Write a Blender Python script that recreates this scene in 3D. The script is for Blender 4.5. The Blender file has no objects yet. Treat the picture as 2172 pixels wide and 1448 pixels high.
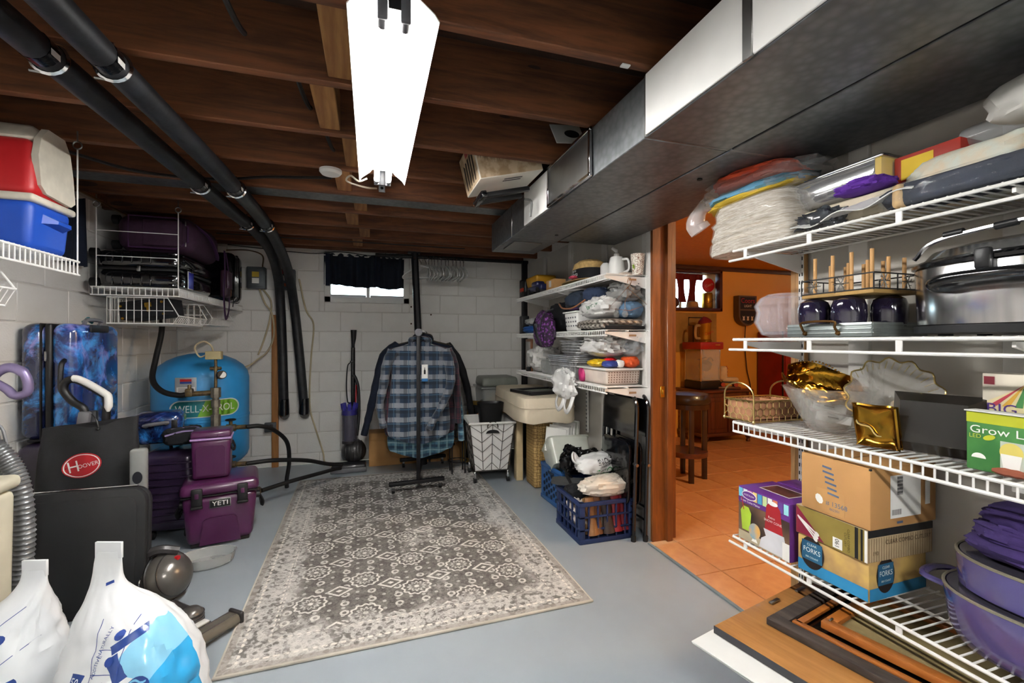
import bpy, bmesh, math, random
from mathutils import Vector as V, Matrix as MX, noise as NZ, Euler

SC = bpy.context.scene
COL = SC.collection
PI = math.pi
R = math.radians
rnd = random.Random(7)

# ---------------------------------------------------------------- camera
CAM_H = 1.23
cd = bpy.data.cameras.new('camera'); cam = bpy.data.objects.new('camera', cd); COL.objects.link(cam)
cam.location = (0, 0, CAM_H); cam.rotation_euler = (R(90), 0, R(-17.47))
cd.sensor_width = 36; cd.lens = 950 / 2172 * 36; cd.clip_start = .02
SC.camera = cam

# ---------------------------------------------------------------- world, exposure
w = bpy.data.worlds.new('sky'); SC.world = w; w.use_nodes = True
nt = w.node_tree; nt.nodes.clear()
_o = nt.nodes.new('ShaderNodeOutputWorld'); _b = nt.nodes.new('ShaderNodeBackground'); _s = nt.nodes.new('ShaderNodeTexSky')
_s.sky_type = 'NISHITA'; _s.sun_elevation = R(35); _s.sun_rotation = R(200); _s.sun_disc = False
nt.links.new(_s.outputs[0], _b.inputs[0]); _b.inputs[1].default_value = .5
nt.links.new(_b.outputs[0], _o.inputs[0])
vs = SC.view_settings
vs.view_transform = 'Standard'; vs.look = 'None'; vs.gamma = 1; vs.use_curve_mapping = False
vs.exposure = 2.2
_c = SC.cycles
_c.max_bounces = 7; _c.diffuse_bounces = 3; _c.glossy_bounces = 3; _c.transmission_bounces = 5; _c.transparent_max_bounces = 8
_c.caustics_reflective = False; _c.caustics_refractive = False

# ---------------------------------------------------------------- materials
def lin(h):
    h = h.lstrip('#'); o = []
    for i in (0, 2, 4):
        c = int(h[i:i + 2], 16) / 255
        o.append(c / 12.92 if c <= .04045 else ((c + .055) / 1.055) ** 2.4)
    return (*o, 1)

class E:
    """a socket with arithmetic"""
    def __init__(s, nt, k): s.nt = nt; s.k = k
    def _n(s, op, *a):
        n = s.nt.nodes.new('ShaderNodeMath'); n.operation = op
        for i, x in enumerate(a):
            if isinstance(x, E): s.nt.links.new(x.k, n.inputs[i])
            else: n.inputs[i].default_value = float(x)
        return E(s.nt, n.outputs[0])
    def __add__(s, o): return s._n('ADD', s, o)
    __radd__ = __add__
    def __sub__(s, o): return s._n('SUBTRACT', s, o)
    def __rsub__(s, o): return s._n('SUBTRACT', o, s)
    def __mul__(s, o): return s._n('MULTIPLY', s, o)
    __rmul__ = __mul__
    def __truediv__(s, o): return s._n('DIVIDE', s, o)
    def __rtruediv__(s, o): return s._n('DIVIDE', o, s)
    def __lt__(s, o): return s._n('LESS_THAN', s, o)
    def __gt__(s, o): return s._n('GREATER_THAN', s, o)
    def f(s, op, *a): return s._n(op, s, *a)
    def abs(s): return s._n('ABSOLUTE', s)
    def fr(s): return s._n('FRACT', s)
    def fl(s): return s._n('FLOOR', s)
    def sin(s): return s._n('SINE', s)
    def cos(s): return s._n('COSINE', s)
    def sqrt(s): return s._n('SQRT', s)
    def mn(s, o): return s._n('MINIMUM', s, o)
    def mx(s, o): return s._n('MAXIMUM', s, o)
    def sat(s): n = s._n('ADD', s, 0); n.k.node.use_clamp = True; return n
    def step(s, a, b):
        """smooth 0..1 between a and b"""
        n = s.nt.nodes.new('ShaderNodeMapRange'); n.interpolation_type = 'SMOOTHSTEP'
        s.nt.links.new(s.k, n.inputs[0]); n.inputs[1].default_value = a; n.inputs[2].default_value = b
        return E(s.nt, n.outputs[0])
    def near(s, c, wd): return (s - c).abs() < wd

class MT:
    """a material under construction"""
    def __init__(s, name):
        s.m = bpy.data.materials.new(name); s.m.use_nodes = True; s.nt = s.m.node_tree
        s.p = s.nt.nodes['Principled BSDF']; s.tc = s.nt.nodes.new('ShaderNodeTexCoord')
    def xyz(s, kind='Object'):
        n = s.nt.nodes.new('ShaderNodeSeparateXYZ'); s.nt.links.new(s.tc.outputs[kind], n.inputs[0])
        return [E(s.nt, k) for k in n.outputs]
    def vec(s, x, y, z):
        n = s.nt.nodes.new('ShaderNodeCombineXYZ')
        for i, a in enumerate((x, y, z)):
            if isinstance(a, E): s.nt.links.new(a.k, n.inputs[i])
            else: n.inputs[i].default_value = a
        return n.outputs[0]
    def map(s, sc=(1, 1, 1)):
        n = s.nt.nodes.new('ShaderNodeMapping'); n.inputs['Scale'].default_value = sc
        s.nt.links.new(s.tc.outputs['Object'], n.inputs[0]); return n.outputs[0]
    def noise(s, scale, detail=3, vec=None, rough=.55, dist=0, col=False):
        n = s.nt.nodes.new('ShaderNodeTexNoise'); n.inputs['Scale'].default_value = scale
        n.inputs['Detail'].default_value = detail; n.inputs['Roughness'].default_value = rough; n.inputs['Distortion'].default_value = dist
        s.nt.links.new(vec or s.tc.outputs['Object'], n.inputs['Vector'])
        return E(s.nt, n.outputs[1 if col else 0])
    def voro(s, scale, vec=None, feat='F1'):
        n = s.nt.nodes.new('ShaderNodeTexVoronoi'); n.feature = feat; n.inputs['Scale'].default_value = scale
        s.nt.links.new(vec or s.tc.outputs['Object'], n.inputs['Vector']); return E(s.nt, n.outputs[0])
    def mix(s, f, a, b):
        n = s.nt.nodes.new('ShaderNodeMix'); n.data_type = 'RGBA'
        if isinstance(f, E): s.nt.links.new(f.k, n.inputs[0])
        else: n.inputs[0].default_value = f
        for i, c in ((6, a), (7, b)):
            if isinstance(c, str): n.inputs[i].default_value = lin(c)
            elif isinstance(c, tuple): n.inputs[i].default_value = c
            else: s.nt.links.new(c, n.inputs[i])
        return n.outputs[2]
    def ramp(s, f, stops):
        n = s.nt.nodes.new('ShaderNodeValToRGB'); e = n.color_ramp.elements
        while len(e) < len(stops): e.new(.5)
        for q, (p, c) in zip(e, stops): q.position = p; q.color = lin(c)
        s.nt.links.new(f.k, n.inputs[0]); return n.outputs[0]
    def col(s, c): s.nt.links.new(c, s.p.inputs['Base Color']); return s
    def rough(s, e):
        if isinstance(e, E): s.nt.links.new(e.k, s.p.inputs['Roughness'])
        else: s.p.inputs['Roughness'].default_value = e
        return s
    def set(s, **k):
        for a, b in k.items(): s.p.inputs[a.replace('_', ' ')].default_value = b
        return s
    def bump(s, h, st=.3, d=.01):
        n = s.nt.nodes.new('ShaderNodeBump'); n.inputs['Strength'].default_value = st; n.inputs['Distance'].default_value = d
        s.nt.links.new(h.k, n.inputs['Height']); s.nt.links.new(n.outputs[0], s.p.inputs['Normal']); return s

def M(name, c, rough=.5, metal=0, var=.12, sc=6, bump=0, bs=None, trans=0, alpha=1, coat=0, ior=1.45, sheen=0, c2=None, emit=0, detail=3):
    t = MT(name); a = lin(c)
    b = lin(c2) if c2 else tuple(x * (1 - var * 2.2) for x in a[:3]) + (1,)
    n = t.noise(sc, detail)
    t.col(t.mix(n.step(.3, .7), a, b)); t.rough(rough)
    t.set(Metallic=metal, IOR=ior)
    if trans: t.set(Transmission_Weight=trans)
    if alpha < 1: t.set(Alpha=alpha)
    if coat: t.set(Coat_Weight=coat, Coat_Roughness=.08)
    if sheen: t.set(Sheen_Weight=sheen)
    if emit: t.set(Emission_Color=a, Emission_Strength=emit)
    if bump: t.bump(t.noise(bs or sc * 6, 4), bump, .004)
    return t.m

def wood(name, c1, c2, axis=0, sc=1., rough=.5, coat=0, knots=0):
    t = MT(name); s = [9 * sc, 9 * sc, 9 * sc]; s[axis] = .9 * sc
    v = t.map(tuple(s)); g = t.noise(1.6, 6, v, .6, 1.2)
    f = t.noise(9, 3, v, .6)
    k = (g * .75 + f * .25).step(.32, .66)
    c = t.mix(k, c1, c2)
    if knots:
        vv = [1.5, 6, 6]; vv[axis], vv[0] = vv[0], vv[axis]
        kn = t.voro(1.1, t.map((vv[0], vv[1], vv[2]))) < .11
        c = t.mix(kn * .75, c, '#1c0e08')
    t.col(c); t.rough(rough)
    if coat: t.set(Coat_Weight=coat, Coat_Roughness=.12)
    t.bump(f, .15, .003); return t.m

# ---------------------------------------------------------------- mesh builder
_rb = {}
def rbox(dx, dy, dz, r, seg):
    key = (round(dx, 4), round(dy, 4), round(dz, 4), round(r, 4), seg)
    if key in _rb: return _rb[key]
    bm = bmesh.new(); bmesh.ops.create_cube(bm, size=1)
    for v in bm.verts: v.co = V((v.co.x * dx, v.co.y * dy, v.co.z * dz))
    r = min(r, .499 * min(dx, dy, dz))
    if r > 0: bmesh.ops.bevel(bm, geom=list(bm.edges), offset=r, segments=seg, profile=.5, affect='EDGES')
    bm.verts.index_update()
    o = ([v.co.copy() for v in bm.verts], [[v.index for v in f.verts] for f in bm.faces]); bm.free()
    _rb[key] = o; return o

def TR(x=0, y=0, z=0): return MX.Translation((x, y, z))
def RX(a): return MX.Rotation(R(a), 4, 'X')
def RY(a): return MX.Rotation(R(a), 4, 'Y')
def RZ(a): return MX.Rotation(R(a), 4, 'Z')

_txt = {}
def text_mesh(s):
    if s in _txt: return _txt[s]
    cu = bpy.data.curves.new('t', 'FONT'); cu.body = s; cu.size = 1; cu.align_x = 'CENTER'; cu.align_y = 'CENTER'; cu.resolution_u = 3
    ob = bpy.data.objects.new('t', cu)
    me = ob.to_mesh()
    o = ([v.co.copy() for v in me.vertices], [list(p.vertices) for p in me.polygons])
    ob.to_mesh_clear(); bpy.data.objects.remove(ob); bpy.data.curves.remove(cu)
    _txt[s] = o; return o

class B:
    def __init__(s, m=None): s.v = []; s.f = []; s.mi = []; s.m = m or MX(); s.k = 0
    def at(s, m): s.m = m; return s
    def slot(s, k): s.k = k; return s
    def add(s, vs, fs, m=None):
        q = s.m @ m if m is not None else s.m
        o = len(s.v); s.v += [q @ V(a) for a in vs]
        s.f += [[i + o for i in f] for f in fs]; s.mi += [s.k] * len(fs); return s
    def box(s, c, d, r=0, seg=2, rot=None, top=None, bot=None):
        vs, fs = rbox(*d, r, seg)
        if top or bot:
            t = top or (1, 1); b = bot or (1, 1); n = []
            for a in vs:
                k = a.z / d[2] + .5; n.append(V((a.x * (b[0] + (t[0] - b[0]) * k), a.y * (b[1] + (t[1] - b[1]) * k), a.z)))
            vs = n
        m = MX.Translation(c)
        if rot is not None: m = m @ rot
        return s.add(vs, fs, m)
    def cyl(s, a, b, r0, r1=None, n=12, caps=True):
        a = V(a); b = V(b); r1 = r0 if r1 is None else r1
        d = (b - a).normalized(); q = d.to_track_quat('Z', 'Y'); vs = []
        for p, r in ((a, r0), (b, r1)):
            for i in range(n):
                t = 2 * PI * i / n; vs.append(p + q @ V((r * math.cos(t), r * math.sin(t), 0)))
        fs = [[i, (i + 1) % n, n + (i + 1) % n, n + i] for i in range(n)]
        if caps: fs += [list(range(n))[::-1], list(range(n, 2 * n))]
        return s.add(vs, fs)
    def tube(s, pts, r, n=6, closed=False, caps=True, flat=1):
        P = [V(p) for p in pts]; L = len(P); rr = r if isinstance(r, (list, tuple)) else [r] * L
        vs = []; up = None
        for i in range(L):
            if closed: d = P[(i + 1) % L] - P[i - 1]
            else: d = P[min(i + 1, L - 1)] - P[max(i - 1, 0)]
            if d.length < 1e-9: d = V((0, 0, 1))
            d.normalize()
            if up is None:
                up = V((0, 0, 1)) if abs(d.z) < .9 else V((1, 0, 0))
            up = up - d * up.dot(d)
            if up.length < 1e-6: up = d.orthogonal()
            up.normalize(); sd = d.cross(up)
            for j in range(n):
                t = 2 * PI * (j + .5) / n; vs.append(P[i] + up * (rr[i] * flat * math.sin(t)) + sd * (rr[i] * math.cos(t)))
        fs = []
        for i in range(L if closed else L - 1):
            a = i * n; b = ((i + 1) % L) * n
            fs += [[a + j, a + (j + 1) % n, b + (j + 1) % n, b + j] for j in range(n)]
        if caps and not closed: fs += [list(range(n))[::-1], list(range((L - 1) * n, L * n))]
        return s.add(vs, fs)
    def lathe(s, prof, n=24, m=None, sx=1, sy=1, arc=None, fn=None):
        vs = []; L = len(prof); full = arc is None; k = n if full else n + 1; A = 2 * PI if full else arc
        for r, z in prof:
            for j in range(k):
                t = A * j / n; q = fn(t, r, z) if fn else r
                vs.append((q * math.cos(t) * sx, q * math.sin(t) * sy, z))
        fs = []
        for i in range(L - 1):
            for j in range(n):
                a, b = i * k + j, i * k + (j + 1) % k; fs.append([a, b, b + k, a + k])
        if full:
            if prof[0][0] > 1e-6: fs.append(list(range(k))[::-1])
            if prof[-1][0] > 1e-6: fs.append(list(range((L - 1) * k, L * k)))
        return s.add(vs, fs, m)
    def prism(s, poly, h, m=None):
        n = len(poly); vs = [(x, y, 0) for x, y in poly] + [(x, y, h) for x, y in poly]
        fs = [list(range(n))[::-1], list(range(n, 2 * n))] + [[i, (i + 1) % n, n + (i + 1) % n, n + i] for i in range(n)]
        return s.add(vs, fs, m)
    def grid(s, fn, nu, nv, cu=False, cv=False, m=None):
        ku = nu if cu else nu + 1; kv = nv if cv else nv + 1
        vs = [fn(i / nu, j / nv) for i in range(ku) for j in range(kv)]; fs = []
        for i in range(nu):
            for j in range(nv):
                a = i % ku; b = (i + 1) % ku; c = j % kv; d = (j + 1) % kv
                fs.append([a * kv + c, b * kv + c, b * kv + d, a * kv + d])
        return s.add(vs, fs, m)
    def sheet(s, fn, nu, nv, th, m=None):
        """a surface with a thickness th, closed all round"""
        ku, kv = nu + 1, nv + 1; top = [V(fn(i / nu, j / nv)) for i in range(ku) for j in range(kv)]; nn = []
        for i in range(ku):
            for j in range(kv):
                a = top[min(i + 1, nu) * kv + j] - top[max(i - 1, 0) * kv + j]; b = top[i * kv + min(j + 1, nv)] - top[i * kv + max(j - 1, 0)]
                q = a.cross(b); nn.append(q.normalized() if q.length > 1e-12 else V((0, 0, 1)))
        bot = [p - q * th for p, q in zip(top, nn)]; o = ku * kv; fs = []
        for i in range(nu):
            for j in range(nv):
                a, b, c, d = i * kv + j, (i + 1) * kv + j, (i + 1) * kv + j + 1, i * kv + j + 1
                fs += [[a, b, c, d], [o + d, o + c, o + b, o + a]]
        rim = [i * kv for i in range(ku)] + [nu * kv + j for j in range(1, kv)] + [i * kv + nv for i in range(nu - 1, -1, -1)] + [j for j in range(nv - 1, 0, -1)]
        L = len(rim)
        for i in range(L): a, b = rim[i], rim[(i + 1) % L]; fs.append([b, a, a + o, b + o])
        return s.add(top + bot, fs, m)
    def blob(s, c, d, seed=0, amp=.12, fq=2.5, p=2.6, n=40, m=None, ridge=.5, flatb=True):
        """a soft lump, wrinkled: half sizes d, squareness p"""
        n = max(n, 40) if max(d) > .05 else 24; rg = lambda q: 1 - 3.2 * abs(NZ.noise(q)); vs = []; nu, nv = n, n // 2 + 1; so = V((seed * 7.3, seed * 3.1, seed * 1.7)); sg = lambda a: math.copysign(abs(a) ** (2 / p), a)
        for i in range(nv + 1):
            ph = -PI / 2 + PI * i / nv
            for j in range(nu):
                th = 2 * PI * j / nu
                x = sg(math.cos(ph)) * sg(math.cos(th)); y = sg(math.cos(ph)) * sg(math.sin(th)); z = sg(math.sin(ph))
                q = V((x, y, z)) * fq + so
                wq = q + V((NZ.noise(q * .8), NZ.noise(q * .8 + V((9, 2, 4))), NZ.noise(q * .8 + V((1, 7, 3))))) * .9
                k = 1 + amp * (1.1 * NZ.noise(q * .55) + .5 * rg(wq * .9) + .38 * rg(wq * 2.0) + .2 * rg(wq * 4.2) - .1)
                if flatb and z < -.55: k = 1
                vs.append((x * d[0] * k, y * d[1] * k, z * d[2] * (k if z > -.5 else 1)))
        fs = []
        for i in range(nv):
            for j in range(nu): a, b = i * nu + j, i * nu + (j + 1) % nu; fs.append([a, b, b + nu, a + nu])
        mm = MX.Translation(c); return s.add(vs, fs, mm @ m if m is not None else mm)
    def text(s, t, size, m, w=None):
        vs, fs = text_mesh(t)
        if w:
            x0 = min(a.x for a in vs); x1 = max(a.x for a in vs); k = w / (x1 - x0)
            vs = [V((a.x * k, a.y * size, 0)) for a in vs]
        else: vs = [a * size for a in vs]
        return s.add(vs, fs, m)
    def disc(s, rx, ry, m, n=28, a0=0, a1=2 * PI):
        vs = [(rx * math.cos(a0 + (a1 - a0) * i / n), ry * math.sin(a0 + (a1 - a0) * i / n), 0) for i in range(n + (0 if a1 - a0 > 6.28 else 1))]
        return s.add(vs, [list(range(len(vs)))], m)
    def plate(s, c, d, m=None):
        """thin flat rectangle d=(w,h) in its local xy"""
        w_, h_ = d[0] / 2, d[1] / 2
        return s.add([(c[0] - w_, c[1] - h_, c[2]), (c[0] + w_, c[1] - h_, c[2]), (c[0] + w_, c[1] + h_, c[2]), (c[0] - w_, c[1] + h_, c[2])], [[0, 1, 2, 3]], m)
    def mesh(s, name, mats, ang=38):
        me = bpy.data.meshes.new(name); me.from_pydata([tuple(a) for a in s.v], [], s.f)
        for q in (mats if isinstance(mats, (list, tuple)) else [mats]): me.materials.append(q)
        me.polygons.foreach_set('use_smooth', [True] * len(me.polygons))
        me.polygons.foreach_set('material_index', s.mi); me.set_sharp_from_angle(angle=R(ang)); me.update()
        return me

def link(name, me, parent=None):
    o = bpy.data.objects.new(name, me); COL.objects.link(o)
    if parent: o.parent = parent
    return o
def T(name, label, cat, loc=(0, 0, 0), rz=0, group=None):
    o = bpy.data.objects.new(name, None); COL.objects.link(o); o.empty_display_size = .05
    o.location = loc; o.rotation_euler = (0, 0, R(rz)); o['label'] = label; o['category'] = cat
    if group: o['group'] = group
    return o
def P(t, name, b, mat, label=None, ang=38):
    o = link(name, b.mesh(name, mat, ang), t)
    if label: o['label'] = label
    return o
def ONE(name, label, cat, b, mat, loc=(0, 0, 0), rz=0, group=None, ang=38):
    o = link(name, b.mesh(name, mat, ang)); o.location = loc; o.rotation_euler = (0, 0, R(rz)); o['label'] = label; o['category'] = cat
    if group: o['group'] = group
    return o
def ST(name, b, mat, parent=None, label=None, cat=None, ang=38):
    o = link(name, b.mesh(name, mat, ang), parent)
    if not parent: o['kind'] = 'structure'
    if label: o['label'] = label
    if cat: o['category'] = cat
    return o
def DUP(root, loc, rz, label):
    r = root.copy(); COL.objects.link(r); r.location = loc; r.rotation_euler = (0, 0, R(rz)); r['label'] = label
    for ch in list(root.children):
        c = ch.copy(); COL.objects.link(c); c.parent = r
        for g in ch.children: d = g.copy(); COL.objects.link(d); d.parent = c
    return r
def flat_on(origin, xdir, ydir):
    """matrix whose local x,y lie along the two directions"""
    x = V(xdir).normalized(); z = x.cross(V(ydir)).normalized(); y = z.cross(x)
    m = MX.Identity(4)
    for i in range(3): m[i][0] = x[i]; m[i][1] = y[i]; m[i][2] = z[i]; m[i][3] = origin[i]
    return m
FRONT = lambda x, y, z: flat_on((x, y, z), (1, 0, 0), (0, 0, 1))      # faces -Y
LEFT = lambda x, y, z: flat_on((x, y, z), (0, -1, 0), (0, 0, 1))      # faces -X
RIGHT = lambda x, y, z: flat_on((x, y, z), (0, 1, 0), (0, 0, 1))      # faces +X
def arc(c, r, a0, a1, n, plane='xz', ry=None):
    o = []
    for i in range(n + 1):
        t = R(a0 + (a1 - a0) * i / n); p = r * math.cos(t); q = (ry or r) * math.sin(t)
        o.append({'xz': (c[0] + p, c[1], c[2] + q), 'xy': (c[0] + p, c[1] + q, c[2]), 'yz': (c[0], c[1] + p, c[2] + q)}[plane])
    return o
def smooth(pts, k=4):
    """Catmull-Rom through the points"""
    P_ = [V(p) for p in pts]; P_ = [P_[0] * 2 - P_[1]] + P_ + [P_[-1] * 2 - P_[-2]]; o = []
    for i in range(1, len(P_) - 2):
        a, b, c, d = P_[i - 1:i + 3]
        for j in range(k):
            t = j / k; o.append(.5 * ((2 * b) + (c - a) * t + (2 * a - 5 * b + 4 * c - d) * t * t + (3 * b - a - 3 * c + d) * t ** 3))
    o.append(P_[-2]); return o


from mathutils.bvhtree import BVHTree
def wrap(b, target, d, off=.0015):
    """lay a flat print on a curved surface, thrown along d"""
    d = V(d).normalized(); t = BVHTree.FromPolygons(target.v, target.f)
    for i, p in enumerate(b.v):
        h = t.ray_cast(p - d * 2, d)
        b.v[i] = (h[0] if h[0] is not None else t.find_nearest(p)[0]) - d * off
    return b
def patch(b, m, w_, h_, n=14):
    """a flat rectangle cut fine enough to be wrapped"""
    return b.grid(lambda u, v: ((u - .5) * w_, (v - .5) * h_, 0), n, n, m=m)
def stuff(o): o['kind'] = 'stuff'; return o
def loft(b, secs, caps=True):
    n = len(secs[0]); vs = [p for s in secs for p in s]; fs = []
    for i in range(len(secs) - 1):
        for j in range(n): a, c = i * n + j, i * n + (j + 1) % n; fs.append([a, c, c + n, a + n])
    if caps: fs += [list(range(n))[::-1], list(range((len(secs) - 1) * n, len(secs) * n))]
    return b.add(vs, fs)
def oval(cx, cy, z, rx, ry, n=24, p=2.5, seed=None, amp=0, tilt=(0, 0)):
    o = []
    for j in range(n):
        t = 2 * PI * j / n; c, s = math.cos(t), math.sin(t)
        x = math.copysign(abs(c) ** (2 / p), c) * rx; y = math.copysign(abs(s) ** (2 / p), s) * ry
        if amp:
            k = 1 + amp * (NZ.noise(V((c * 1.8 + (seed or 0) * 5, s * 1.8, z * 9))) + .5 * (1 - 2 * abs(NZ.noise(V((c * 3 + (seed or 0), s * 3 + 4, z * 16))))))
            x *= k; y *= k
        o.append((cx + x, cy + y, z + tilt[0] * x + tilt[1] * y))
    return o
def wire_shelf(label, loc, rz, L, D, lip='ladder', gap=.0254, lh=.045, single=False, group='white wire shelves', r=.0028):
    """local x: wall -> front, y along the wall, z = 0 top of the deck wires"""
    t = T('wire_shelf', label, 'shelf', loc, rz, group)
    def rail(n, x, z, rr=.0042, y0=0, y1=L): P(t, n, B().cyl((x, y0, z), (x, y1, z), rr, n=8), WIRE)
    rail('back_rail', .006, -.006); rail('middle_rail', D * .5, -.006); rail('front_rail', D, -.004, .005)
    rail('lower_rail', D, -lh, .005, -.02 if lip == 'rail' else 0, L + (.02 if lip == 'rail' else 0))
    n = int(L / gap); dk = B().cyl((.0, 0, 0), (D, 0, 0), r, n=6); lp = B().cyl((D, 0, 0), (D, 0, -lh), r, n=6)
    if single:
        dm = dk.mesh('deck_wire', WIRE); lm = lp.mesh('lip_wire', WIRE)
        for i in range(n + 1):
            link('deck_wire', dm, t).location = (0, min(i * gap, L), 0)
            if lip == 'ladder': link('lip_wire', lm, t).location = (0, min(i * gap, L), 0)
    else:
        b1 = B(); b2 = B()
        for i in range(n + 1):
            y = min(i * gap, L); b1.add(dk.v, dk.f, TR(0, y, 0)); b2.add(lp.v, lp.f, TR(0, y, 0))
        stuff(P(t, 'deck_wires', b1, WIRE))
        if lip == 'ladder': stuff(P(t, 'lip_wires', b2, WIRE))
    if lip == 'rail':
        k = max(2, round(L / .3))
        for i in range(k + 1): P(t, 'lip_connector', B().box((D, .06 + (L - .12) * i / k, -lh / 2), (.005, .016, lh), .001, 1), WIRE)
    return t
def rrect(w_, h_, r, n=6):
    o = []
    for cx, cy, a0 in ((w_ / 2 - r, -h_ / 2 + r, -90), (w_ / 2 - r, h_ / 2 - r, 0), (-w_ / 2 + r, h_ / 2 - r, 90), (-w_ / 2 + r, -h_ / 2 + r, 180)):
        o += [(cx + r * math.cos(R(a0 + 90 * i / n)), cy + r * math.sin(R(a0 + 90 * i / n))) for i in range(n + 1)]
    return o
def slab(b, w_, h_, r, th, m, e=.006):
    """upright rounded-corner board with softened edges: local xy face, thickness along z"""
    L = [(0, .0, e), (e * .3, 0, e * .4), (e, 0, 0)]
    prof = [(-e, 0), (-e * .3, e * .3), (0, e), (0, th - e), (-e * .3, th - e * .3), (-e, th)]
    return loft(b.at(b.m @ m), [[(x, y, z) for x, y in rrect(w_ + 2 * k, h_ + 2 * k, r + k)] for k, z in prof])
# ================================================================ shared materials
WPAINT = M('white_paint', '#e2dfd9', .55, var=.05, sc=3, bump=.15, bs=60)
WPL = M('white_plastic', '#e9e8e4', .4, var=.03)
WIRE = M('white_coated_wire', '#eceae6', .38, var=.03)
BLK = M('black_plastic', '#141416', .42, var=.1)
BLKG = M('gloss_black', '#0c0c0e', .16, var=.1, coat=.6)
BLKM = M('matt_black_metal', '#17171a', .5, metal=.3, var=.1)
BLKC = M('black_fabric', '#15151a', .85, var=.2, sc=20, bump=.2, bs=200)
CHR = M('chrome', '#d8d8da', .12, metal=1, var=.03)
STEEL = M('bare_steel', '#9a9a98', .34, metal=1, var=.08)
BRASS = M('brass', '#b8913a', .3, metal=1, var=.1)
GOLD = M('gold_wire', '#cdb578', .3, metal=1, var=.06)
CARD = M('cardboard', '#b98a55', .8, var=.06, sc=4, bump=.06, bs=90)
PAPER = M('white_paper', '#ecebe6', .7, var=.02)
NAVY = M('navy_fabric', '#141d30', .9, var=.15, sc=18, bump=.2, bs=220)
GREYP = M('grey_plastic', '#6a6a6e', .4, var=.08)
DKGREY = M('dark_grey_plastic', '#333338', .35, var=.08)
RUB = M('black_rubber', '#101011', .6, var=.15)
INK = M('black_ink', '#191919', .6, var=.05)
INKB = M('blue_ink', '#23408e', .55, var=.05)
RED = M('red_plastic', '#b3171d', .35, var=.06)

# clear plastic and glass: thin sheets, partly see-through
def clear(name, c, alpha, rough=.12, var=.05):
    return M(name, c, rough, alpha=alpha, var=var, coat=.5)
GLASS = M('window_glass', '#f4f8fa', .02, trans=1, var=0)
FILM = clear('clear_film', '#dfe3e6', .32, .14)
FILMW = clear('milky_film', '#eceae6', .78, .2)
TUBP = clear('clear_tub_plastic', '#cfd2d0', .42, .2)
CRYS = M('crystal_glass', '#f2efe8', .04, trans=.6, alpha=.42, ior=1.4, var=.02, coat=.5)

# floor: grey painted concrete
t = MT('grey_floor_paint'); n1 = t.noise(1.3, 4); n2 = t.noise(60, 2)
t.col(t.mix(n1.step(.3, .7), '#969fa5', '#8c959c')); t.rough(n1 * .1 + .3); t.bump(n2, .05, .002); FLOORM = t.m
# painted concrete block
t = MT('painted_block'); n1 = t.noise(2.2, 4); n2 = t.noise(130, 3); n3 = t.voro(90)
t.col(t.mix(n1.step(.35, .75), '#ebe8e3', '#dfdbd5')); t.rough(.6); t.bump(n2 + n3 * .5, .35, .003); BLOCK = t.m
t = MT('mortar_joint'); t.col(t.mix(t.noise(9), '#dcd8d2', '#cfcac2')); t.rough(.75); t.bump(t.noise(90), .3, .003); MORT = t.m
JOIST = wood('joist_wood', '#7e4a28', '#452612', 0, 1, .7, knots=1)
JOISTY = wood('blocking_wood', '#a5743f', '#805228', 1, 1, .7)
SUBF = wood('subfloor_plywood', '#4c2b14', '#2e190c', 0, .8, .75)
# galvanised sheet
t = MT('galvanised_sheet'); n = t.voro(38); n2 = t.noise(5, 4, t.map((1, .2, 1)))
t.col(t.mix((n * .5 + n2 * .7).step(.3, .9), '#85888a', '#6b6e70')); t.rough(n2 * .2 + .32); t.set(Metallic=.85); GALV = t.m
DOORW = wood('stained_door_wood', '#8a4c1c', '#5f3010', 2, 1, .4, .3)
RAWW = wood('raw_wood', '#b38a58', '#94683a', 2, 1, .6)

# ================================================================ shell of the store room
XL, XR, YB, YN = -1.72, 1.67, 4.9, -2.6
ZJ, ZS = 2.12, 2.355
b = B().box(((XL + 1.62) / 2, (YB + YN) / 2, -.05), (1.62 - XL, YB - YN, .1)).box((1.71, -.6, -.048), (.18, 4.0, .1)).box((1.71, 3.63, -.048), (.18, 2.53, .1)); floor = ST('floor', b, FLOORM)

BW, BH, JT = .4064, .2032, .007
_full = {}
def blocks(wall, u0, u1, z0, z1, zoff, place, hole=None, half=0):
    """painted blocks as parts; place(u, z) -> location; the block mesh lies in x (run) and z, 14 mm proud"""
    r = 0; z = zoff - BH
    while z < z1:
        u = u0 - BW * (.5 if (r + half) % 2 else 0)
        while u < u1:
            a, c, d, e = max(u, u0), min(u + BW, u1), max(z, z0), min(z + BH, z1)
            rects = [(a, c, d, e)]
            if hole and a < hole[1] and c > hole[0] and d < hole[3] and e > hole[2]:
                rects = []
                if a < hole[0] - .02: rects.append((a, hole[0], d, e))
                if c > hole[1] + .02: rects.append((hole[1], c, d, e))
                lo, hi = max(a, hole[0]), min(c, hole[1])
                if d < hole[2] - .02: rects.append((lo, hi, d, hole[2]))
                if e > hole[3] + .02: rects.append((lo, hi, hole[3], e))
            for (a_, c_, d_, e_) in rects:
                w_, h_ = c_ - a_ - JT, e_ - d_ - JT
                if w_ < .02 or h_ < .02: continue
                k = (round(w_, 3), round(h_, 3))
                if k not in _full: _full[k] = B().box((0, 0, 0), (w_, .02, h_), .004, 1).mesh('block', BLOCK)
                o = link('block', _full[k], wall); o.location = place((a_ + c_) / 2, (d_ + e_) / 2)
                if wall is wall_left: o.rotation_euler = (0, 0, R(90))
            u += BW
        z += BH; r += 1
WX0, WX1, WZ0, WZ1 = -.45, .39, 1.63, 2.145
b = B()
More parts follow.
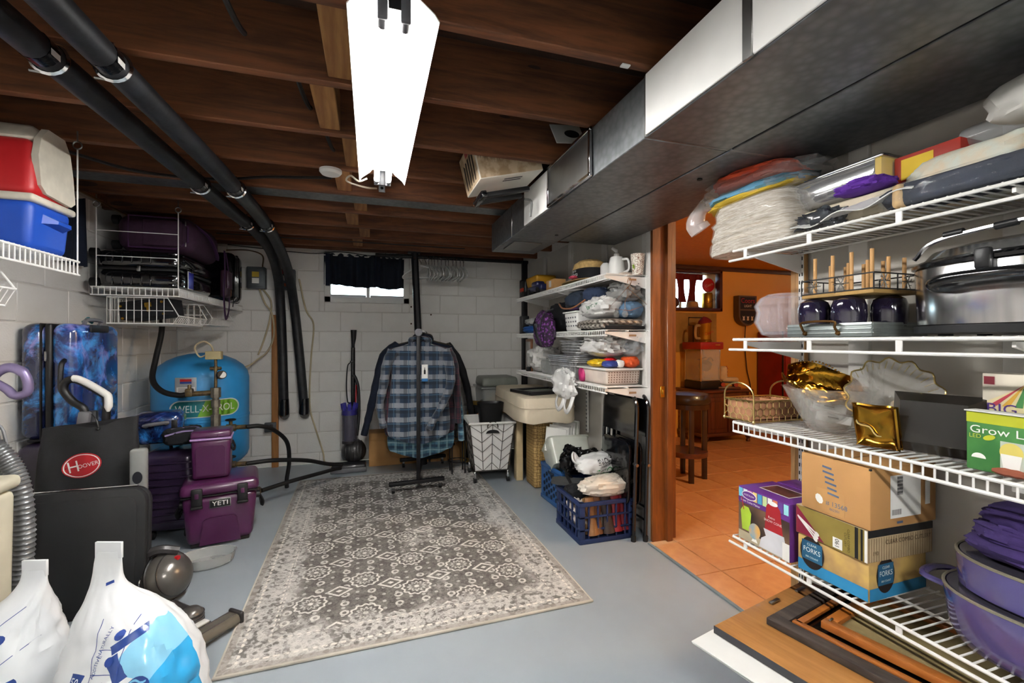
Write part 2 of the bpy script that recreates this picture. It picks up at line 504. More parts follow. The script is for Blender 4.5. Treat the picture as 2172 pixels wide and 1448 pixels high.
for (x0, x1, z0, z1) in ((XL - .2, WX0, 0, ZS), (WX1, XR + .13, 0, ZS), (WX0, WX1, 0, WZ0), (WX0, WX1, WZ1, ZS)):
    b.box(((x0 + x1) / 2, YB + .104, (z0 + z1) / 2), (x1 - x0, .2, z1 - z0))
wall_back = ST('wall_back', b, MORT)
wall_left = ST('wall_left', B().box((XL - .104, (YB + YN) / 2, ZS / 2), (.2, YB - YN, ZS)), MORT)
blocks(wall_back, XL, XR, 0, 2.16, .111, lambda u, z: (u, YB + .01, z), (WX0 - .0, WX1 + .0, WZ0, WZ1))
blocks(wall_left, .9, YB, 0, 2.16, .111, lambda u, z: (XL - .01, u, z), None, 1)
ST('wall_near', B().box((0, YN - .05, ZS / 2), (XR - XL + .4, .1, ZS)), WPAINT)
# timber plate on top of the block walls
ST('trim_1', B().box(((XL + XR) / 2, YB - .01, 2.255), (XR - XL, .04, .19)), JOIST)
ST('trim_2', B().box((XL + .01, 2.6, 2.255), (.04, 4.5, .19)), JOIST)

# right wall: painted sheathing boards between battens, doorway in it
DY0, DY1 = 1.43, 2.35
b = B()
for (y0, y1, z0, z1) in ((YN, DY0 - .04, 0, ZS), (DY1 + .08, YB, 0, ZS), (DY0 - .04, DY1 + .08, 1.99, ZS)):
    b.box((XR + .075, (y0 + y1) / 2, (z0 + z1) / 2), (.09, y1 - y0, z1 - z0))
wall_right = ST('wall_right', b, WPAINT)
PANEL = M('sheathing_panel', '#d0cbc1', .6, var=.06, sc=2)
PANELD = M('brown_sheathing', '#7c7062', .7, var=.1, sc=2)
for i, (y0, y1, mt) in enumerate(((-.6, .42, PANEL), (.42, .72, PANELD), (.72, 1.39, PANEL), (2.45, 3.0, PANEL), (3.0, 3.6, PANEL), (3.6, 4.2, PANEL), (4.2, 4.88, PANEL))):
    ST('wall_panel', B().box((XR + .022, (y0 + y1) / 2, 1.05), (.018, y1 - y0 - .006, 2.1), .002, 1), mt, wall_right)
for y in (.36, .74, 1.16, 2.47, 3.0, 3.6, 4.2):
    ST('batten', B().box((XR + .005, y, 1.05), (.02, .07, 2.1), .003, 1), WPAINT, wall_right)
ST('baseboard_right', B().box((XR - .008, 2.41, .06), (.018, .1, .2), .003, 1), WPAINT)
# white corner board beside the doorway, with its peeling lower end
b = B().box((XR - .005, 2.415, 1.0), (.03, .05, 2.0), .003, 1).box((XR - .012, 2.437, 1.0), (.02, .012, 2.0), .003, 1)
ST('trim_3', b, WPAINT)

# doorway: stained jambs, strike plate
d1 = ST('door_1', B().box((XR + .06, DY1 + .02, .99), (.17, .022, 1.98), .002, 1), DOORW)
ST('jamb_stop', B().box((XR + .085, DY1 - .0, .99), (.04, .03, 1.98), .003, 1), DOORW, d1)
ST('door_casing', B().box((XR - .006, DY1 + .05, .99), (.02, .042, 1.98), .003, 1), RAWW, d1)
ST('far_jamb', B().box((XR + .06, DY0 - .02, .99), (.15, .022, 1.98), .002, 1), RAWW, d1)
ST('far_casing', B().box((XR - .004, DY0 - .05, .99), (.02, .045, 1.98), .003, 1), RAWW, d1)
ST('head_jamb', B().box((XR + .06, (DY0 + DY1) / 2, 1.985), (.15, DY1 - DY0 + .06, .02)), DOORW, d1)
ST('strike_plate', B().box((XR + .045, DY1 + .006, .92), (.03, .006, .07), .002, 1).box((XR + .045, DY1 - .0, .92), (.012, .01, .03), .002, 1), BRASS, d1)

# window in the back wall
w1 = ST('window_1', B().box(((WX0 + WX1) / 2, YB + .06, WZ0 + .03), (WX1 - WX0, .15, .06), .004).box(((WX0 + WX1) / 2, YB + .06, WZ1 - .02), (WX1 - WX0, .15, .04), .004)
        .box((WX0 + .03, YB + .06, (WZ0 + WZ1) / 2), (.06, .15, WZ1 - WZ0), .004).box((WX1 - .03, YB + .06, (WZ0 + WZ1) / 2), (.06, .15, WZ1 - WZ0), .004), WPL)
ST('window_mullion', B().box(((WX0 + WX1) / 2, YB + .08, (WZ0 + WZ1) / 2), (.035, .04, WZ1 - WZ0 - .08), .003), WPL, w1)
for x in (-.235, .175):
    ST('window_pane', B().box((x, YB + .1, 1.89), (.36, .005, .44)), GLASS, w1)
    ST('window_sash', B().box((x, YB + .1, WZ0 + .075), (.37, .02, .03), .003), WPL, w1)

# ceiling: plywood over red-brown joists, blocking between them
ceiling = ST('ceiling', B().box(((XL + XR) / 2 + .05, (YB + YN) / 2, ZS + .03), (XR - XL + .5, YB - YN + .3, .06)), SUBF)
JY = [1.265 + .4064 * k for k in range(-9, 9)]
jm = B().box((0, 0, 0), (XR - XL + .12, .038, ZS - ZJ), .003, 1).mesh('joist', JOIST)
for y in JY:
    o = link('joist', jm, ceiling); o.location = ((XL + XR) / 2, y, (ZJ + ZS) / 2)
bl = B().box((0, 0, 0), (.082, .366, .15), .003, 1).mesh('blocking', JOISTY)
for i in range(len(JY) - 1):
    if JY[i] < .3: continue
    o = link('blocking', bl, ceiling); o.location = (-.15 + (.045 if i % 2 else -.03) + .02 * (JY[i] - 1), (JY[i] + JY[i + 1]) / 2, ZJ + .09)

# ================================================================ the bar room beyond the doorway
t = MT('ochre_wall_paint'); t.col(t.mix(t.noise(3), '#e0a848', '#d69c3c')); t.rough(.6); t.bump(t.noise(70), .2, .003); OCHRE = t.m
CEIL2 = M('ochre_ceiling', '#cf9a4c', .8, var=.05, sc=30, bump=.3, bs=90)
X2, Y2, Y2N = 6.3, 4.85, -.4
b = B()
for (x0, x1, z0, z1) in ((1.75, X2, 0, 1.66), (1.75, 3.25, 1.66, 2.22), (4.39, X2, 1.66, 2.22), (3.25, 4.39, 2.14, 2.22)):
    b.box(((x0 + x1) / 2, Y2 + .12, (z0 + z1) / 2), (x1 - x0, .24, z1 - z0))
ST('wall_far', b, OCHRE)
ST('wall_side', B().box((X2 + .05, (Y2 + Y2N) / 2, 1.1), (.1, Y2 - Y2N, 2.2)), OCHRE)
ST('wall_rear', B().box(((1.75 + X2) / 2, Y2N - .05, 1.1), (X2 - 1.75, .1, 2.2)), OCHRE)
ST('wall_party', B().box((1.812, (Y2N + DY0 - .05) / 2, 1.1), (.02, DY0 - .05 - Y2N, 2.2)).box((1.812, (Y2 + DY1 + .1) / 2, 1.1), (.02, Y2 - DY1 - .1, 2.2)), OCHRE)
ST('ceiling_bar_room', B().box(((1.75 + X2) / 2, (Y2 + Y2N) / 2, 2.235), (X2 - 1.75, Y2 - Y2N, .03)), CEIL2)
ST('trim_4', B().box(((1.85 + X2) / 2, Y2 - .012, 2.19), (X2 - 1.85, .024, .055), .004), M('dark_crown_wood', '#4a2412', .5))
# ceramic tiles, each with grout around
t = MT('terracotta_tile'); n = t.noise(3.2, 6, None, .65, 1.0); n2 = t.noise(22, 4)
t.col(t.mix((n * .8 + n2 * .2).step(.3, .72), '#cc9868', '#b27a50')); t.rough(n2 * .15 + .28); t.bump(n2, .08, .002); TILE = t.m
GROUT = M('tile_grout', '#c9a27a', .8, var=.08, sc=30)
fl2 = ST('floor_bar_room', B().box(((1.62 + X2) / 2, (Y2 + Y2N) / 2, -.025), (X2 - 1.62, Y2 - Y2N, .05)), GROUT)
TS = .362
tm = B().box((0, 0, 0), (TS - .006, TS - .006, .012), .002, 1).mesh('tile', TILE); hm = B().box((0, 0, 0), (.163 - .006, TS - .006, .012), .002, 1).mesh('tile', TILE)
for j in range(10):
    yc = 1.402 + TS * j
    if yc > Y2 - .1: break
    if yc < 2.4:
        o = link('tile', hm, fl2); o.location = (1.62 + .0815, yc, .001)
    for i in range(12):
        xc = 1.783 + TS * (i + .5)
        if xc > 5.7: break
        o = link('tile', tm, fl2); o.location = (xc, yc, .001)
ONE('metal_edge_strip', 'thin grey metal strip along the edge of the tiled floor', 'floor strip', B().box((1.612, 1.65, .004), (.018, 1.4, .008), .002, 1), M('blue_grey_strip', '#7f8f98', .4))
# ================================================================ fluorescent shop light
t = MT('lit_tube'); t.set(Emission_Color=(1, .985, .96, 1), Emission_Strength=30.0); t.col(t.mix(t.noise(3), '#ffffff', '#f4f4f4')); TUBE = t.m
REFL = M('white_enamel', '#f4f4f2', .3, var=.02)
t = MT('unseen_fill_tube'); t.set(Emission_Color=(1, .985, .96, 1), Emission_Strength=62.0); t.col(t.mix(t.noise(3), '#ffffff', '#f4f4f4')); FILL_TUBE = t.m  # stronger glow for the added fill fixture out of view
def shop_light(x, y, label, TUBE=TUBE):
    t = T('shop_light', label, 'light', (x, y, 2.04), 0, 'tube lights on the joists')
    L = 1.24
    pr = [(-.112, 0), (-.1, .018), (-.06, .05), (-.05, .064), (.05, .064), (.06, .05), (.1, .018), (.112, 0)]
    b = B(); pin = [(p[0] * .985, p[1] - .003) for p in pr[::-1]]
    b.prism(pr + pin, L, flat_on((0, L / 2, 0), (1, 0, 0), (0, 0, 1)))
    P(t, 'reflector', b, REFL)
    P(t, 'ballast_housing', B().box((0, 0, .072), (.1, L, .016), .003), REFL)
    for s in (-1, 1):
        P(t, 'tube', B().cyl((s * .028, -L / 2 + .05, -.001), (s * .028, L / 2 - .05, -.001), .0125, n=10), TUBE)
        for e in (-1, 1):
            P(t, 'tube_end_cap', B().cyl((s * .028, e * (L / 2 - .05), -.001), (s * .028, e * (L / 2 - .012), -.001), .014, n=10).box((s * .028, e * (L / 2 - .006), .022), (.026, .014, .076), .004), GREYP)
    for e in (-1, 1):
        P(t, 'hanging_bracket', B().box((0, e * (L / 2 + .02), .06), (.03, .004, .13), .001).box((0, e * (L / 2 + .01), .07), (.03, .03, .004)), BLKM)
    return t
shop_light(.055, 1.76, 'bright white fluorescent shop light hanging under the joists')
shop_light(.055, -1.2, 'second fluorescent shop light farther back under the joists', FILL_TUBE)  # added fixture, unseen behind the camera, brightens the room from the front
ONE('lamp_cord', 'cream electric cord looping from the shop light to the joist', 'cord', B().tube(smooth([(-.02, 2.4, 2.06), (-.06, 2.42, 2.05), (-.1, 2.44, 2.08), (-.12, 2.5, 2.07), (-.03, 2.6, 2.08), (.03, 2.66, 2.1)], 6), .005), M('cream_cord', '#d8cdb8', .5))
t = T('ceiling_disc', 'flat round white disc under the joists behind the shop light', 'detector', (-.2, 2.5, ZJ))
P(t, 'housing', B().lathe([(.055, 0), (.055, -.012), (.045, -.024), (0, -.026)], 24), WPL)
t = T('perforated_strap', 'black perforated metal strap hanging from the joist behind the shop light', 'strap', (.055, 2.49, ZJ))
b = B().box((0, -.022, -.02), (.032, .004, .16), .001); P(t, 'strap', b, BLKM)
for z in (.02, -.03, -.08): P(t, 'screw', B().cyl((0, -.024, z), (0, -.028, z), .007), CHR)
# warm ceiling lamp of the bar room
t = T('ceiling_globe_lamp', 'warm glowing round ceiling lamp in the bar room', 'light', (3.3, 1.3, 2.22))
gm = MT('warm_lit_glass'); gm.set(Emission_Color=(1, .68, .34, 1), Emission_Strength=52.0); gm.col(gm.mix(gm.noise(3), '#fff0d8', '#ffe8c8'))
P(t, 'globe', B().lathe([(.14, -.02), (.15, -.05), (.12, -.09), (.06, -.11), (0, -.115)], 24), gm.m)
P(t, 'ceiling_plate', B().lathe([(.16, 0), (.16, -.02), (.14, -.022), (0, -.022)], 24), BRASS)
# ================================================================ ducts
ZD = 1.906
d = T('air_duct', 'long galvanised duct with white side panels under the joists', 'duct', (0, 0, ZD), 0)
def duct_box(x0, x1, y0, y1, zt=.206): return B().box(((x0 + x1) / 2, (y0 + y1) / 2, zt / 2), (x1 - x0, y1 - y0, zt), .003, 1)
for y0, y1 in ((2.775, 3.27), (1.29, 2.77), (-2.5, 1.283)):
    P(d, 'duct_section', duct_box(.869, 1.207, y0, y1), GALV)
for y in (2.772, 1.2865): P(d, 'joint_strip', duct_box(.866, 1.209, y - .012, y + .004, .207), STEEL)
for y0, y1 in ((2.13, 2.5), (.865, 1.275), (-.6, .845), (-2.3, -.62)):
    P(d, 'side_panel', B().box((.865, (y0 + y1) / 2, .104), (.008, y1 - y0, .2), .002, 1), WPL)
P(d, 'panel_joint', B().box((.863, .855, .103), (.01, .03, .204), .002, 1), STEEL)
P(d, 'access_plate', B().box((.862, 1.885, .103), (.006, .44, .19), .001, 1), STEEL)
for c, s in (((.858, 1.885, .198), (.014, .47, .016)), ((.858, 1.885, .01), (.014, .47, .016)), ((.858, 1.66, .104), (.014, .016, .2)), ((.858, 2.11, .104), (.014, .016, .2))):
    P(d, 'access_frame', B().box(c, s, .002, 1), CHR)
P(d, 'bottom_hatch', B().box((1.02, 3.0, -.004), (.2, .26, .006), .002, 1), STEEL)
P(d, 'drain_cap', B().cyl((1.12, 2.62, -.002), (1.12, 2.62, -.006), .012), RUB)
d = T('air_duct', 'wide flat galvanised duct beside the wall above the doorway', 'duct', (0, 0, ZD + .003), 0)
for y0, y1 in ((1.29, 2.8), (-2.5, 1.283)): P(d, 'duct_section', duct_box(1.221, 1.64, y0, y1), GALV)
P(d, 'joint_strip', duct_box(1.219, 1.641, 1.28, 1.294, .207), STEEL)
P(d, 'plug', B().cyl((1.31, 1.55, -.001), (1.31, 1.55, -.005), .011), RUB)
# galvanised pan closing one joist bay
ONE('joist_bay_pan', 'galvanised metal strip closing the joist bay behind the shop light', 'metal pan', B().box((-.3, 3.0, 2.135), (2.5, .17, .012), .002, 1), GALV)
t = T('printed_box', 'white box printed with galloping horses on a sandy plain, beside the duct', 'box', (.6, 2.285, 2.035), 0)
b = B(RY(-14)).box((.08, 0, .11), (.34, .3, .2), .004); BOXW = M('box_white', '#e4ddd0', .6, var=.03)
P(t, 'carton', b, BOXW)
q = RY(-14) @ FRONT(.08, -.1515, .11)
sd = MT('sandy_print'); x, y, z = sd.xyz(); sd.col(sd.mix(sd.noise(18).step(.4, .6), '#cbb394', '#a98e6c')); sd.rough(.6)
P(t, 'sandy_print', B(q).plate((0, 0, 0), (.33, .19)), sd.m)
b = B(q @ TR(0, 0, .001))
for i in range(9):
    x = -.14 + .034 * i; h = .03 + .012 * (i % 3)
    b.add([(x - .018, .02, 0), (x + .018, .026, 0), (x + .024, .045, 0), (x + .012, .04, 0), (x - .012, .038, 0)], [[0, 1, 2, 3, 4]])
    for k in (-.014, -.006, .006, .014): b.add([(x + k, .024, 0), (x + k + .005, .024, 0), (x + k * 1.6 + .002, .024 - h, 0)], [[0, 1, 2]])
stuff(P(t, 'horse_print', b, M('brown_ink', '#2c211b', .6)))
q2 = RY(-14) @ LEFT(-.0915, 0, .11)
P(t, 'end_print', B(q2).plate((0, 0, 0), (.29, .19)), sd.m)
b = B(q2 @ TR(0, 0, .001))
for i in range(5): b.add([(-.1 + .045 * i, -.08, 0), (-.085 + .045 * i, -.08, 0), (-.06 + .045 * i, .03 + .01 * i, 0), (-.09 + .045 * i, .05, 0)], [[0, 1, 2, 3]])
stuff(P(t, 'rider_print', b, M('brown_ink2', '#2c211b', .6)))
P(t, 'red_logo', B(q2 @ TR(.06, .075, .0015)).plate((0, 0, 0), (.15, .028)), RED)
for k in (0, 1): P(t, 'print_line', B(RY(-14) @ flat_on((.1, -.1 + .03 * k, .0085), (1, 0, 0), (0, -1, 0))).plate((0, 0, 0), (.1, .014)), INK)
t = T('folded_tripod', 'black folded stand poking out beside the duct under the printed box', 'stand', (.575, 2.345, 1.955), 0)
P(t, 'arm', B(RY(-14)).box((.11, -.1, .03), (.26, .03, .025), .005), BLK); P(t, 'arm', B(RY(-14)).box((.11, .02, .03), (.26, .03, .025), .005), BLK)
P(t, 'end_bar', B(RY(-14)).box((-.02, -.04, .03), (.03, .2, .035), .006), BLKG); P(t, 'hook', B().tube(smooth([(.2, -.1, .03), (.24, -.1, .02), (.235, -.1, -.06)], 4), .007), STEEL)
t = T('sign_card', 'white card with black mark wedged between joist and duct', 'card', (.9, 1.93, 2.17), 0)
P(t, 'card', B(RX(65) @ RZ(8)).box((0, .05, 0), (.16, .12, .003), .001, 1), PAPER); P(t, 'mark', B(RX(65) @ RZ(8) @ TR(.02, .05, .002)).disc(.04, .025, MX()), INK); P(t, 'mark', B(RX(65) @ RZ(8) @ TR(.02, .05, -.002)).disc(.04, .025, MX()), INK)
ONE('joist_tag', 'small white plastic clip on the underside of a joist', 'clip', B().box((.78, 1.265, 2.116), (.03, .018, .006), .002), WPL)

# ================================================================ insulated pipes under the joists
FOAM = M('black_pipe_foam', '#141517', .5, var=.25, sc=14, bump=.2, bs=60, c2='#23252a')
FOAMS = M('black_shiny_wrap', '#101114', .22, var=.2, sc=20, bump=.5, bs=30)
def pipe(label, pts, r, seam):
    t = T('insulated_pipe', label, 'pipe', (0, 0, 0), 0, 'black insulated pipes under the joists')
    s = smooth(pts, 6)
    P(t, 'foam_sleeve', B().tube(s, r, 14), FOAM)
    e = s[-1]; P(t, 'taped_end', B().tube([e + V((0, 0, .12)), e + V((0, 0, .02)), e + V((0, -.01, -.015)), e + V((0, .03, -.04)), e + V((0, .06, -.045))], [r * 1.02, r * 1.12, r * 1.15, r * 1.05, r * .8], 14), FOAMS)
    for y in seam:
        p = min(s, key=lambda q: abs(q.y - y)); P(t, 'tape_band', B().cyl((p.x, p.y - .02, p.z), (p.x, p.y + .02, p.z), r * 1.03, n=14), FOAMS)
        c = P(t, 'strap_clamp', B().tube(arc((p.x, p.y + .05, p.z), r * 1.06, 0, 360, 20)[:-1], .007, 5, closed=True), CHR)
        P(c, 'clamp_screw', B().cyl((p.x - r * 1.1, p.y + .05, p.z - r), (p.x + r * .1, p.y + .05, p.z - r * 1.05), .004, n=8), STEEL)
        P(c, 'hanger_rod', B().cyl((p.x, p.y + .05, p.z + r), (p.x, p.y + .05, ZJ + .01), .004, n=6), CHR)
        P(t, 'pipe_label', B(RIGHT(p.x + r * 1.01, p.y - .0, p.z - .012)).plate((0, 0, 0), (.04, .02)), PAPER)
pipe('black insulated pipe nearer the left wall, curving down the back wall', [(-.93, .2, 2.06), (-.91, 1.3, 2.06), (-.88, 2.2, 2.06), (-.85, 3.2, 2.06), (-.828, 3.8, 2.06), (-.822, 4.3, 2.0), (-.83, 4.66, 1.83), (-.835, 4.81, 1.56), (-.82, 4.82, 1.1), (-.806, 4.82, .55)], .042, (1.62, 2.74, 3.5))
pipe('black insulated pipe farther from the left wall, curving down the back wall', [(-.77, .2, 2.06), (-.752, 1.2, 2.06), (-.735, 1.8, 2.06), (-.705, 2.6, 2.06), (-.705, 3.4, 2.06), (-.712, 4.0, 2.0), (-.725, 4.55, 1.86), (-.715, 4.81, 1.57), (-.67, 4.82, 1.1), (-.626, 4.82, .55)], .042, (1.64, 2.76, 3.55))
CABLE = M('dark_cable', '#1d1a18', .5); CREAM = M('cream_cable', '#c9b896', .5)
ONE('ceiling_cable', 'black cable sagging under the joists from the red cooler to the shop light', 'cable', B().tube(smooth([(-1.45, 2.5, 2.12), (-1.3, 2.6, 2.1), (-1.1, 2.7, 2.08), (-.8, 2.77, 2.1), (-.55, 2.7, 2.115), (-.35, 2.6, 2.1), (-.2, 2.56, 2.1)], 5), .008), CABLE)
ONE('ceiling_cable', 'thin wire stapled under the joists near the back wall', 'cable', B().tube(smooth([(-1.2, 4.2, 2.112), (-.6, 4.15, 2.1), (0, 4.2, 2.112), (.5, 4.15, 2.1), (.85, 4.2, 2.112)], 5), .005), CABLE)
ONE('copper_pipe', 'thin copper pipe running under the joists along the left wall', 'pipe', B().tube(smooth([(-1.6, 2.3, 2.1), (-1.6, 3.2, 2.1), (-1.6, 3.9, 2.1), (-1.5, 4.6, 2.1)], 3), .008), M('old_copper', '#8a6238', .4, metal=.8))
for i, (x, y) in enumerate(((-.42, 1.6), (-.28, 2.03), (-.22, 2.44))):
    ONE('cable_stub', ('short black cable stub through the nearest dark joist', 'short black cable stub through the second dark joist', 'short black cable stub through the third dark joist')[i], 'cable', B().tube(smooth([(x, y - .3, 2.3), (x + .01, y - .15, 2.24), (x + .03, y - .05, 2.2), (x + .04, y, 2.2)], 4), .009), CABLE)

# ================================================================ back wall fittings
GREYB = M('grey_steel_box', '#5d6266', .45, metal=.4)
t = T('disconnect_switch', 'grey electrical disconnect box with yellow label on the back wall', 'electrical box', (-1.05, YB - .0, 1.84), 0)
P(t, 'case', B().box((0, -.045, 0), (.16, .09, .21), .01), GREYB); P(t, 'cover', B().box((0, -.092, .005), (.14, .012, .18), .006), GREYB)
P(t, 'yellow_label', B(FRONT(0, -.0985, .03)).plate((0, 0, 0), (.06, .05)), M('yellow_label', '#c9a92e', .5)); P(t, 'white_label', B(FRONT(0, -.0985, -.03)).plate((0, 0, 0), (.06, .05)), PAPER)
t = T('pump_control_box', 'grey control box with red and white labels behind the black pipe', 'electrical box', (-.78, YB, 1.835), 0)
P(t, 'case', B().box((0, -.045, 0), (.14, .09, .2), .01), GREYB); P(t, 'red_label', B(FRONT(0, -.0915, .07)).plate((0, 0, 0), (.1, .04)), RED)
P(t, 'white_label', B(FRONT(0, -.0915, .01)).plate((0, 0, 0), (.1, .05)), PAPER); P(t, 'orange_label', B(FRONT(0, -.0915, -.055)).plate((0, 0, 0), (.1, .03)), M('orange_label', '#b8552a', .5))
def cable(label, pts, m=CREAM, r=.008): ONE('wall_cable', label, 'cable', B().tube(smooth(pts, 6), r, 6), m)
cable('cream cable looping from the disconnect box down to the blue tank', [(-1.03, 4.86, 1.74), (-.98, 4.86, 1.6), (-.92, 4.86, 1.5), (-.9, 4.85, 1.3), (-.95, 4.84, 1.14), (-1.03, 4.8, 1.06), (-1.1, 4.72, 1.0), (-1.2, 4.55, .98)])
cable('second cream cable bowing out from the disconnect box beside the stud', [(-1.0, 4.87, 1.74), (-.93, 4.87, 1.62), (-.94, 4.87, 1.45), (-.99, 4.87, 1.25), (-1.04, 4.86, 1.1)])
cable('cream cable from the pipes running down the wall to the vacuum', [(-.68, 4.87, 1.85), (-.62, 4.87, 1.55), (-.55, 4.88, 1.4), (-.57, 4.88, 1.1), (-.585, 4.88, .8), (-.58, 4.88, .55), (-.53, 4.88, .35), (-.46, 4.86, .12), (-.44, 4.8, .04), (-.37, 4.7, .01)])
cable('brown cable hooked along the top of the back wall', [(-1.0, 4.85, 1.95), (-1.0, 4.84, 2.06), (-1.12, 4.83, 2.1), (-1.3, 4.83, 2.09)], M('brown_cable', '#6b5236', .6), .006)
cable('thin dark wire along the top edge of the back wall', [(-1.3, 4.87, 2.15), (-.6, 4.87, 2.11), (-.3, 4.87, 2.14), (.0, 4.87, 2.12), (.15, 4.87, 2.15)], CABLE, .004)
t = T('wooden_stud', 'narrow wooden stud fixed upright to the back wall beside the tank', 'stud', (-.895, YB - .02, 0), 0)
P(t, 'board', B().box((0, 0, .745), (.058, .038, 1.49), .003), wood('pine_stud', '#b17a42', '#94602f', 2, 1, .6))
t = T('outlet_box', 'small grey outlet box on the wooden stud', 'outlet', (-.93, YB - .04, .4), 0)
P(t, 'box', B().box((0, -.02, 0), (.1, .04, .09), .006), GREYB); P(t, 'receptacle', B().box((.012, -.043, 0), (.03, .008, .06), .004), M('brown_receptacle', '#3a2f28', .4))
# navy valance in two panels: loose, checked weave lets the daylight through
t = MT('navy_sheer'); x, y, z = t.xyz()
g = ((x * 70).fr() < .32).mx((z * 70).fr() < .32)
t.col(t.mix(g, '#1f2a3e', '#0f1520')); t.rough(.9); tr = t.nt.nodes.new('ShaderNodeBsdfTranslucent'); mixs = t.nt.nodes.new('ShaderNodeMixShader')
tr.inputs[0].default_value = lin('#7c858e'); t.nt.links.new((g * -.35 + .5).k, mixs.inputs[0]); t.nt.links.new(t.p.outputs[0], mixs.inputs[1]); t.nt.links.new(tr.outputs[0], mixs.inputs[2])
t.nt.links.new(mixs.outputs[0], t.nt.nodes['Material Output'].inputs[0]); SHEER = t.m
def valance_panel(w_, h_, seed, folds):
    return lambda u, v: ((u - .5) * w_, .018 * math.sin(u * folds * PI * 2 + seed) * (.35 + .65 * v) + .008 * math.sin(u * 31 + seed), -h_ * v + (.01 * math.sin(u * 40 + seed) if v < .01 else 0) + .012 * math.sin(u * 5 + seed) * v)
t = T('window_valance', 'navy gathered curtain valance over the basement window', 'curtain', (-.06, YB - .03, 2.115), 0)
P(t, 'curtain_panel', B().sheet(valance_panel(.5, .32, 1, 5), 60, 12, .002, TR(-.145, 0, 0)), SHEER); P(t, 'curtain_panel', B().sheet(valance_panel(.3, .33, 2.2, 4), 50, 12, .002, TR(.245, .0, 0)), SHEER)
P(t, 'curtain_rod', B().cyl((-.4, .004, -.012), (.4, .004, -.012), .006, n=8), WPL)
P(t, 'side_hem', B().sheet(lambda u, v: (-.375 + .04 * u, -.025, -.325 * v), 3, 6, .003), NAVY); P(t, 'centre_hem', B().sheet(lambda u, v: (.09 + .06 * u, -.028 + .005 * math.sin(u * 9), -.32 * v), 4, 6, .003), NAVY)
t = T('window_valance', 'dark navy curtain on the left wall behind the red and blue cooler', 'curtain', (XL + .03, 3.05, 2.1), 90)
P(t, 'curtain_panel', B().sheet(valance_panel(.78, .4, .4, 7), 60, 10, .003), NAVY); P(t, 'curtain_rod', B().cyl((-.4, .004, -.01), (.4, .004, -.01), .006, n=8), WPL)
for i, (x, z) in enumerate(((.41, 1.6), (.41, 1.42), (.42, 1.22), (.62, 1.52))):
    ONE('wall_bolt', ('rusty bolt hole in the block wall close under the window corner', 'rusty bolt hole in the block wall second below the window corner', 'rusty bolt hole in the block wall beside the clothes rack', 'small rusty nail in the block wall right of the black post')[i], 'bolt', B().cyl((x, YB + .001, z), (x, YB - .008, z), .009, n=8), M('rust', '#4a2c1c', .8))

# ================================================================ black garment frame with empty hangers
t = T('closet_frame', 'black steel closet frame with hanging rail along the back wall', 'rail', (0, 0, 0), 0)
P(t, 'post', B().tube([(.505, 4.56, .0), (.415, 4.56, 2.11)], .036, 8), BLKM); P(t, 'post', B().box((1.555, 4.5, 1.04), (.055, .055, 2.08), .006), BLKM)
P(t, 'hanging_rail', B().cyl((.04, 4.57, 2.075), (1.6, 4.52, 2.075), .018, n=10), BLKM); P(t, 'top_plate', B().box((.41, 4.56, 2.115), (.12, .1, .01), .002), BLKM)
for z in (1.78, 1.4): P(t, 'post_bracket', B().box((1.55, 4.49, z), (.085, .085, .2), .01), BLK)
P(t, 'bolt', B().cyl((.41, 4.52, 2.05), (.41, 4.5, 2.05), .012, n=6), CHR)
hb = B().tube(smooth([(0, -.02, -.035), (0, -.028, -.005), (0, -.005, .022), (0, .02, .01), (0, .02, -.015), (0, 0, -.05), (0, 0, -.075)], 4), .003, 5)
hw = B().tube(smooth([(0, 0, -.075), (0, -.1, -.11), (0, -.19, -.165), (0, -.205, -.185), (0, -.18, -.2), (0, 0, -.2), (0, .18, -.2), (0, .205, -.185), (0, .19, -.165), (0, .1, -.11), (0, 0, -.075)], 3), .0085, 5)
HANG = M('clear_white_hanger', '#e4e4e0', .3); hbm = hb.mesh('hanger_hook', CHR); hwm = hw.mesh('hanger_body', HANG)
for i in range(13):
    h = T('clothes_hanger', 'clear white plastic clothes hanger hanging empty on the black rail', 'hanger', (.47 + (.035 * i if i > 1 else .055 * i) + .02 * rnd.random(), 4.552 - .0008 * i, 2.068), (55, 35)[i] if i < 2 else rnd.uniform(-3, 3), 'empty hangers on the rail')
    link('hanger_hook', hbm, h); link('hanger_body', hwm, h)
# ================================================================ left wall: hung wire shelves, coolers, luggage
def hang_wires(t, pts, bars, zt):
    for (x, y) in pts:
        h = P(t, 'hanging_wire', B().cyl((x, y, 0), (x, y, zt - .07), .003, n=6), WIRE)
        P(h, 'eye_hook', B().tube(arc((x, y, zt - .05), .016, 0, 360, 14)[:-1], .003, 5, closed=True).cyl((x, y, zt - .034), (x, y, zt + .01), .003, n=6), STEEL)
    for z in bars: P(t, 'cross_wire', B().cyl((*pts[0], z), (*pts[1], z), .0025, n=6), WIRE)
s1 = wire_shelf('white wire shelf hung on the left wall under the red and blue cooler', (XL, 1.45, 1.575), 0, .95, .52, lh=.06, group='white wire shelves')
hang_wires(s1, [(.52, .94), (.05, .94)], (), ZJ - 1.575)
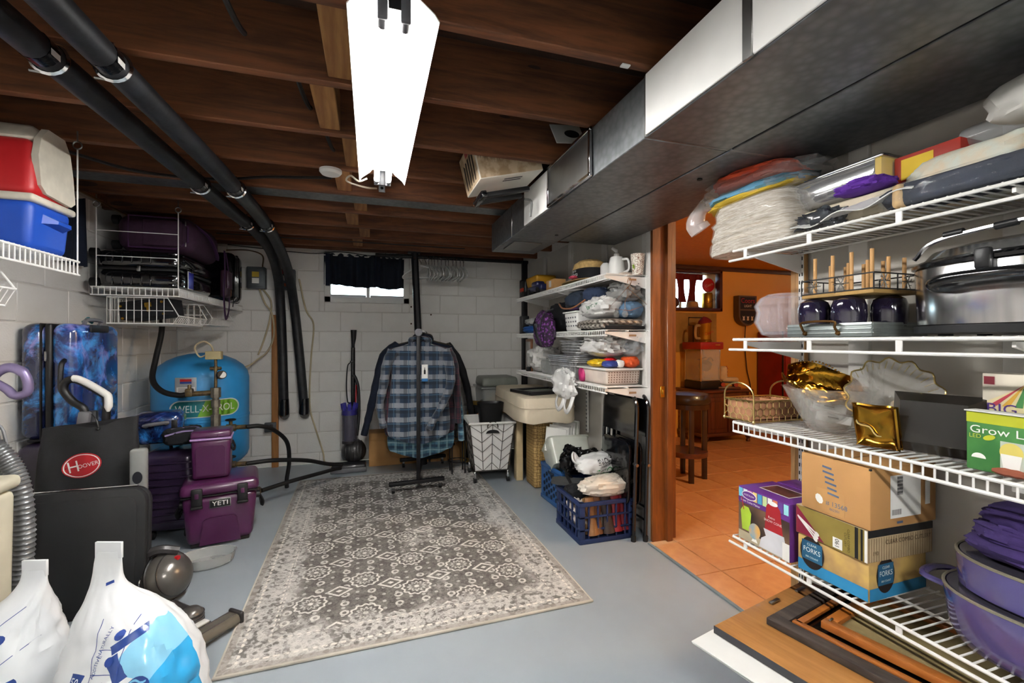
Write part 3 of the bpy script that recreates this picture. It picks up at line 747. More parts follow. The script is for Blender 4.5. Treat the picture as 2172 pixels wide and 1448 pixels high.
# red, white and blue picnic cooler
BLUE = M('cooler_blue', '#1f4fb8', .42, var=.05, bump=.05, bs=200); CRED = M('cooler_red', '#b81f24', .4, var=.05, bump=.05, bs=200); CWH = M('cooler_cream', '#d9d2c2', .45, var=.08, sc=12)
t = T('picnic_cooler', 'large picnic cooler with blue base, red upper body and cream lid', 'cooler', (-1.415, 2.27, 1.579), 0)
P(t, 'blue_base', B().box((0, 0, .095), (.395, .25, .19), .03, 4, top=(1, 1), bot=(.93, .9)), BLUE)
P(t, 'white_band', B().box((0, 0, .195), (.415, .265, .03), .012, 3), CWH)
P(t, 'red_body', B().box((0, 0, .315), (.4, .252, .22), .03, 4, top=(.93, .86)), CRED)
li = P(t, 'lid', B().box((0, 0, .455), (.39, .235, .07), .028, 4, top=(.9, .55), bot=(1, 1)), CWH)
P(li, 'lid_slot', B().box((-.12, -.062, .482), (.1, .02, .006), .003, 1, RX(-25)), DKGREY)
for s in (-1, 1):
    pr = [(-.09, .25), (-.06, .225), (.09, .215), (.118, .235), (.105, .34), (.085, .43), (.05, .48), (-.05, .48), (-.09, .43), (-.105, .36)]
    P(t, 'lid_cheek', B().prism([(s * y, z) for y, z in pr], .022, flat_on((s * .187, 0, 0), (0, s, 0), (0, 0, 1))), CWH)
    h = P(t, 'carry_handle', B().add([(s * .19, -.06, .15), (s * .19, .07, .15), (s * .225, .06, .13), (s * .225, -.02, .13), (s * .19, -.06, .11), (s * .19, .07, .1), (s * .225, .06, .115), (s * .225, -.02, .118)], [[0, 1, 2, 3], [7, 6, 5, 4], [3, 2, 6, 7], [0, 3, 7, 4], [1, 5, 6, 2], [0, 4, 5, 1]]), BLUE)
b = B(RIGHT(.1995, .06, .2)).plate((0, 0, 0), (.08, .014)); P(t, 'band_slot', b.at(RIGHT(.2085, -.02, .196)), M('white_slot', '#b8b4aa', .5))
# wire basket clipped under the first shelf
def wire_basket(t, x0, x1, y0, y1, z0, z1, scoop, g=.03):
    """x1 side is the low front"""
    for (n, pts) in (('rim_wire', [(x0, y0, z1), (x1 - .06, y0, z1), (x1, y0, scoop), (x1, y1, scoop), (x1 - .06, y1, z1), (x0, y1, z1)]), ('base_wire', [(x0, y0, z0), (x1 - .03, y0, z0), (x1 - .03, y1, z0), (x0, y1, z0)])):
        P(t, n, B().tube(pts, .004, 6, closed=True), WIRE)
    b = B()
    n = int((y1 - y0) / g)
    for i in range(n + 1):
        y = y0 + (y1 - y0) * i / n; b.tube([(x0, y, z1), (x0, y, z0), (x1 - .03, y, z0), (x1, y, scoop)], .002, 5)
    for s in (y0, y1):
        k = int((x1 - x0) / .045)
        for i in range(k):
            x = x0 + (x1 - .06 - x0) * i / k + .02; b.cyl((x, s, z0), (x, s, z1), .0022, n=5)
        b.cyl((x0, s, (z0 + z1) / 2), (x1 - .03, s, (z0 + z1) / 2), .0022, n=5)
    for i in range(6): x = x0 + (x1 - x0 - .03) * i / 5; b.cyl((x, y0, z0), (x, y1, z0), .0022, n=5)
    stuff(P(t, 'basket_wires', b, WIRE))
t = T('wire_basket', 'small white wire basket under the cooler shelf at the picture edge', 'basket', (-1.6, 1.6, 1.36), 0)
wire_basket(t, 0, .37, 0, .49, 0, .15, .06)
for y in (.02, .47): P(t, 'hanger_hook', B().tube([(.3, y, .15), (.3, y, .19), (.3, y + .015, .2), (.3, y + .015, .185)], .004, 5), WIRE)

s2 = wire_shelf('white wire shelf hung by the corner carrying black and purple luggage', (-1.63, 3.37, 1.567), 0, 1.46, .46, lh=.05)
hang_wires(s2, [(.03, .0), (.455, .0)], (.19, .345), ZJ - 1.567)
P(s2, 'end_rail', B().cyl((0, 0, -.05), (.46, 0, -.05), .004, n=6), WIRE); b = B()
for i in range(16): b.cyl((.01 + .03 * i, 0, 0), (.01 + .03 * i, 0, -.05), .0025, n=5)
stuff(P(s2, 'end_wires', b, WIRE))
CASEB = M('black_polycarbonate', '#0e0e10', .12, var=.1, coat=1); PURF = M('plum_fabric', '#3a1f36', .8, var=.12, sc=25, bump=.2, bs=240); PURS = M('plum_strap', '#43204a', .7, var=.1)
def wheel(t, c, r=.03, ax=(1, 0, 0)):
    w_ = P(t, 'wheel', B().cyl(V(c) - V(ax) * .018, V(c) + V(ax) * .018, r, n=16), RUB)
    P(w_, 'wheel_hub', B().cyl(V(c) - V(ax) * .02, V(c) + V(ax) * .02, r * .5, n=12), DKGREY); return w_
t = T('hard_suitcase', 'glossy black hard suitcase lying flat on the wire shelf with blue tag', 'suitcase', (-1.4, 3.72, 1.571), 0)
P(t, 'lower_shell', B().box((.0, 0, .058), (.44, .62, .115), .04, 4), CASEB); P(t, 'upper_shell', B().box((0, 0, .182), (.44, .62, .115), .04, 4), CASEB)
P(t, 'zip_band', B().box((0, 0, .12), (.43, .61, .02), .006), BLK)
for z in (.05, .19):
    for i in range(5): P(t, 'rib', B().box((-.14 + .05 * i, -.309, z), (.012, .012, .07), .005), CASEB)
    for k in range(3): P(t, 'corner_rib', B().tube(arc((.165, -.255, z - .03 + .03 * k), .058, -95, 5, 8, 'xy'), .007, 6), CASEB)
P(t, 'lock', B().box((.0, -.313, .12), (.02, .012, .035), .004), STEEL)
wheel(t, (-.245, -.27, .03)); wheel(t, (-.245, -.27, .215)); wheel(t, (-.245, .27, .03)); wheel(t, (-.245, .27, .215))
P(t, 'side_handle', B().tube(smooth([(.22, -.1, .15), (.25, -.08, .15), (.255, .02, .15), (.22, .06, .15)], 4), .009, 6), DKGREY)
g = P(t, 'luggage_tag', B().box((.232, -.16, .07), (.006, .085, .11), .003), M('tag_blue', '#2b2fb0', .4), 'blue luggage tag'); P(g, 'tag_border', B().box((.23, -.16, .07), (.006, .095, .12), .003), FILMW)
P(g, 'tag_loop', B().tube(smooth([(.233, -.16, .12), (.24, -.13, .15), (.245, -.08, .155)], 4), .004, 5), BLK)
t = T('soft_suitcase', 'plum fabric suitcase lying on top of the black hard suitcase', 'suitcase', (-1.36, 3.8, 1.815), 0)
P(t, 'body', B().box((0, 0, .13), (.44, .58, .25), .085, 5), PURF); P(t, 'piping', B().tube([(x, -.285, z) for x, z in ((-.14, .03), (.12, .03), (.19, .08), (.19, .18), (.12, .235), (-.14, .235))], .006, 6, closed=True), PURS)
wheel(t, (-.23, -.22, .05)); wheel(t, (-.23, -.22, .215)); wheel(t, (-.23, .22, .05)); wheel(t, (-.23, .22, .215))
P(t, 'front_pocket', B().box((.05, -.292, .13), (.22, .02, .17), .02), PURF)
for z in (.06, .2): P(t, 'zip_pull', B().box((.18, -.297, z), (.008, .006, .03), .002), STEEL)
P(t, 'shoulder_strap', B().tube(smooth([(.2, -.2, .22), (.26, -.1, .15), (.27, .02, .06), (.25, .1, .03)], 5), .014, 6, flat=.3), PURS)
t = T('hard_suitcase', 'glossy black hard suitcase standing at the far end of the wire shelf', 'suitcase', (-1.37, 4.52, 1.571), 0)
P(t, 'shell', B().box((0, -.075, .215), (.5, .14, .42), .05, 4), CASEB); P(t, 'shell', B().box((0, .075, .215), (.5, .14, .42), .05, 4), CASEB); P(t, 'zip_band', B().box((0, 0, .215), (.49, .02, .41), .04, 3), BLK)
for k in range(4): P(t, 'rib', B().box((.25, -.12 + .03 * k, .215), (.012, .01, .34), .004), CASEB)
wheel(t, (.2, -.12, -.0 + .03), .026, (0, 1, 0)); wheel(t, (.2, .12, .03), .026, (0, 1, 0))
t = T('shoulder_bag', 'small plum bag on a strap hanging over the wire shelf edge', 'bag', (-1.15, 4.13, 1.4), 0)
P(t, 'pouch', B().box((.015, .07, .3), (.05, .13, .22), .02, 3), M('plum_vinyl', '#3c2030', .45)); P(t, 'flap', B().box((.043, .07, .33), (.012, .12, .14), .006), M('plum_vinyl2', '#4a2840', .4))
P(t, 'strap', B().tube(smooth([(.02, .02, .56), (.03, .0, .4), (.03, -.03, .22), (.03, -.01, .08), (.02, .06, .02), (.02, .12, .06), (.02, .15, .16), (.02, .13, .4), (.02, .06, .55)], 5), .018, 6, flat=.25, closed=False), PURS)
P(t, 'dark_strap', B().tube(smooth([(.02, .16, .5), (.05, .18, .3), (.04, .17, .12)], 4), .01, 6, flat=.3), BLKC)
t = T('wire_basket', 'white wire basket hanging under the luggage shelf', 'basket', (-1.57, 3.42, 1.345), 0)
wire_basket(t, 0, .38, 0, .52, 0, .165, .05)
t2 = T('wire_basket', 'white wire basket deeper under the luggage shelf by the corner', 'basket', (-1.57, 4.0, 1.36), 0); wire_basket(t2, 0, .4, 0, .55, 0, .15, .05)
t = T('latched_case', 'black case with gold latches tilted in the white wire basket', 'case', (-1.4, 3.62, 1.366), -8)
q = RY(-8); P(t, 'body', B(q).box((0, 0, .07), (.27, .22, .1), .006), BLKC); P(t, 'lid', B(q).box((0, 0, .128), (.27, .22, .018), .005), BLKC)
P(t, 'latch', B(q).box((.04, -.113, .1), (.04, .008, .03), .003).box((.04, -.116, .08), (.02, .008, .05), .003), BRASS, 'gold clasp')
for x, z in ((-.12, .03), (-.12, .11), (.12, .03), (.12, .11)): P(t, 'corner_stud', B(q).lathe([(.009, 0), (.006, .005), (0, .006)], 10, FRONT(x, -.11, z)), BRASS)

# ================================================================ standing luggage by the left wall
t = MT('galaxy_print'); x, y, z = t.xyz(); n = t.noise(7, 6, None, .65, .6); n2 = t.noise(5, 5, t.vec(x + 3.1, y, z), .6, .8); st = t.voro(60) < .07
c = t.mix((x + .0).step(-.06, .1) * .8 + n * .2, '#191a3c', '#1d50b4'); c = t.mix(n.step(.44, .64), c, '#3694e4'); c = t.mix(n2.step(.54, .7) * .8, c, '#9a8fd0'); c = t.mix((n * n2).step(.34, .22) * .75, c, '#0d1230'); c = t.mix(st * n.step(.45, .6), c, '#a9d4f5')
t.col(c); t.rough(.22); t.set(Coat_Weight=.8, Coat_Roughness=.08); GALX = t.m
t = T('galaxy_suitcase', 'large blue galaxy-print hard suitcase standing against the left wall', 'suitcase', (-1.575, 3.105, .715), 0)
P(t, 'front_shell', B().box((.062, 0, .31), (.12, .43, .6), .05, 5), GALX); P(t, 'back_shell', B().box((-.065, 0, .31), (.115, .43, .6), .05, 5), GALX)
P(t, 'zip_band', B().box((0, 0, .31), (.03, .424, .595), .012, 3), BLK); P(t, 'zip_pull', B().box((-.005, -.216, .44), (.01, .012, .05), .003), STEEL)
P(t, 'expansion_zip', B().box((-.03, 0, .31), (.008, .426, .597), .003), RUB)
h = P(t, 'side_handle', B().tube(smooth([(.07, -.212, .42), (.07, -.24, .39), (.07, -.245, .28), (.07, -.212, .24)], 4), .011, 6), BLK)
h = P(t, 'top_handle', B().tube(smooth([(.08, -.07, .605), (.09, -.065, .632), (.09, .065, .632), (.08, .07, .605)], 4), .011, 6), GREYP)
P(t, 'handle_recess', B().box((.125, -.02, .585), (.012, .17, .04), .012), BLK)
P(t, 'ribbon', B().tube(smooth([(.06, -.04, .62), (.07, -.01, .645), (.05, .03, .635), (.06, .05, .62)], 4), .008, 5), M('teal_ribbon', '#1c7f86', .6))
for yy in (-.16, .16): P(t, 'foot', B().box((.0, yy, .006), (.2, .05, .014), .004), BLK)
DPUR = M('dark_purple_shell', '#2b2038', .3, var=.1, coat=.5)
t = T('dark_suitcase', 'dark purple hard suitcase under the blue galaxy suitcase', 'suitcase', (-1.56, 3.1, 0), 0)
P(t, 'shell', B().box((0, 0, .38), (.29, .46, .65), .05, 4), DPUR); P(t, 'zip_band', B().box((0, 0, .38), (.02, .466, .656), .05, 3), BLK)
for xx, yy in ((-.1, -.18), (.1, -.18), (-.1, .18), (.1, .18)): wheel(t, (xx, yy, .027), .026)
def ribbed_case(name, label, loc, rz, w_, d_, h_, m, nr=9):
    t = T(name, label, 'suitcase', loc, rz); P(t, 'shell', B().box((0, 0, .05 + h_ / 2), (w_, d_, h_), .06, 5), m)
    for i in range(nr):
        z = .05 + .07 + (h_ - .14) * i / (nr - 1)
        P(t, 'rib', B().tube([(x, y, z) for x, y in ((-w_ / 2 + .06, -d_ / 2), (w_ / 2 - .06, -d_ / 2), (w_ / 2 - .018, -d_ / 2 + .018), (w_ / 2, -d_ / 2 + .06), (w_ / 2, d_ / 2 - .06), (w_ / 2 - .06, d_ / 2), (-w_ / 2 + .06, d_ / 2), (-w_ / 2, d_ / 2 - .06), (-w_ / 2, -d_ / 2 + .06), (-w_ / 2 + .018, -d_ / 2 + .018))], .009, 6, closed=True), m)
    for xx in (-1, 1):
        for yy in (-1, 1): wheel(t, (xx * (w_ / 2 - .05), yy * (d_ / 2 - .05), .027), .026)
    return t
PUR2 = M('plum_metallic_shell', '#3b2b47', .28, metal=.3, var=.08, coat=.6)
t = ribbed_case('ribbed_suitcase', 'plum ribbed hard suitcase standing behind the purple coolers', (-1.2, 3.47, 0), 0, .3, .4, .5, PUR2)
P(t, 'top_handle', B().tube(smooth([(-.02, -.08, .55), (-.02, -.075, .575), (-.02, .075, .575), (-.02, .08, .55)], 3), .01, 6), BLK)
t = T('galaxy_bag', 'small blue galaxy-print case behind the purple coolers', 'suitcase', (-1.29, 3.42, .585), 10)
P(t, 'shell', B().box((0, 0, .1), (.26, .2, .2), .05, 4), GALX); P(t, 'handle', B().tube(smooth([(-.05, -.1, .12), (-.05, -.125, .13), (.05, -.125, .14), (.05, -.1, .13)], 3), .012, 6), GREYP); P(t, 'buckle', B().box((.09, -.102, .12), (.03, .01, .06), .004), BLK)
t = T('dark_pouch', 'black zip pouch with lilac trim lying beside the small purple cooler', 'pouch', (-1.14, 3.34, .585), 20)
P(t, 'body', B().blob((0, 0, .05), (.1, .1, .05), 3, .1, 2, 4, 20), BLKC); P(t, 'trim', B().tube(smooth([(-.09, -.09, .07), (0, -.1, .09), (.09, -.08, .085), (.06, 0, .095), (-.06, -.02, .095)], 4), .006, 5), M('lilac_trim', '#8d7aa8', .5))

# ================================================================ blue pressure tank with its plumbing
TBL = M('tank_blue', '#3394d4', .42, var=.08, sc=5, bump=.08, bs=120, coat=.15)
TX, TY, TR_ = -1.29, 4.17, .325
t = T('pressure_tank', 'big blue steel well pressure tank with green oval logo', 'tank', (TX, TY, 0), 0)
pf = [(.0, .2)] + [(TR_ * math.sin(R(a)), .34 - .14 * math.cos(R(a))) for a in (15, 30, 45, 60, 75, 90)] + [(TR_, .62), (TR_ + .004, .625), (TR_ + .004, .64), (TR_, .645)] + [(TR_ * math.cos(R(a)), .94 + .2 * math.sin(R(a))) for a in (0, 15, 30, 45, 60, 75)] + [(0, 1.14)]
TKB = B().lathe(pf, 48); P(t, 'vessel', TKB, TBL)
P(t, 'base_ring', B().lathe([(.24, 0), (.24, .27), (.232, .27), (.232, 0)], 40), TBL)
dv = V((-TX, -TY, 0)).normalized(); sx = V((-dv.y, dv.x, 0)); dn = -dv
def on_tank(u, z): return flat_on(V((0, 0, z)) + dv * .6 + sx * u, tuple(sx), (0, 0, 1))
def cap_poly(w_, h_, n=10):
    r = h_ / 2; return [(w_ / 2 - r + r * math.cos(R(a)), r * math.sin(R(a))) for a in range(-90, 91, 18)] + [(-w_ / 2 + r + r * math.cos(R(a)), r * math.sin(R(a))) for a in range(90, 271, 18)]
def pill(w_, h_, m):
    b = B(m); p = cap_poly(w_, h_); k = len(p) // 2; lo = [q for q in p if q[1] <= 1e-9]; xs = sorted({round(q[0], 4) for q in p} | {round(-w_ / 2 + w_ * i / 16, 4) for i in range(17)})
    def hh(x): r = h_ / 2; e = abs(x) - (w_ / 2 - r); return r if e <= 0 else math.sqrt(max(r * r - e * e, 0))
    for a, c in zip(xs, xs[1:]): b.add([(a, -hh(a), 0), (c, -hh(c), 0), (c, hh(c), 0), (a, hh(a), 0)], [[0, 1, 2, 3]])
    return b
lg = P(t, 'logo_border', wrap(pill(.44, .13, on_tank(.02, .73)), TKB, dn, .002), M('logo_white', '#dfe6e4', .4))
P(lg, 'logo_teal', wrap(pill(.42, .115, on_tank(.02, .73)), TKB, dn, .003), M('logo_teal', '#1f7f86', .4))
P(lg, 'logo_green', wrap(B(on_tank(.02, .73)).grid(lambda u, v: (-.0 + .05 * (1 - v) * -1 + u * (.155 + .05 * (1 - v)) + .0, (v - .5) * .115, 0), 10, 6), TKB, dn, .004), M('logo_green', '#7fbf3c', .4))
P(lg, 'logo_green', wrap(pill(.2, .115, on_tank(.13, .73)), TKB, dn, .004), M('logo_green2', '#7fbf3c', .4))
P(lg, 'lettering', wrap(B().text('WELL-X-TROL', .075, on_tank(.02, .73), .37), TKB, dn, .006), M('logo_letters', '#eef2f0', .4))
pl = P(t, 'rating_plate', wrap(patch(B(), on_tank(-.1, .9), .13, .13), TKB, dn, .003), M('plate_silver', '#b9bcc0', .4, metal=.4))
P(pl, 'red_strip', wrap(patch(B(), on_tank(-.1, .945), .07, .018), TKB, dn, .005), RED); P(pl, 'blue_strip', wrap(patch(B(), on_tank(-.1, .928), .07, .014), TKB, dn, .005), INKB); P(pl, 'white_field', wrap(patch(B(), on_tank(-.1, .87), .11, .05), TKB, dn, .005), PAPER)
b = B()
for i in range(4): patch(b, on_tank(-.1, .885 - .01 * i), .09, .003, 5)
stuff(P(pl, 'fine_print', wrap(b, TKB, dn, .007), INK))
OLDB = M('tarnished_brass', '#8a744c', .45, metal=.7, var=.25, sc=30, c2='#5d5348'); OLDG = M('old_galvanised', '#8a8578', .5, metal=.6, var=.2, sc=25)
PX, PY = -1.075, 3.745
t = T('tank_manifold', 'tarnished brass and steel pipe stack with valves before the blue tank', 'plumbing', (PX, PY, 0), 0)
P(t, 'riser_pipe', B().cyl((0, 0, .05), (0, 0, .86), .021, n=14), OLDG)
for z, r, h in ((.86, .034, .07), (.78, .03, .05), (.66, .033, .08), (.5, .03, .04), (.36, .033, .06), (.2, .03, .05), (.1, .033, .05)): P(t, 'pipe_fitting', B().cyl((0, 0, z - h / 2), (0, 0, z + h / 2), r, n=8), OLDG)
P(t, 'gauge_stem', B().cyl((0, 0, .89), (0, 0, 1.1), .01, n=10), OLDB); P(t, 'cross_tee', B().cyl((-.035, 0, 1.035), (.035, 0, 1.035), .012, n=10).cyl((0, 0, 1.02), (0, 0, 1.05), .016, n=10), OLDB)
g = P(t, 'pressure_gauge', B().cyl((.03, -.0, .985), (.05, -.03, .99), .03, n=18), BLK); P(g, 'gauge_face', B().cyl((.0505, -.0302, .9902), (.0507, -.0306, .9903), .024, n=18), PAPER); P(g, 'gauge_pipe', B().cyl((0, 0, .96), (.035, -.003, .985), .008, n=8), OLDB)
P(t, 'pressure_switch', B().box((-.01, 0, 1.13), (.1, .06, .06), .006), M('khaki_box', '#a99c74', .5)); P(t, 'switch_cable', B().tube(smooth([(-.05, 0, 1.14), (-.1, 0, 1.12), (-.13, 0, 1.19), (-.08, 0, 1.23), (-.03, 0, 1.2), (-.02, .02, 1.15)], 5), .006, 6), CREAM)
P(t, 'inlet_pipe', B().cyl((0, 0, .86), (-.15, -.01, .855), .019, n=10), OLDB); P(t, 'inlet_valve', B().box((-.16, -.01, .865), (.05, .045, .06), .012).cyl((-.16, -.01, .87), (-.16, -.01, .92), .012, n=8), OLDB)
def valve(z, L):
    P(t, 'branch_pipe', B().cyl((0, 0, z), (L, -.02, z + .004), .017, n=10), OLDB)
    v = P(t, 'gate_valve', B().cyl((L * .5 - .03, -.01, z), (L * .5 + .03, -.01, z), .027, n=8).cyl((L * .5, -.01, z), (L * .5, -.02, z + .055), .012, n=8), OLDB)
    P(v, 'valve_wheel', B().tube(arc((L * .5, -.02, z + .06), .03, 0, 360, 14, 'xy')[:-1], .006, 6, closed=True).cyl((L * .5 - .03, -.02, z + .06), (L * .5 + .03, -.02, z + .06), .005, n=6), BLKM)
valve(.6, .2); valve(.33, .2)
P(t, 'drain_pipe', B().cyl((0, 0, .12), (.3, -.03, .13), .021, n=10), OLDB); P(t, 'drain_fitting', B().cyl((.2, -.02, .128), (.29, -.03, .13), .03, n=8), OLDB)
P(t, 'foot_bracket', B().box((0, 0, .025), (.08, .08, .05), .008), OLDG)
def hose(label, pts, r=.016): ONE('black_hose', label, 'hose', B().tube(smooth(pts, 6), r, 10), RUB)
hose('black hose dropping from the wire basket to the tank inlet', [(-1.49, 3.98, 1.5), (-1.49, 3.97, 1.3), (-1.5, 3.9, 1.1), (-1.48, 3.8, .96), (-1.4, 3.74, .88), (-1.3, 3.73, .85), (-1.245, 3.735, .855)], .019)
hose('black hose curving down from the upper valve to the floor', [(-.87, 3.72, .604), (-.79, 3.75, .6), (-.72, 3.85, .55), (-.65, 4.0, .42), (-.64, 4.05, .25), (-.66, 4.06, .1), (-.66, 4.07, .03)])
hose('black hose from the lower valve running to the vacuum', [(-.87, 3.72, .334), (-.7, 3.78, .33), (-.5, 3.95, .27), (-.35, 4.1, .19), (-.24, 4.2, .15)])
hose('lowest black hose from the drain pipe to the vacuum', [(-.77, 3.71, .13), (-.6, 3.85, .14), (-.42, 4.0, .14), (-.3, 4.12, .135), (-.25, 4.16, .13)])
# ================================================================ purple coolers
YP = M('cooler_plum', '#4d1f47', .3, var=.05, coat=.3); YPD = M('cooler_plum_dark', '#471c42', .35, var=.05)
t = T('hard_cooler', 'large glossy plum hard cooler with black latches on the floor', 'cooler', (-.9, 3.25, 0), 13)
CB = B().box((0, 0, .165), (.385, .33, .29), .035, 4, bot=(.87, .84)); P(t, 'body', CB, YP)
P(t, 'lid', B().box((0, 0, .353), (.415, .355, .075), .03, 4, top=(.95, .94)), YP); P(t, 'lid_seam', B().box((0, 0, .313), (.39, .335, .008), .003), RUB)
q = RX(-4.4)
P(t, 'front_panel', B(TR(-.0, -.148, .02) @ RX(4.5)).prism([(-.105, 0), (.105, 0), (.085, .145), (.07, .16), (-.07, .16), (-.085, .145)], .004, flat_on((0, 0, 0), (1, 0, 0), (0, 0, 1))), YPD)
for s in (-1, 1):
    l = P(t, 'latch', B().box((s * .115, -.182, .31), (.055, .014, .115), .006), BLK); P(l, 'latch_window', B().box((s * .115, -.187, .325), (.02, .01, .03), .002), YP)
    P(l, 'latch_foot', B().box((s * .115, -.186, .258), (.06, .02, .018), .006), RUB)
    h = P(t, 'handle_boss', B().cyl((s * .18, -.05, .25), (s * .21, -.05, .25), .022, n=14), BLK)
    P(t, 'carry_handle', B().tube(smooth([(s * .205, -.05, .25), (s * .225, -.03, .2), (s * .22, .04, .15), (s * .205, .1, .22)], 4), .013, 6, flat=.5), BLKC)
    P(t, 'foot', B().box((s * .12, 0, .011), (.06, .24, .022), .005), RUB)
lg = P(t, 'logo_plate', B(FRONT(.0, -.1655, .262)).box((0, 0, 0), (.1, .042, .004), .001), BLK); P(lg, 'logo_border', B(FRONT(0, -.1655, .262)).box((0, 0, -.0015), (.108, .05, .004), .001), STEEL); P(lg, 'lettering', B().text('YETI', .038, FRONT(0, -.1682, .262), .08), WPL)
t = T('small_cooler', 'small plum lunch cooler with lilac band standing on the large cooler', 'cooler', (-.945, 3.235, .3925), 10)
P(t, 'body', B().box((0, 0, .12), (.205, .175, .24), .02, 3, bot=(.93, .93)), YP); P(t, 'band', B().box((0, 0, .243), (.216, .186, .014), .006, 3), M('lilac_band', '#a987bd', .4)); P(t, 'lid', B().box((0, 0, .272), (.215, .185, .045), .014, 3, top=(.95, .94)), YP)
P(t, 'lid_catch', B().box((.01, -.094, .262), (.05, .008, .016), .003), YPD); P(t, 'front_panel', B(TR(0, -.0852, .115) @ RX(1.6)).prism([(-.075, -.09), (.075, -.09), (.075, .075), (.06, .09), (-.06, .09), (-.075, .075)], .004, flat_on((0, 0, 0), (1, 0, 0), (0, 0, 1))), YPD)
P(t, 'side_handle', B().tube(smooth([(.1, -.06, .2), (.115, -.05, .16), (.115, .05, .16), (.1, .06, .2)], 4), .007, 6), BLKC)

# ================================================================ vacuum in its black dust cloth
t = T('vacuum_bag', 'black cloth storage bag with round red logo slung on a vacuum', 'bag', (-1.325, 2.75, 0), 4)
HB = B()
secs = []
for i in range(15):
    v = i / 14; z = .16 + .67 * v; w_ = .19 - .006 * math.sin(v * 9) - .02 * max(0, .3 - v); dp = .075 * (1 - v) ** .5 * .8 + .018
    s = oval(0, 0, z, w_, dp, 36, 3.2, 2, .05)
    s = [(x, y - .025 * math.exp(-((x - .07 * (v - .2)) / .05) ** 2) * (1 - v) * 1.2 + .012 * math.sin(x * 26 + v * 5), zz + (.02 * (x / .19) if v > .9 else 0) - (.03 * math.exp(-((x - .03) / .06) ** 2) if v > .95 else 0)) for x, y, zz in s]
    secs.append(s)
loft(HB, secs); P(t, 'cloth', HB, M('black_nonwoven', '#1b1b1e', .75, var=.15, sc=10, bump=.25, bs=150))
fm = FRONT(-.015, -.3, .63) @ RZ(14)
lg = P(t, 'logo_disc', wrap(B().grid(lambda u, v: (.082 * v * math.cos(2 * PI * u), .058 * v * math.sin(2 * PI * u), 0), 28, 5, m=fm), HB, (0, 1, 0), .002), M('logo_red', '#c0222c', .5))
P(lg, 'logo_ring', wrap(B().tube([(.075 * math.cos(R(a)), .051 * math.sin(R(a)), 0) for a in range(0, 360, 12)], .003, 4, closed=True, flat=.3).at(MX()), B(), (0, 1, 0)), WPL) if False else None
rb = B(); ring = [(k * math.cos(R(a)), k * .69 * math.sin(R(a)), 0) for k in (.072, .077) for a in range(0, 360, 12)]
rb.add(ring, [[i, (i + 1) % 30, 30 + (i + 1) % 30, 30 + i] for i in range(30)], fm); P(lg, 'logo_ring', wrap(rb, HB, (0, 1, 0), .0035), WPL)
P(lg, 'lettering', wrap(B().text('H', .075, fm @ TR(-.035, .0, 0)).text('OOVER', .026, fm @ TR(.027, -.004, 0)), HB, (0, 1, 0), .004), WPL)
P(t, 'toggle', B().lathe([(0, 0), (.008, .004), (.008, .012), (0, .016)], 10, FRONT(.04, -.03, .8)), BLK); P(t, 'draw_cord', B().tube(smooth([(.04, -.03, .8), (.03, -.025, .84), (.005, -.01, .87)], 4), .003, 5), BLK)
t = T('stick_vacuum', 'white and black looped vacuum handle rising out of the black bag', 'vacuum', (-1.375, 2.8, 0), 0)
P(t, 'pole', B().box((.02, .015, .45), (.05, .03, .86), .01), DKGREY)
loop = smooth([(.085, 0, .82), (.09, 0, .93), (.07, 0, .965), (-.03, 0, 1.035), (-.075, 0, 1.03), (-.085, 0, .985), (-.05, 0, .93), (-.005, 0, .89), (.0, 0, .83)], 5)
P(t, 'grip', B().tube(loop, .018, 10), BLK); P(t, 'white_cover', B().tube([p + V((.012, -.012, .006)) for p in loop[2:19]], [.006] + [.017] * 15 + [.006], 10), WPL); P(t, 'grey_cover', B().box((-.0, -.012, .83), (.05, .03, .1), .01, rot=RY(8)), GREYP)

# ================================================================ hose vacuum, cream bin, folded table
t = T('canister_hose_vacuum', 'lilac looped vacuum handle with coiled grey cord and ribbed hose', 'vacuum', (-1.505, 2.44, 0), 0)
LIL = M('lilac_metallic', '#8d7fa6', .35, metal=.4)
P(t, 'handle_loop', B().tube(smooth([(-.03, 0, .9), (-.02, 0, 1.02), (.0, 0, 1.09), (.05, 0, 1.12), (.1, 0, 1.09), (.11, 0, 1.02), (.07, 0, 1.0), (.04, 0, 1.03), (.0, 0, 1.06)], 5), [.02] * 20 + [.017] * 21, 10), LIL)
P(t, 'wand', B().cyl((-.02, .01, .03), (-.03, 0, .92), .016, n=12), M('khaki_wand', '#8a8474', .4)); P(t, 'cord_hook', B().box((-.02, -.03, .86), (.03, .05, .02), .006), BLK)
for i in range(3): P(t, 'cord_loop', B().tube(smooth([(-.03 + .012 * i, -.04, .89), (.02 + .02 * i, -.05, .86), (.035 + .022 * i, -.05, .6), (.025 + .02 * i, -.05, .4 - .03 * i), (-.01, -.045, .45), (-.03, -.04, .87)], 5), .006, 6), M('grey_cord', '#8e9196', .45))
hs = smooth([(-.1, -.1, .9), (.0, -.1, .86), (.09, -.1, .77), (.14, -.1, .65), (.15, -.09, .45), (.13, -.08, .25), (.08, -.06, .06)], 30); P(t, 'ribbed_hose', B().tube(hs, [.031 if i % 3 else .036 for i in range(len(hs))], 14), M('grey_hose', '#85878a', .3, metal=.35))
P(t, 'floor_base', B().box((0, .02, .03), (.16, .12, .06), .02), DKGREY)
t = T('cream_bin', 'tall cream plastic bin at the picture edge beside the folded table', 'bin', (-1.425, 2.06, 0), 0)
CRM = M('cream_plastic', '#d8d2bc', .45, var=.04); P(t, 'body', B().box((0, 0, .34), (.3, .24, .68), .03, 3, bot=(.94, .94)), CRM); P(t, 'lid', B().box((0, 0, .705), (.32, .26, .05), .02, 3), CRM)
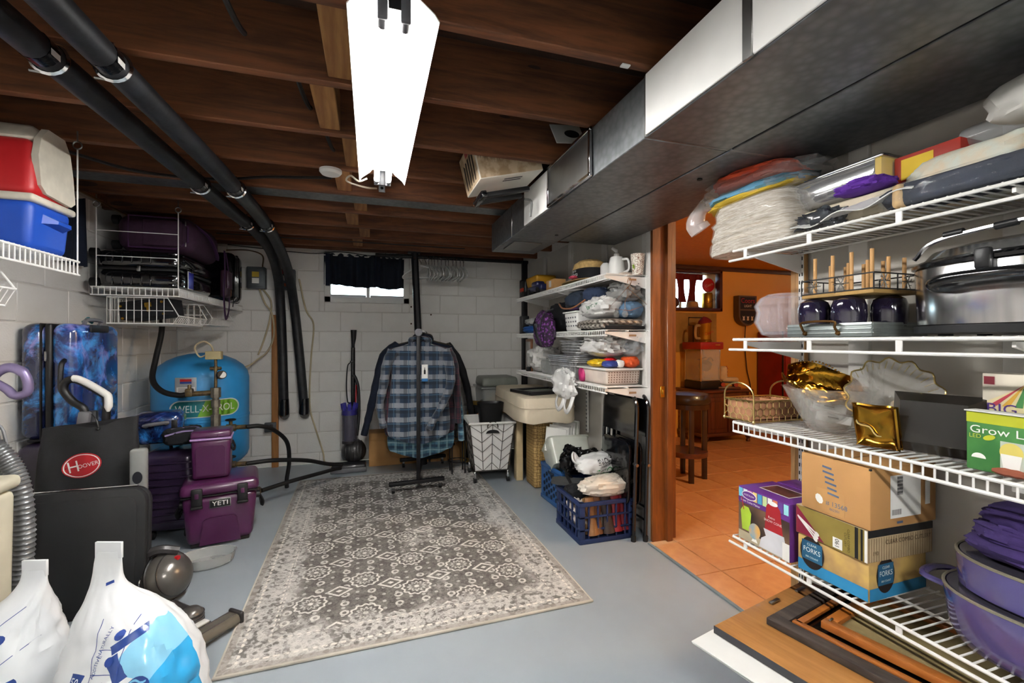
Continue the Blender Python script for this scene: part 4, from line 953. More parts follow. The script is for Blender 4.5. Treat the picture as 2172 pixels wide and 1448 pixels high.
ONE('yellow_bottle', 'yellow rounded object standing on the cream bin', 'bottle', B().lathe([(.0, 0), (.04, 0), (.045, .02), (.045, .07), (.02, .1), (.012, .105), (.012, .125), (0, .125)], 20), M('yellow_plastic', '#e0b81c', .4), (-1.35, 2.09, .7315))
t = T('folded_table', 'black folded table standing on edge with rounded corner and chrome latch', 'table', (-1.235, 2.48, 0), 0)
TAB = M('black_moulded_plastic', '#232325', .5, var=.06, bump=.12, bs=300); q = RX(-3)
P(t, 'front_top', slab(B(q), .49, .55, .07, .03, FRONT(0, .0, .285)), TAB); P(t, 'rear_top', slab(B(q), .49, .55, .07, .028, FRONT(.004, .033, .283)), TAB); P(t, 'inset_field', slab(B(q), .42, .48, .05, .006, FRONT(0, -.027, .285), .003), TAB)
P(t, 'latch', B(q).tube(arc((.236, -.034, .13), .018, 0, 360, 14, 'yz')[:-1], .004, 5, closed=True), CHR); P(t, 'hinge_rod', B(q).cyl((-.24, .002, .563), (.2, .002, .563), .004, n=6), CHR)
t = T('clear_package', 'upright clear plastic package with dark print beside the black bag', 'package', (-1.1, 2.68, 0), 8)
P(t, 'shell', B().box((0, 0, .35), (.07, .05, .7), .015, 3), TUBP); P(t, 'print_card', B().box((0, .0, .35), (.055, .03, .66), .003), M('grey_card', '#2b2c33', .5)); P(t, 'print_disc', B(FRONT(0, -.0265, .56)).disc(.02, .03, MX()), M('dark_print', '#22232b', .4))

# ================================================================ ball vacuum lying behind the bags
DY = M('vacuum_grey', '#6b6763', .28, metal=.55, var=.06); DYD = M('vacuum_graphite', '#3f3d3e', .3, metal=.4, var=.06)
t = T('ball_vacuum', 'grey ball vacuum lying on the floor with purple cyclone end', 'vacuum', (-.935, 2.53, .11), -20)
P(t, 'ball', B().lathe([(.11 * math.sin(R(a)), -.11 * math.cos(R(a))) for a in range(0, 181, 12)], 28, RY(70)), DY)
P(t, 'ball_band', B(RY(70)).tube(arc((0, 0, 0), .1105, 0, 360, 30, 'xy')[:-1], .006, 6, closed=True), BLK)
for k in (-.05, .05): P(t, 'ball_line', B(RY(70)).tube(arc((0, 0, k), .0985, 0, 360, 28, 'xy')[:-1], .003, 5, closed=True), DYD)
cy = P(t, 'cyclone', B().cyl((-.1, 0, -.03), (-.16, -.02, -.04), .05, .045, n=16), M('violet_plastic', '#3b34a8', .3))
for a in range(6): P(cy, 'cyclone_cone', B().cyl((-.13, .045 * math.cos(a), -.03 + .05 * math.sin(a)), (-.2, .06 * math.cos(a), -.04 + .06 * math.sin(a)), .018, .012, n=8), M('violet_cone%d' % a, '#4038b8', .3))
P(t, 'yoke', B().tube(smooth([(-.1, -.06, .1), (-.02, -.02, .135), (.04, .03, .11)], 5), .022, 8), DYD); P(t, 'red_button', B().box((.06, .0, .092), (.02, .02, .02), .005), RED)
P(t, 'swivel_pipe', B().tube(smooth([(-.08, -.12, -.07), (.0, -.16, -.076), (.09, -.2, -.074)], 5), .032, 12), DYD)
t = T('ball_joint_neck', 'grey ribbed swivel joint lying before the ball vacuum', 'vacuum part', (-.76, 2.26, 0), -35)
P(t, 'pipe', B().cyl((-.12, .02, .05), (0, 0, .05), .034, .036, n=14), DYD); P(t, 'joint', B().lathe([(0, 0), (.03, .004), (.044, .02), (.048, .045), (.044, .07), (.03, .085), (0, .09)], 20, TR(.03, 0, .001)), DY)
for z in (.02, .035, .05, .065): P(t, 'joint_ring', B().tube(arc((.03, 0, z), .047, 0, 360, 20, 'xy')[:-1], .003, 5, closed=True), DYD)
t = T('floor_tool', 'grey vacuum floor head lying on the concrete by the rug corner', 'vacuum head', (-.66, 2.12, 0), 51)
P(t, 'housing', B().box((0, 0, .026), (.3, .075, .05), .02, 4), M('smoky_plastic', '#5a564f', .25, var=.1, coat=.4)); P(t, 'roller_window', B().cyl((-.12, -.03, .032), (.13, -.03, .032), .024, n=14), clear('smoke_window', '#6f695e', .8)); P(t, 'edge_strip', B().box((0, .037, .012), (.3, .008, .022), .003), BLK); P(t, 'end_cap', B().box((.148, -.005, .03), (.02, .085, .055), .01, 3), DYD)
t = T('crevice_tool', 'white and grey slim tool lying beside the vacuum floor head', 'vacuum tool', (-.745, 2.13, 0), 51)
P(t, 'body', B().box((0, 0, .02), (.26, .04, .03), .01, 3), DYD); P(t, 'white_top', B().box((.02, .0, .037), (.2, .035, .008), .003), WPL); P(t, 'scuff', B(TR(.02, 0, .0416)).plate((0, 0, 0), (.09, .006)), INK)
t = T('clear_tub', 'empty clear plastic tray on the floor before the plum cooler', 'tub', (-.86, 2.86, 0), 10)
P(t, 'tray', B().lathe([(.0, .002), (.1, .002), (.115, .02), (.12, .06), (.128, .062), (.124, .055), (.112, .012), (0, .006)], 28, sx=1.1, sy=.75), TUBP)

# ================================================================ two salt bags in the corner of the picture
BAGW = M('white_poly_bag', '#e6e8ea', .3, var=.03, sc=5, bump=.1, bs=40); BAGB = M('bag_sky_blue', '#2f9fd6', .32, var=.04); BAGD = M('bag_navy', '#213f86', .35, var=.05); BAGL = M('bag_pale_blue', '#7cc4e8', .32, var=.1, sc=12)
def bag_film(name, fields):
    t = MT(name); x, y, z = t.xyz(); c = lin('#e8eaec'); n = t.noise(5)
    cur = t.mix(n.step(.3, .7), '#eceeef', '#e0e3e6')
    for (cx, cz, w_, h_, rot, col) in fields:
        u = (x - cx) * math.cos(R(rot)) + (z - cz) * math.sin(R(rot)); v = (z - cz) * math.cos(R(rot)) - (x - cx) * math.sin(R(rot))
        cur = t.mix((u.abs() < w_ / 2) * (v.abs() < h_ / 2) * (y < .02), cur, col)
    t.col(cur); t.rough(.28); t.set(Coat_Weight=.3); t.bump(t.noise(28, 3), .15, .004); return t.m
FILM2 = bag_film('salt_film_near', [(.03, .11, .5, .17, -14, '#2f9fd6'), (.16, .24, .13, .3, -18, '#2f9fd6'), (.1, .33, .1, .1, -25, '#8ccdec'), (.05, .37, .07, .022, 32, '#213f86'), (.045, .31, .03, .07, 32, '#213f86'), (.075, .15, .04, .17, -32, '#e8eaec'), (-.055, .285, .036, .028, -8, '#213f86'), (-.17, .2, .1, .3, 6, '#e8eaec')])
FILM1 = bag_film('salt_film_far', [(.06, .08, .4, .12, -4, '#2f9fd6'), (.13, .23, .06, .05, 20, '#213f86')])
def salt_bag(label, loc, rz, prof, seed, detail, film):
    """prof: (height, centre, half width, half depth) up the sack"""
    t = T('salt_bag', label, 'bag', loc, rz, 'salt bags'); b = B(); secs = []
    pp = smooth([(p[1], p[2], p[0]) for p in prof], 4); qq = smooth([(p[3], 0, p[0]) for p in prof], 4)
    for p, q_ in zip(pp, qq):
        s = []
        for j in range(72):
            a = 2 * PI * j / 72; c, si = math.cos(a), math.sin(a); x = math.copysign(abs(c) ** .85, c) * p.y; y = math.copysign(abs(si) ** .8, si) * max(q_.x, .005)
            w_ = V((c * 1.6 + seed * 5, si * 1.6, p.z * 7)); f = min(1, q_.x / .05) * min(1, p.z / .05)
            k = 1 + f * (.05 * NZ.noise(w_) + .05 * (1 - 3 * abs(NZ.noise(w_ * 1.9 + V((3, 1, p.z * 5))))) + .025 * NZ.noise(w_ * 5))
            s.append((p.x + x * k, y * k, max(p.z, .002)))
        secs.append(s)
    loft(b, secs); P(t, 'sack', b, film)
    zt, ct, hw_ = prof[-1][:3]; P(t, 'top_seam', B().box((ct, 0, zt + .005), (hw_ * 2.05, .009, .05), .002), BAGW)
    f = FRONT(0, -.6, 0); dd = (0, 1, 0)
    def pt(n, x, z, w_, h_, m, rot=0, o=.002): return P(t, n, wrap(patch(B(), FRONT(x, -.6, z) @ RZ(rot), w_, h_, 12), b, dd, o), m)
    def tx(n, s, x, z, size, m, rot=0, w_=None): return P(t, n, wrap(B().text(s, size, FRONT(x, -.6, z) @ RZ(rot), w_), b, dd, .006), m)
    detail(pt, tx, t, b)
    return t
def det2(pt, tx, t, b):
    tx('lettering', 'Diamond', -.07, .165, .034, BAGD, -14); tx('lettering', 'Crystal', -.055, .135, .034, BAGD, -14); tx('lettering', 'SOLAR', .02, .1, .04, BAGD, -14); tx('lettering', 'NATURALS', .1, .08, .035, BAGD, -14); tx('lettering', 'CRYSTALS', .125, .18, .03, BAGD, 70)
    o = P(t, 'emblem', wrap(B().grid(lambda u, v: (.026 * v * math.cos(2 * PI * u), .026 * v * math.sin(2 * PI * u), 0), 20, 3, m=FRONT(.105, -.6, .26)), b, (0, 1, 0), .004), BAGD)
    q = B()
    for k in (-.012, 0, .012): q.grid(lambda u, v: (-.018 + .036 * u, k + .004 * math.sin(u * 6) + .005 * v, 0), 6, 1, m=FRONT(.105, -.6, .26))
    stuff(P(o, 'emblem_waves', wrap(q, b, (0, 1, 0), .0055), BAGL))
    tx('lettering', '50', -.055, .285, .024, BAGW, -8)
    for k in range(3):
        tx('fine_print', ('NATURALLY', 'ADDITIVE', 'SODIUM')[k], .0 - .004 * k, .375 - .055 * k, .012, BAGD, 80)
        o = P(t, 'icon', wrap(B().grid(lambda u, v: (.011 * v * math.cos(2 * PI * u), .011 * v * math.sin(2 * PI * u), 0), 12, 2, m=FRONT(.03 - .004 * k, -.6, .385 - .055 * k)), b, (0, 1, 0), .003), INKB)
    for (x, z, w_, h_, r_) in ((-.02, .34, .0016, .17, 6), (.052, .34, .0016, .15, 4), (.015, .355, .055, .0016, 0), (.01, .3, .055, .0016, 0)): pt('print_line', x, z, w_, h_, INKB, r_, .003)
    pt('seam_mark', -.06, .5, .02, .008, INKB, 20, .003)
salt_bag('white salt bag with blue diamond print nearer the rug', (-.69, 1.66, 0), -18, [(0, 0, .15, .11), (.02, 0, .17, .13), (.1, 0, .19, .145), (.22, -.005, .185, .14), (.3, -.015, .165, .125), (.37, -.03, .135, .1), (.42, -.055, .095, .075), (.46, -.075, .062, .045), (.5, -.085, .047, .02), (.55, -.085, .043, .008), (.585, -.082, .04, .006)], 3, det2, FILM2)
def det1(pt, tx, t, b):
    for k in range(3): tx('fine_print', ('NATURALLY', 'ADDITIVE FREE', 'SODIUM')[k], .08 - .055 * k, .36 - .055 * k, .014, BAGD, 60); P(t, 'icon', wrap(B().grid(lambda u, v: (.012 * v * math.cos(2 * PI * u), .012 * v * math.sin(2 * PI * u), 0), 12, 2, m=FRONT(.105 - .055 * k, -.6, .37 - .055 * k)), b, (0, 1, 0), .003), INKB)
    for (x, z, w_, r_) in ((.045, .36, .24, 42), (.1, .29, .2, 42)): pt('print_line', x, z, w_, .0018, INKB, r_, .003)
salt_bag('white salt bag at the corner of the picture beside the cream bin', (-1.1, 1.78, 0), -14, [(0, 0, .15, .11), (.02, 0, .165, .13), (.1, 0, .18, .14), (.22, .005, .175, .135), (.3, .015, .155, .12), (.36, .035, .125, .095), (.41, .07, .085, .07), (.45, .1, .055, .04), (.49, .115, .04, .015), (.53, .12, .035, .006)], 9, det1, FILM1)
# ================================================================ rug
t = MT('oriental_rug'); x, y, z = t.xyz()
HX, HY = .77, 1.21
wob = t.noise(9, 3, None, .6, 0); wx = x + (wob - .5) * .02; wy = y + (t.noise(9, 3, t.vec(x + 5, y, z)) - .5) * .02
def lattice(cx, cy, ox, oy):
    return ((x * (1 / cx) + ox).fr() - .5) * cx, ((y * (1 / cy) + oy).fr() - .5) * cy
def flower(px, py, r0, lobes, depth, wd):
    r = (px * px + py * py).sqrt(); a = py.f('ARCTAN2', px); e = r - (a * lobes).cos() * depth
    ring = e.near(r0, wd); inner = (e - r0 * .55 + (a * lobes).sin() * depth * 1.3).abs() < wd * .9
    pet = ((a * (lobes * .5)).cos().abs() * r0 * .62).near(r, wd * .8); core = r < r0 * .18
    return ring.mx(inner * .8).mx(pet * .8).mx(core), e < r0
CX, CY = .486, .3
f1, in1 = flower(*lattice(CX, CY, .5, .25), .066, 12, .0045, .0055); f2, in2 = flower(*lattice(CX, CY, 0, .75), .066, 12, .0045, .0055)
def diamond(ox, oy, s):
    px, py = lattice(CX / 2, CY, ox, oy); e = px.abs() * .75 + py.abs(); return (e.near(s, .0075)).mx(e < s * .3)
dm = diamond(0, .0, .042)
px, py = lattice(CX / 4, CY / 4, .25, .1); sm = ((px * px + py * py).sqrt()).near(.015, .0055)
px, py = lattice(CX / 8, CY / 5, .1, .6); tiny = ((px * px + py * py).sqrt() < .009)
out_ = 1 - in1.mx(in2)
px, py = lattice(CX / 2, CY, 0, 0); out_ = out_ * ((px.abs() * .75 + py.abs()) > .06)
line = f1.mx(f2).mx(dm).mx(sm * out_ * .8).mx(tiny * .55 * out_)
ax, ay = x.abs(), y.abs(); bd = (HX - ax).mn(HY - ay)                   # distance from the edge
wear = t.noise(2.4, 5, None, .7, .5); wear2 = t.noise(16, 6, None, .75); fine = t.noise(75, 5, None, .8); mid = t.noise(34, 4, None, .7, 1.0)
field = (bd + (wear2 - .5) * .12 + (t.noise(6, 4) - .5) * .22).step(.16, .23)
fl_ = t.voro(22); petals = ((fl_ * 10).sin()).step(.1, .8)              # small blossoms of the worn border
stripe = bd.near(.058, .006).mx(bd.near(.15, .006)).mx(bd.near(.168, .004)); beads = ((((x + y) * 90).sin()) * (((x - y) * 90).sin())).step(.0, .5)
dark = t.mix((wear2 * .6 + fine * .4).step(.35, .65), '#46423f', '#7d7873')
light = t.mix((mid * .6 + fine * .4).step(.38, .6), '#e4e1dc', '#8c8884')
light = t.mix((petals * mid.step(.36, .5) * .85).sat(), light, '#55514d'); light = t.mix(((wear2 * .5 + t.noise(9, 5, None, .7, 1.5) * .6).step(.53, .66) * fine.step(.36, .6) * .8).sat(), light, '#5a5652'); light = t.mix((stripe * beads * .8).sat(), light, '#e2dcd2')
base = t.mix(field, light, dark)
base = t.mix((wear.step(.5, .74) * (mid * .6 + wear2 * .5).step(.42, .62) * .85).sat(), base, '#d2cfca')
pat = line * field
c = t.mix((pat * (wear2 * .5 + .65)).sat(), base, '#dad6cf'); c = t.mix((fine * mid).step(.24, .17) * .5, c, '#3b3836'); c = t.mix(bd.step(.034, .026) * .65, c, '#8a847c')
t.col(c); t.rough(.95); t.bump(fine + pat * .5, .25, .003); RUGM = t.m
t = T('oriental_rug', 'grey and cream distressed oriental rug on the grey floor', 'rug', (.2, 3.1, 0), 0)
b = B()
def rugf(u, v): return ((u - .5) * 2 * HX, (v - .5) * 2 * HY, .0105)
b.sheet(rugf, 16, 24, .0095); P(t, 'pile', b, RUGM)
BIND = M('rug_binding', '#b9b2a6', .9, bump=.3, bs=300)
for (c_, d_) in (((0, -HY, .006), (2 * HX + .014, .014, .011)), ((0, HY, .006), (2 * HX + .014, .014, .011)), ((-HX, 0, .006), (.012, 2 * HY, .011)), ((HX, 0, .006), (.012, 2 * HY, .011))): P(t, 'bound_edge', B().box(c_, d_, .005, 2), BIND)
t.rotation_euler = (0, 0, R(1.2))

# ================================================================ upright ball vacuum at the back wall
t = T('upright_vacuum', 'grey upright ball vacuum with purple cyclone parked at the back wall', 'vacuum', (-.2, 4.6, 0), 0)
P(t, 'floor_head', B().box((-.0, -.07, .04), (.31, .15, .07), .02, 3), M('vac_head', '#3a3a3e', .35, coat=.3)); P(t, 'bumper', B().box((0, -.15, .025), (.32, .02, .045), .008), GREYP)
P(t, 'ball', B().lathe([(.115 * math.sin(R(a)), -.115 * math.cos(R(a))) for a in range(0, 181, 12)], 28, TR(.04, .04, .165) @ RY(90)), DYD)
for k in (-.07, -.04, 0, .04, .07): P(t, 'ball_groove', B(TR(.04 + k, .04, .165) @ RY(90)).tube(arc((0, 0, 0), math.sqrt(.116 ** 2 - k * k), 0, 360, 24, 'xy')[:-1], .004, 5, closed=True), BLK)
bn = P(t, 'clear_bin', B().cyl((0, .03, .26), (0, .03, .52), .068, .072, n=24), clear('smoky_bin', '#6b6878', .65)); P(bn, 'bin_core', B().cyl((0, .03, .27), (0, .03, .52), .045, n=18), M('bin_core', '#4a4858', .4)); P(bn, 'bin_base', B().cyl((0, .03, .245), (0, .03, .27), .07, n=24), DYD)
cy = P(t, 'cyclone_pack', B().cyl((0, .03, .52), (0, .03, .58), .074, .07, n=24), M('violet_cyclone', '#2e2a78', .3))
for a in range(8): P(cy, 'cyclone_tip', B().cyl((.055 * math.cos(a * PI / 4), .03 + .055 * math.sin(a * PI / 4), .57), (.07 * math.cos(a * PI / 4), .03 + .07 * math.sin(a * PI / 4), .63), .02, .014, n=8), M('violet_tip%d' % a, '#3a36a0', .3))
P(t, 'wand', B().cyl((.03, .09, .2), (.03, .12, 1.17), .02, n=12), BLKG); P(t, 'handle', B().tube([(.03, .12, 1.05), (.03, .12, 1.2), (.035, .12, 1.26), (.035, .12, 1.345)], [.014, .016, .024, .03], 10), BLK)
P(t, 'hose', B().tube(smooth([(.065, .09, .3), (.085, .1, .5), (.08, .1, .75), (.06, .1, .85), (.035, .1, .9)], 6), .016, 8), BLK); P(t, 'red_trim', B().cyl((.055, .085, .62), (.06, .085, .8), .006, n=6), RED)
P(t, 'power_cord', B().tube(smooth([(.0, .09, 1.02), (-.02, .07, .98), (-.03, .07, .8), (-.02, .07, .65), (.0, .08, .62)], 5), .006, 6), BLK); P(t, 'cord_hook', B().box((.02, .085, 1.03), (.035, .04, .02), .006), BLK)

# ================================================================ clothes rack with shirts
t = T('clothes_rack', 'black rolling clothes rack standing on the rug with shirts', 'clothes rack', (0, 0, 0), 0)
A, Bk = V((.37, 3.73, 0)), V((.5, 4.47, 0))
for i, e in enumerate((A, Bk)):
    P(t, 'upright', B().box((e.x, e.y, .7), (.03, .03, 1.2), .003), BLKM); ft = P(t, 'foot_bar', B().box((e.x - .01, e.y, .085), (.45, .04, .03), .004, rot=RZ(6)), BLKM)
    for s in (-1, 1):
        c = e + V((s * .19 - .01, s * .02, 0)); zz = .0113 if i == 0 else .0113
        w_ = P(t, 'caster_fork', B().box((c.x, c.y, .06), (.02, .03, .03), .004), CHR); P(w_, 'caster_wheel', B().cyl((c.x - .011, c.y, .035), (c.x + .011, c.y, .035), .0235, n=14), RUB)
    P(t, 'rail_cap', B().cyl((e.x, e.y - .02, 1.305), (e.x, e.y + .025, 1.305), .03, n=14), GREYP)
P(t, 'top_rail', B().cyl((A.x, A.y, 1.305), (Bk.x, Bk.y, 1.305), .016, n=10), BLKM); P(t, 'base_rail', B().cyl((A.x, A.y, .13), (Bk.x, Bk.y, .13), .012, n=8), BLKM)
def plaid(name, base, c1, c2, c3, s=.085):
    t = MT(name); x, y, z = t.xyz(); n = t.noise(300, 2)
    def band(e, f0, wd): return (((e * (1 / s)) + f0).fr()).near(.5, wd)
    zx = z + x * .02
    c = t.mix(band(x, 0, .13) * .4, base, c1); c = t.mix(band(zx, 0, .17) * .88, c, c1); c = t.mix(band(x, .5, .12) * .5, c, c2); c = t.mix(band(zx, .45, .1) * .7, c, c2)
    c = t.mix(band(x, .28, .03) * .5, c, c3); c = t.mix(band(zx, .28, .035) * .6, c, c3); c = t.mix(n.step(.3, .7) * .25, c, '#1c2430')
    t.col(c); t.rough(.9); t.set(Sheen_Weight=.2); t.bump(n, .15, .002); return t.m
def shirt(label, loc, m, hw=.245, L=.78, sl=None, sr=None, rz=0, collar=True, seed=1, tag=False, open_=0):
    """hung by its collar; loc is the top of the collar; sl / sr: sleeve paths from the shoulder"""
    t = T('shirt', label, 'shirt', loc, rz, 'shirts on the clothes rack'); b = B(); secs = []
    prof = [(0, .055, .04), (.03, .1, .035), (.06, .19, .038), (.085, hw * .93, .038), (.12, hw * .97, .038), (.25, hw * .9, .04), (.45, hw * .93, .038), (.65, hw * 1.0, .038), (.85, hw * 1.05, .042), (.95, hw * 1.03, .042), (1, hw * .97, .042)]
    P_ = smooth([(p[1], p[2], -p[0] * L) for p in prof], 3)
    for q in P_:
        k = -q.z / L; s = []
        for j in range(56):
            a = 2 * PI * j / 56; x = math.cos(a) * q.x; y = math.copysign(abs(math.sin(a)) ** .8, math.sin(a)) * q.y
            f = .012 * min(1, k * 2) * math.sin(x * 38 + seed + k * 2.2) + .012 * k * math.sin(x * 19 + seed * 2)
            hem = -.035 * k ** 8 * math.cos(x / q.x * 2.6)
            s.append((x, y + f, q.z + hem))
        secs.append(s)
    loft(b, secs, False); P(t, 'torso', b, m)
    for side, path in ((-1, sl), (1, sr)):
        if path is None: path = [(.2, 0, -.07), (.25, 0, -.16), (.285, 0, -.34), (.3, -.01, -.52), (.3, -.01, -.66)]
        pts = smooth([(side * abs(p[0]) if len(p) == 3 else p[0], p[1], p[2]) for p in path], 5); n = len(pts); sb = B()
        r0 = [.078 - .034 * (i / (n - 1)) + .004 * math.sin(i * 2.1 + seed) for i in range(n)]; sb.tube(pts, r0, 16, flat=.6); s_ = P(t, 'sleeve', sb, m)
        P(s_, 'cuff', B().tube([pts[-1] + (pts[-1] - pts[-2]).normalized() * d for d in (-.005, .02, .05)], [.047, .049, .047], 14, flat=.6), m)
    if collar:
        P(t, 'collar', B().tube(smooth([(-.06, -.035, -.045), (-.075, -.01, .0), (-.06, .03, .02), (0, .04, .028), (.06, .03, .02), (.075, -.01, 0), (.06, -.035, -.045)], 4), .02, 8, flat=.9), m)
        for s in (-1, 1): P(t, 'collar_point', B().prism([(s * .005, -.05), (s * .085, .0), (s * .075, -.075), (s * .06, -.095)], .006, flat_on((0, -.05, .0), (1, 0, 0), (0, 0, 1))), m)
        P(t, 'placket', B().sheet(lambda u, v: (-.016 + .032 * u, -.058 - .012 * min(1, v * 2) * math.sin(0 * 38 + seed + v * 2.2) - .006, -.06 - (L - .1) * v), 2, 14, .003), m)
    if tag:
        g = P(t, 'price_tag', B().box((.035, -.085, -.26), (.05, .003, .14), .001), PAPER, 'white price tag with blue foot'); P(g, 'tag_blue', B().box((.035, -.087, -.318), (.05, .002, .025), .001), M('tag_blue2', '#2d7fc4', .5)); P(g, 'tag_print', B(FRONT(.035, -.0872, -.25)).add([(-.008, -.02, 0), (.008, -.02, 0), (.008, .01, 0), (.003, .02, 0), (.003, .035, 0), (-.003, .035, 0), (-.003, .02, 0), (-.008, .01, 0)], [[0, 1, 2, 3, 4, 5, 6, 7]]), INK)
        P(t, 'neck_label', B().box((.0, .0, -.055), (.06, .004, .055), .001), M('cream_label', '#d8c9a8', .7))
    return t
def rack_pt(k): return A.lerp(Bk, k)
def hanger(k, label, m=WPL, big=False):
    p = rack_pt(k); t = T('shirt_hanger', label, 'hanger', (p.x, p.y, 1.305), 0, 'shirt hangers on the rack')
    P(t, 'hook', B().tube(smooth([(.02, 0, .01), (.012, 0, .022), (-.006, 0, .024), (-.021, 0, .005), (-.014, 0, -.02), (.0, 0, -.05), (0, 0, -.085)], 4), .004 if not big else .007, 6), m)
    P(t, 'shoulder_bar', B().tube(smooth([(-.19, 0, -.14), (-.09, 0, -.1), (0, 0, -.082), (.09, 0, -.1), (.19, 0, -.14)], 4), .006, 6), m)
PL1 = plaid('slate_plaid', '#22354c', '#8d8f95', '#141f2e', '#3f6078', .118); PL2 = plaid('maroon_plaid', '#2c2630', '#4a2a35', '#20202c', '#6a2634', .1); PL3 = plaid('aqua_plaid', '#5b8ea8', '#2c4a66', '#a9cfdc', '#20364e', .075)
hanger(.14, 'white plastic hanger carrying the slate plaid shirt', WPL, True); hanger(.31, 'white hanger behind carrying the maroon plaid shirt'); hanger(.46, 'white hanger carrying the aqua plaid shirt'); hanger(.63, 'white hanger carrying the navy henley'); hanger(.9, 'white hanger carrying the black jacket at the rack end')
def hung(k, dz, *a, **kw): p = rack_pt(k); return shirt(a[0], (p.x, p.y, 1.305 + dz), *a[1:], **kw)
hung(.14, -.075, 'slate blue plaid flannel shirt with white tag, first on the rack', PL1, .25, .82, [(-.21, 0, -.08), (-.26, 0, -.18), (-.29, 0, -.36), (-.32, 0, -.52), (-.3, -.02, -.66)], [(.21, 0, -.08), (.25, -.03, -.2), (.25, -.07, -.36), (.18, -.1, -.52), (.09, -.11, -.68, 0)], tag=True, seed=1)
hung(.31, -.07, 'dark maroon plaid shirt hanging second on the rack', PL2, .29, .84, [(-.23, 0, -.08), (-.27, 0, -.2), (-.28, 0, -.45), (-.27, 0, -.72)], [(.23, 0, -.08), (.29, 0, -.2), (.32, 0, -.42), (.33, 0, -.68)], seed=2)
hung(.46, -.07, 'aqua checked shirt whose hem shows lowest on the rack', PL3, .28, 1.0, [(-.23, 0, -.08), (-.26, .02, -.3), (-.26, .02, -.7)], [(.23, 0, -.08), (.28, .02, -.3), (.34, 0, -.6), (.36, 0, -.86)], seed=3)
hung(.63, -.05, 'navy long-sleeved henley with its sleeve spread out on the rack', NAVY, .3, .8, [(-.22, 0, -.06), (-.34, -.02, -.16), (-.4, -.03, -.38), (-.46, -.04, -.64), (-.5, -.05, -.8)], [(.22, 0, -.08), (.3, 0, -.3), (.32, 0, -.6)], seed=4)
hung(.77, -.04, 'olive brown shirt hanging fifth on the rack', M('olive_brown_cloth', '#4a4234', .9, sc=12, bump=.15, bs=200), .28, .78, None, None, seed=5)
hung(.9, -.05, 'black jacket hanging last at the wall end of the rack', BLKC, .3, .82, [(-.22, 0, -.08), (-.3, 0, -.3), (-.3, 0, -.6)], [(.22, 0, -.06), (.34, 0, -.22), (.43, 0, -.5), (.48, 0, -.82)], seed=6)

# ================================================================ rolling laundry cart
WR = M('bronze_wire', '#4a443e', .45, metal=.5); LIN = M('white_liner', '#e2e0dc', .85, var=.04, bump=.15, bs=60)
t = T('laundry_cart', 'rolling wire laundry cart with white liner and chevron wires', 'laundry cart', (1.01, 3.93, 0), -4)
def cart(u, v, k=1.0):
    """rectangle round the cart at height share v, u 0..1 round it"""
    hx, hy = (.145 + .055 * v) * k, (.165 + .055 * v) * k; p = [(-hx, -hy), (hx, -hy), (hx, hy), (-hx, hy)]; s = (u % 1) * 4; i = int(s) % 4; f = s - int(s)
    return (p[i][0] + (p[(i + 1) % 4][0] - p[i][0]) * f, p[i][1] + (p[(i + 1) % 4][1] - p[i][1]) * f, .11 + .42 * v)
lb = B(); lb.grid(lambda u, v: tuple(V(cart(u, v, .965)) + V((0, 0, 0))), 48, 8, cu=True); lb.add([cart(i / 4, 0, .965) for i in range(4)], [[0, 1, 2, 3]])
ln = P(t, 'liner', lb, LIN); P(ln, 'liner_fold', B().tube([cart(i / 24, 1.0, 1.0) for i in range(24)], .011, 8, closed=True), LIN)
for v in (0, 1): P(t, 'frame_wire', B().tube([cart(i / 4, v) for i in range(4)], .005, 6, closed=True), WR)
for i in range(4): P(t, 'corner_wire', B().cyl(cart(i / 4, 0), cart(i / 4, 1), .004, n=6), WR)
for i in range(16):
    if i % 4: P(t, 'side_wire', B().cyl(cart(i / 16, 0), cart(i / 16, 1), .0028, n=5), WR)
for i in range(16):
    for j in range(5):
        v0, v1 = j * .2, j * .2 + .17; a, c = (v0, v1) if i % 2 else (v1, v0)
        P(t, 'chevron_wire', B().cyl(cart(i / 16 + 1e-5, a, 1.003), cart((i + 1) / 16 - 1e-5, c, 1.003), .0022, n=5), WR)
for s in (-1, 1): P(t, 'side_opening', B().sheet(lambda u, v: (.06 * (u - .5) * 2, s * .227 * .985 + (.002 if s > 0 else -.002), .445 + .03 * v * math.sqrt(max(0, 1 - (2 * u - 1) ** 2)) * 1), 12, 2, .002), BLKC); P(t, 'ring_handle', B().tube(arc((0, s * .225, .5), .045, -10, 190, 14), .005, 6), WR)
for sx_ in (-1, 1):
    for sy_ in (-1, 1):
        w_ = P(t, 'caster_fork', B().box((sx_ * .145, sy_ * .165, .075), (.02, .03, .07), .004), CHR); P(w_, 'caster_wheel', B().cyl((sx_ * .145 - .012, sy_ * .165, .035), (sx_ * .145 + .012, sy_ * .165, .035), .0235, n=14), RUB)
t = T('waste_bin', 'black rounded plastic bin standing inside the laundry cart', 'bin', (1.03, 3.93, .42), 0)
b = B(); secs = [oval(0, 0, z, r * 1.0, r * .72, 28, 3.2) for z, r in ((0, .09), (.12, .102), (.25, .115), (.258, .12), (.262, .115), (.25, .109), (.02, .085))]; loft(b, secs); P(t, 'bucket', b, BLK)
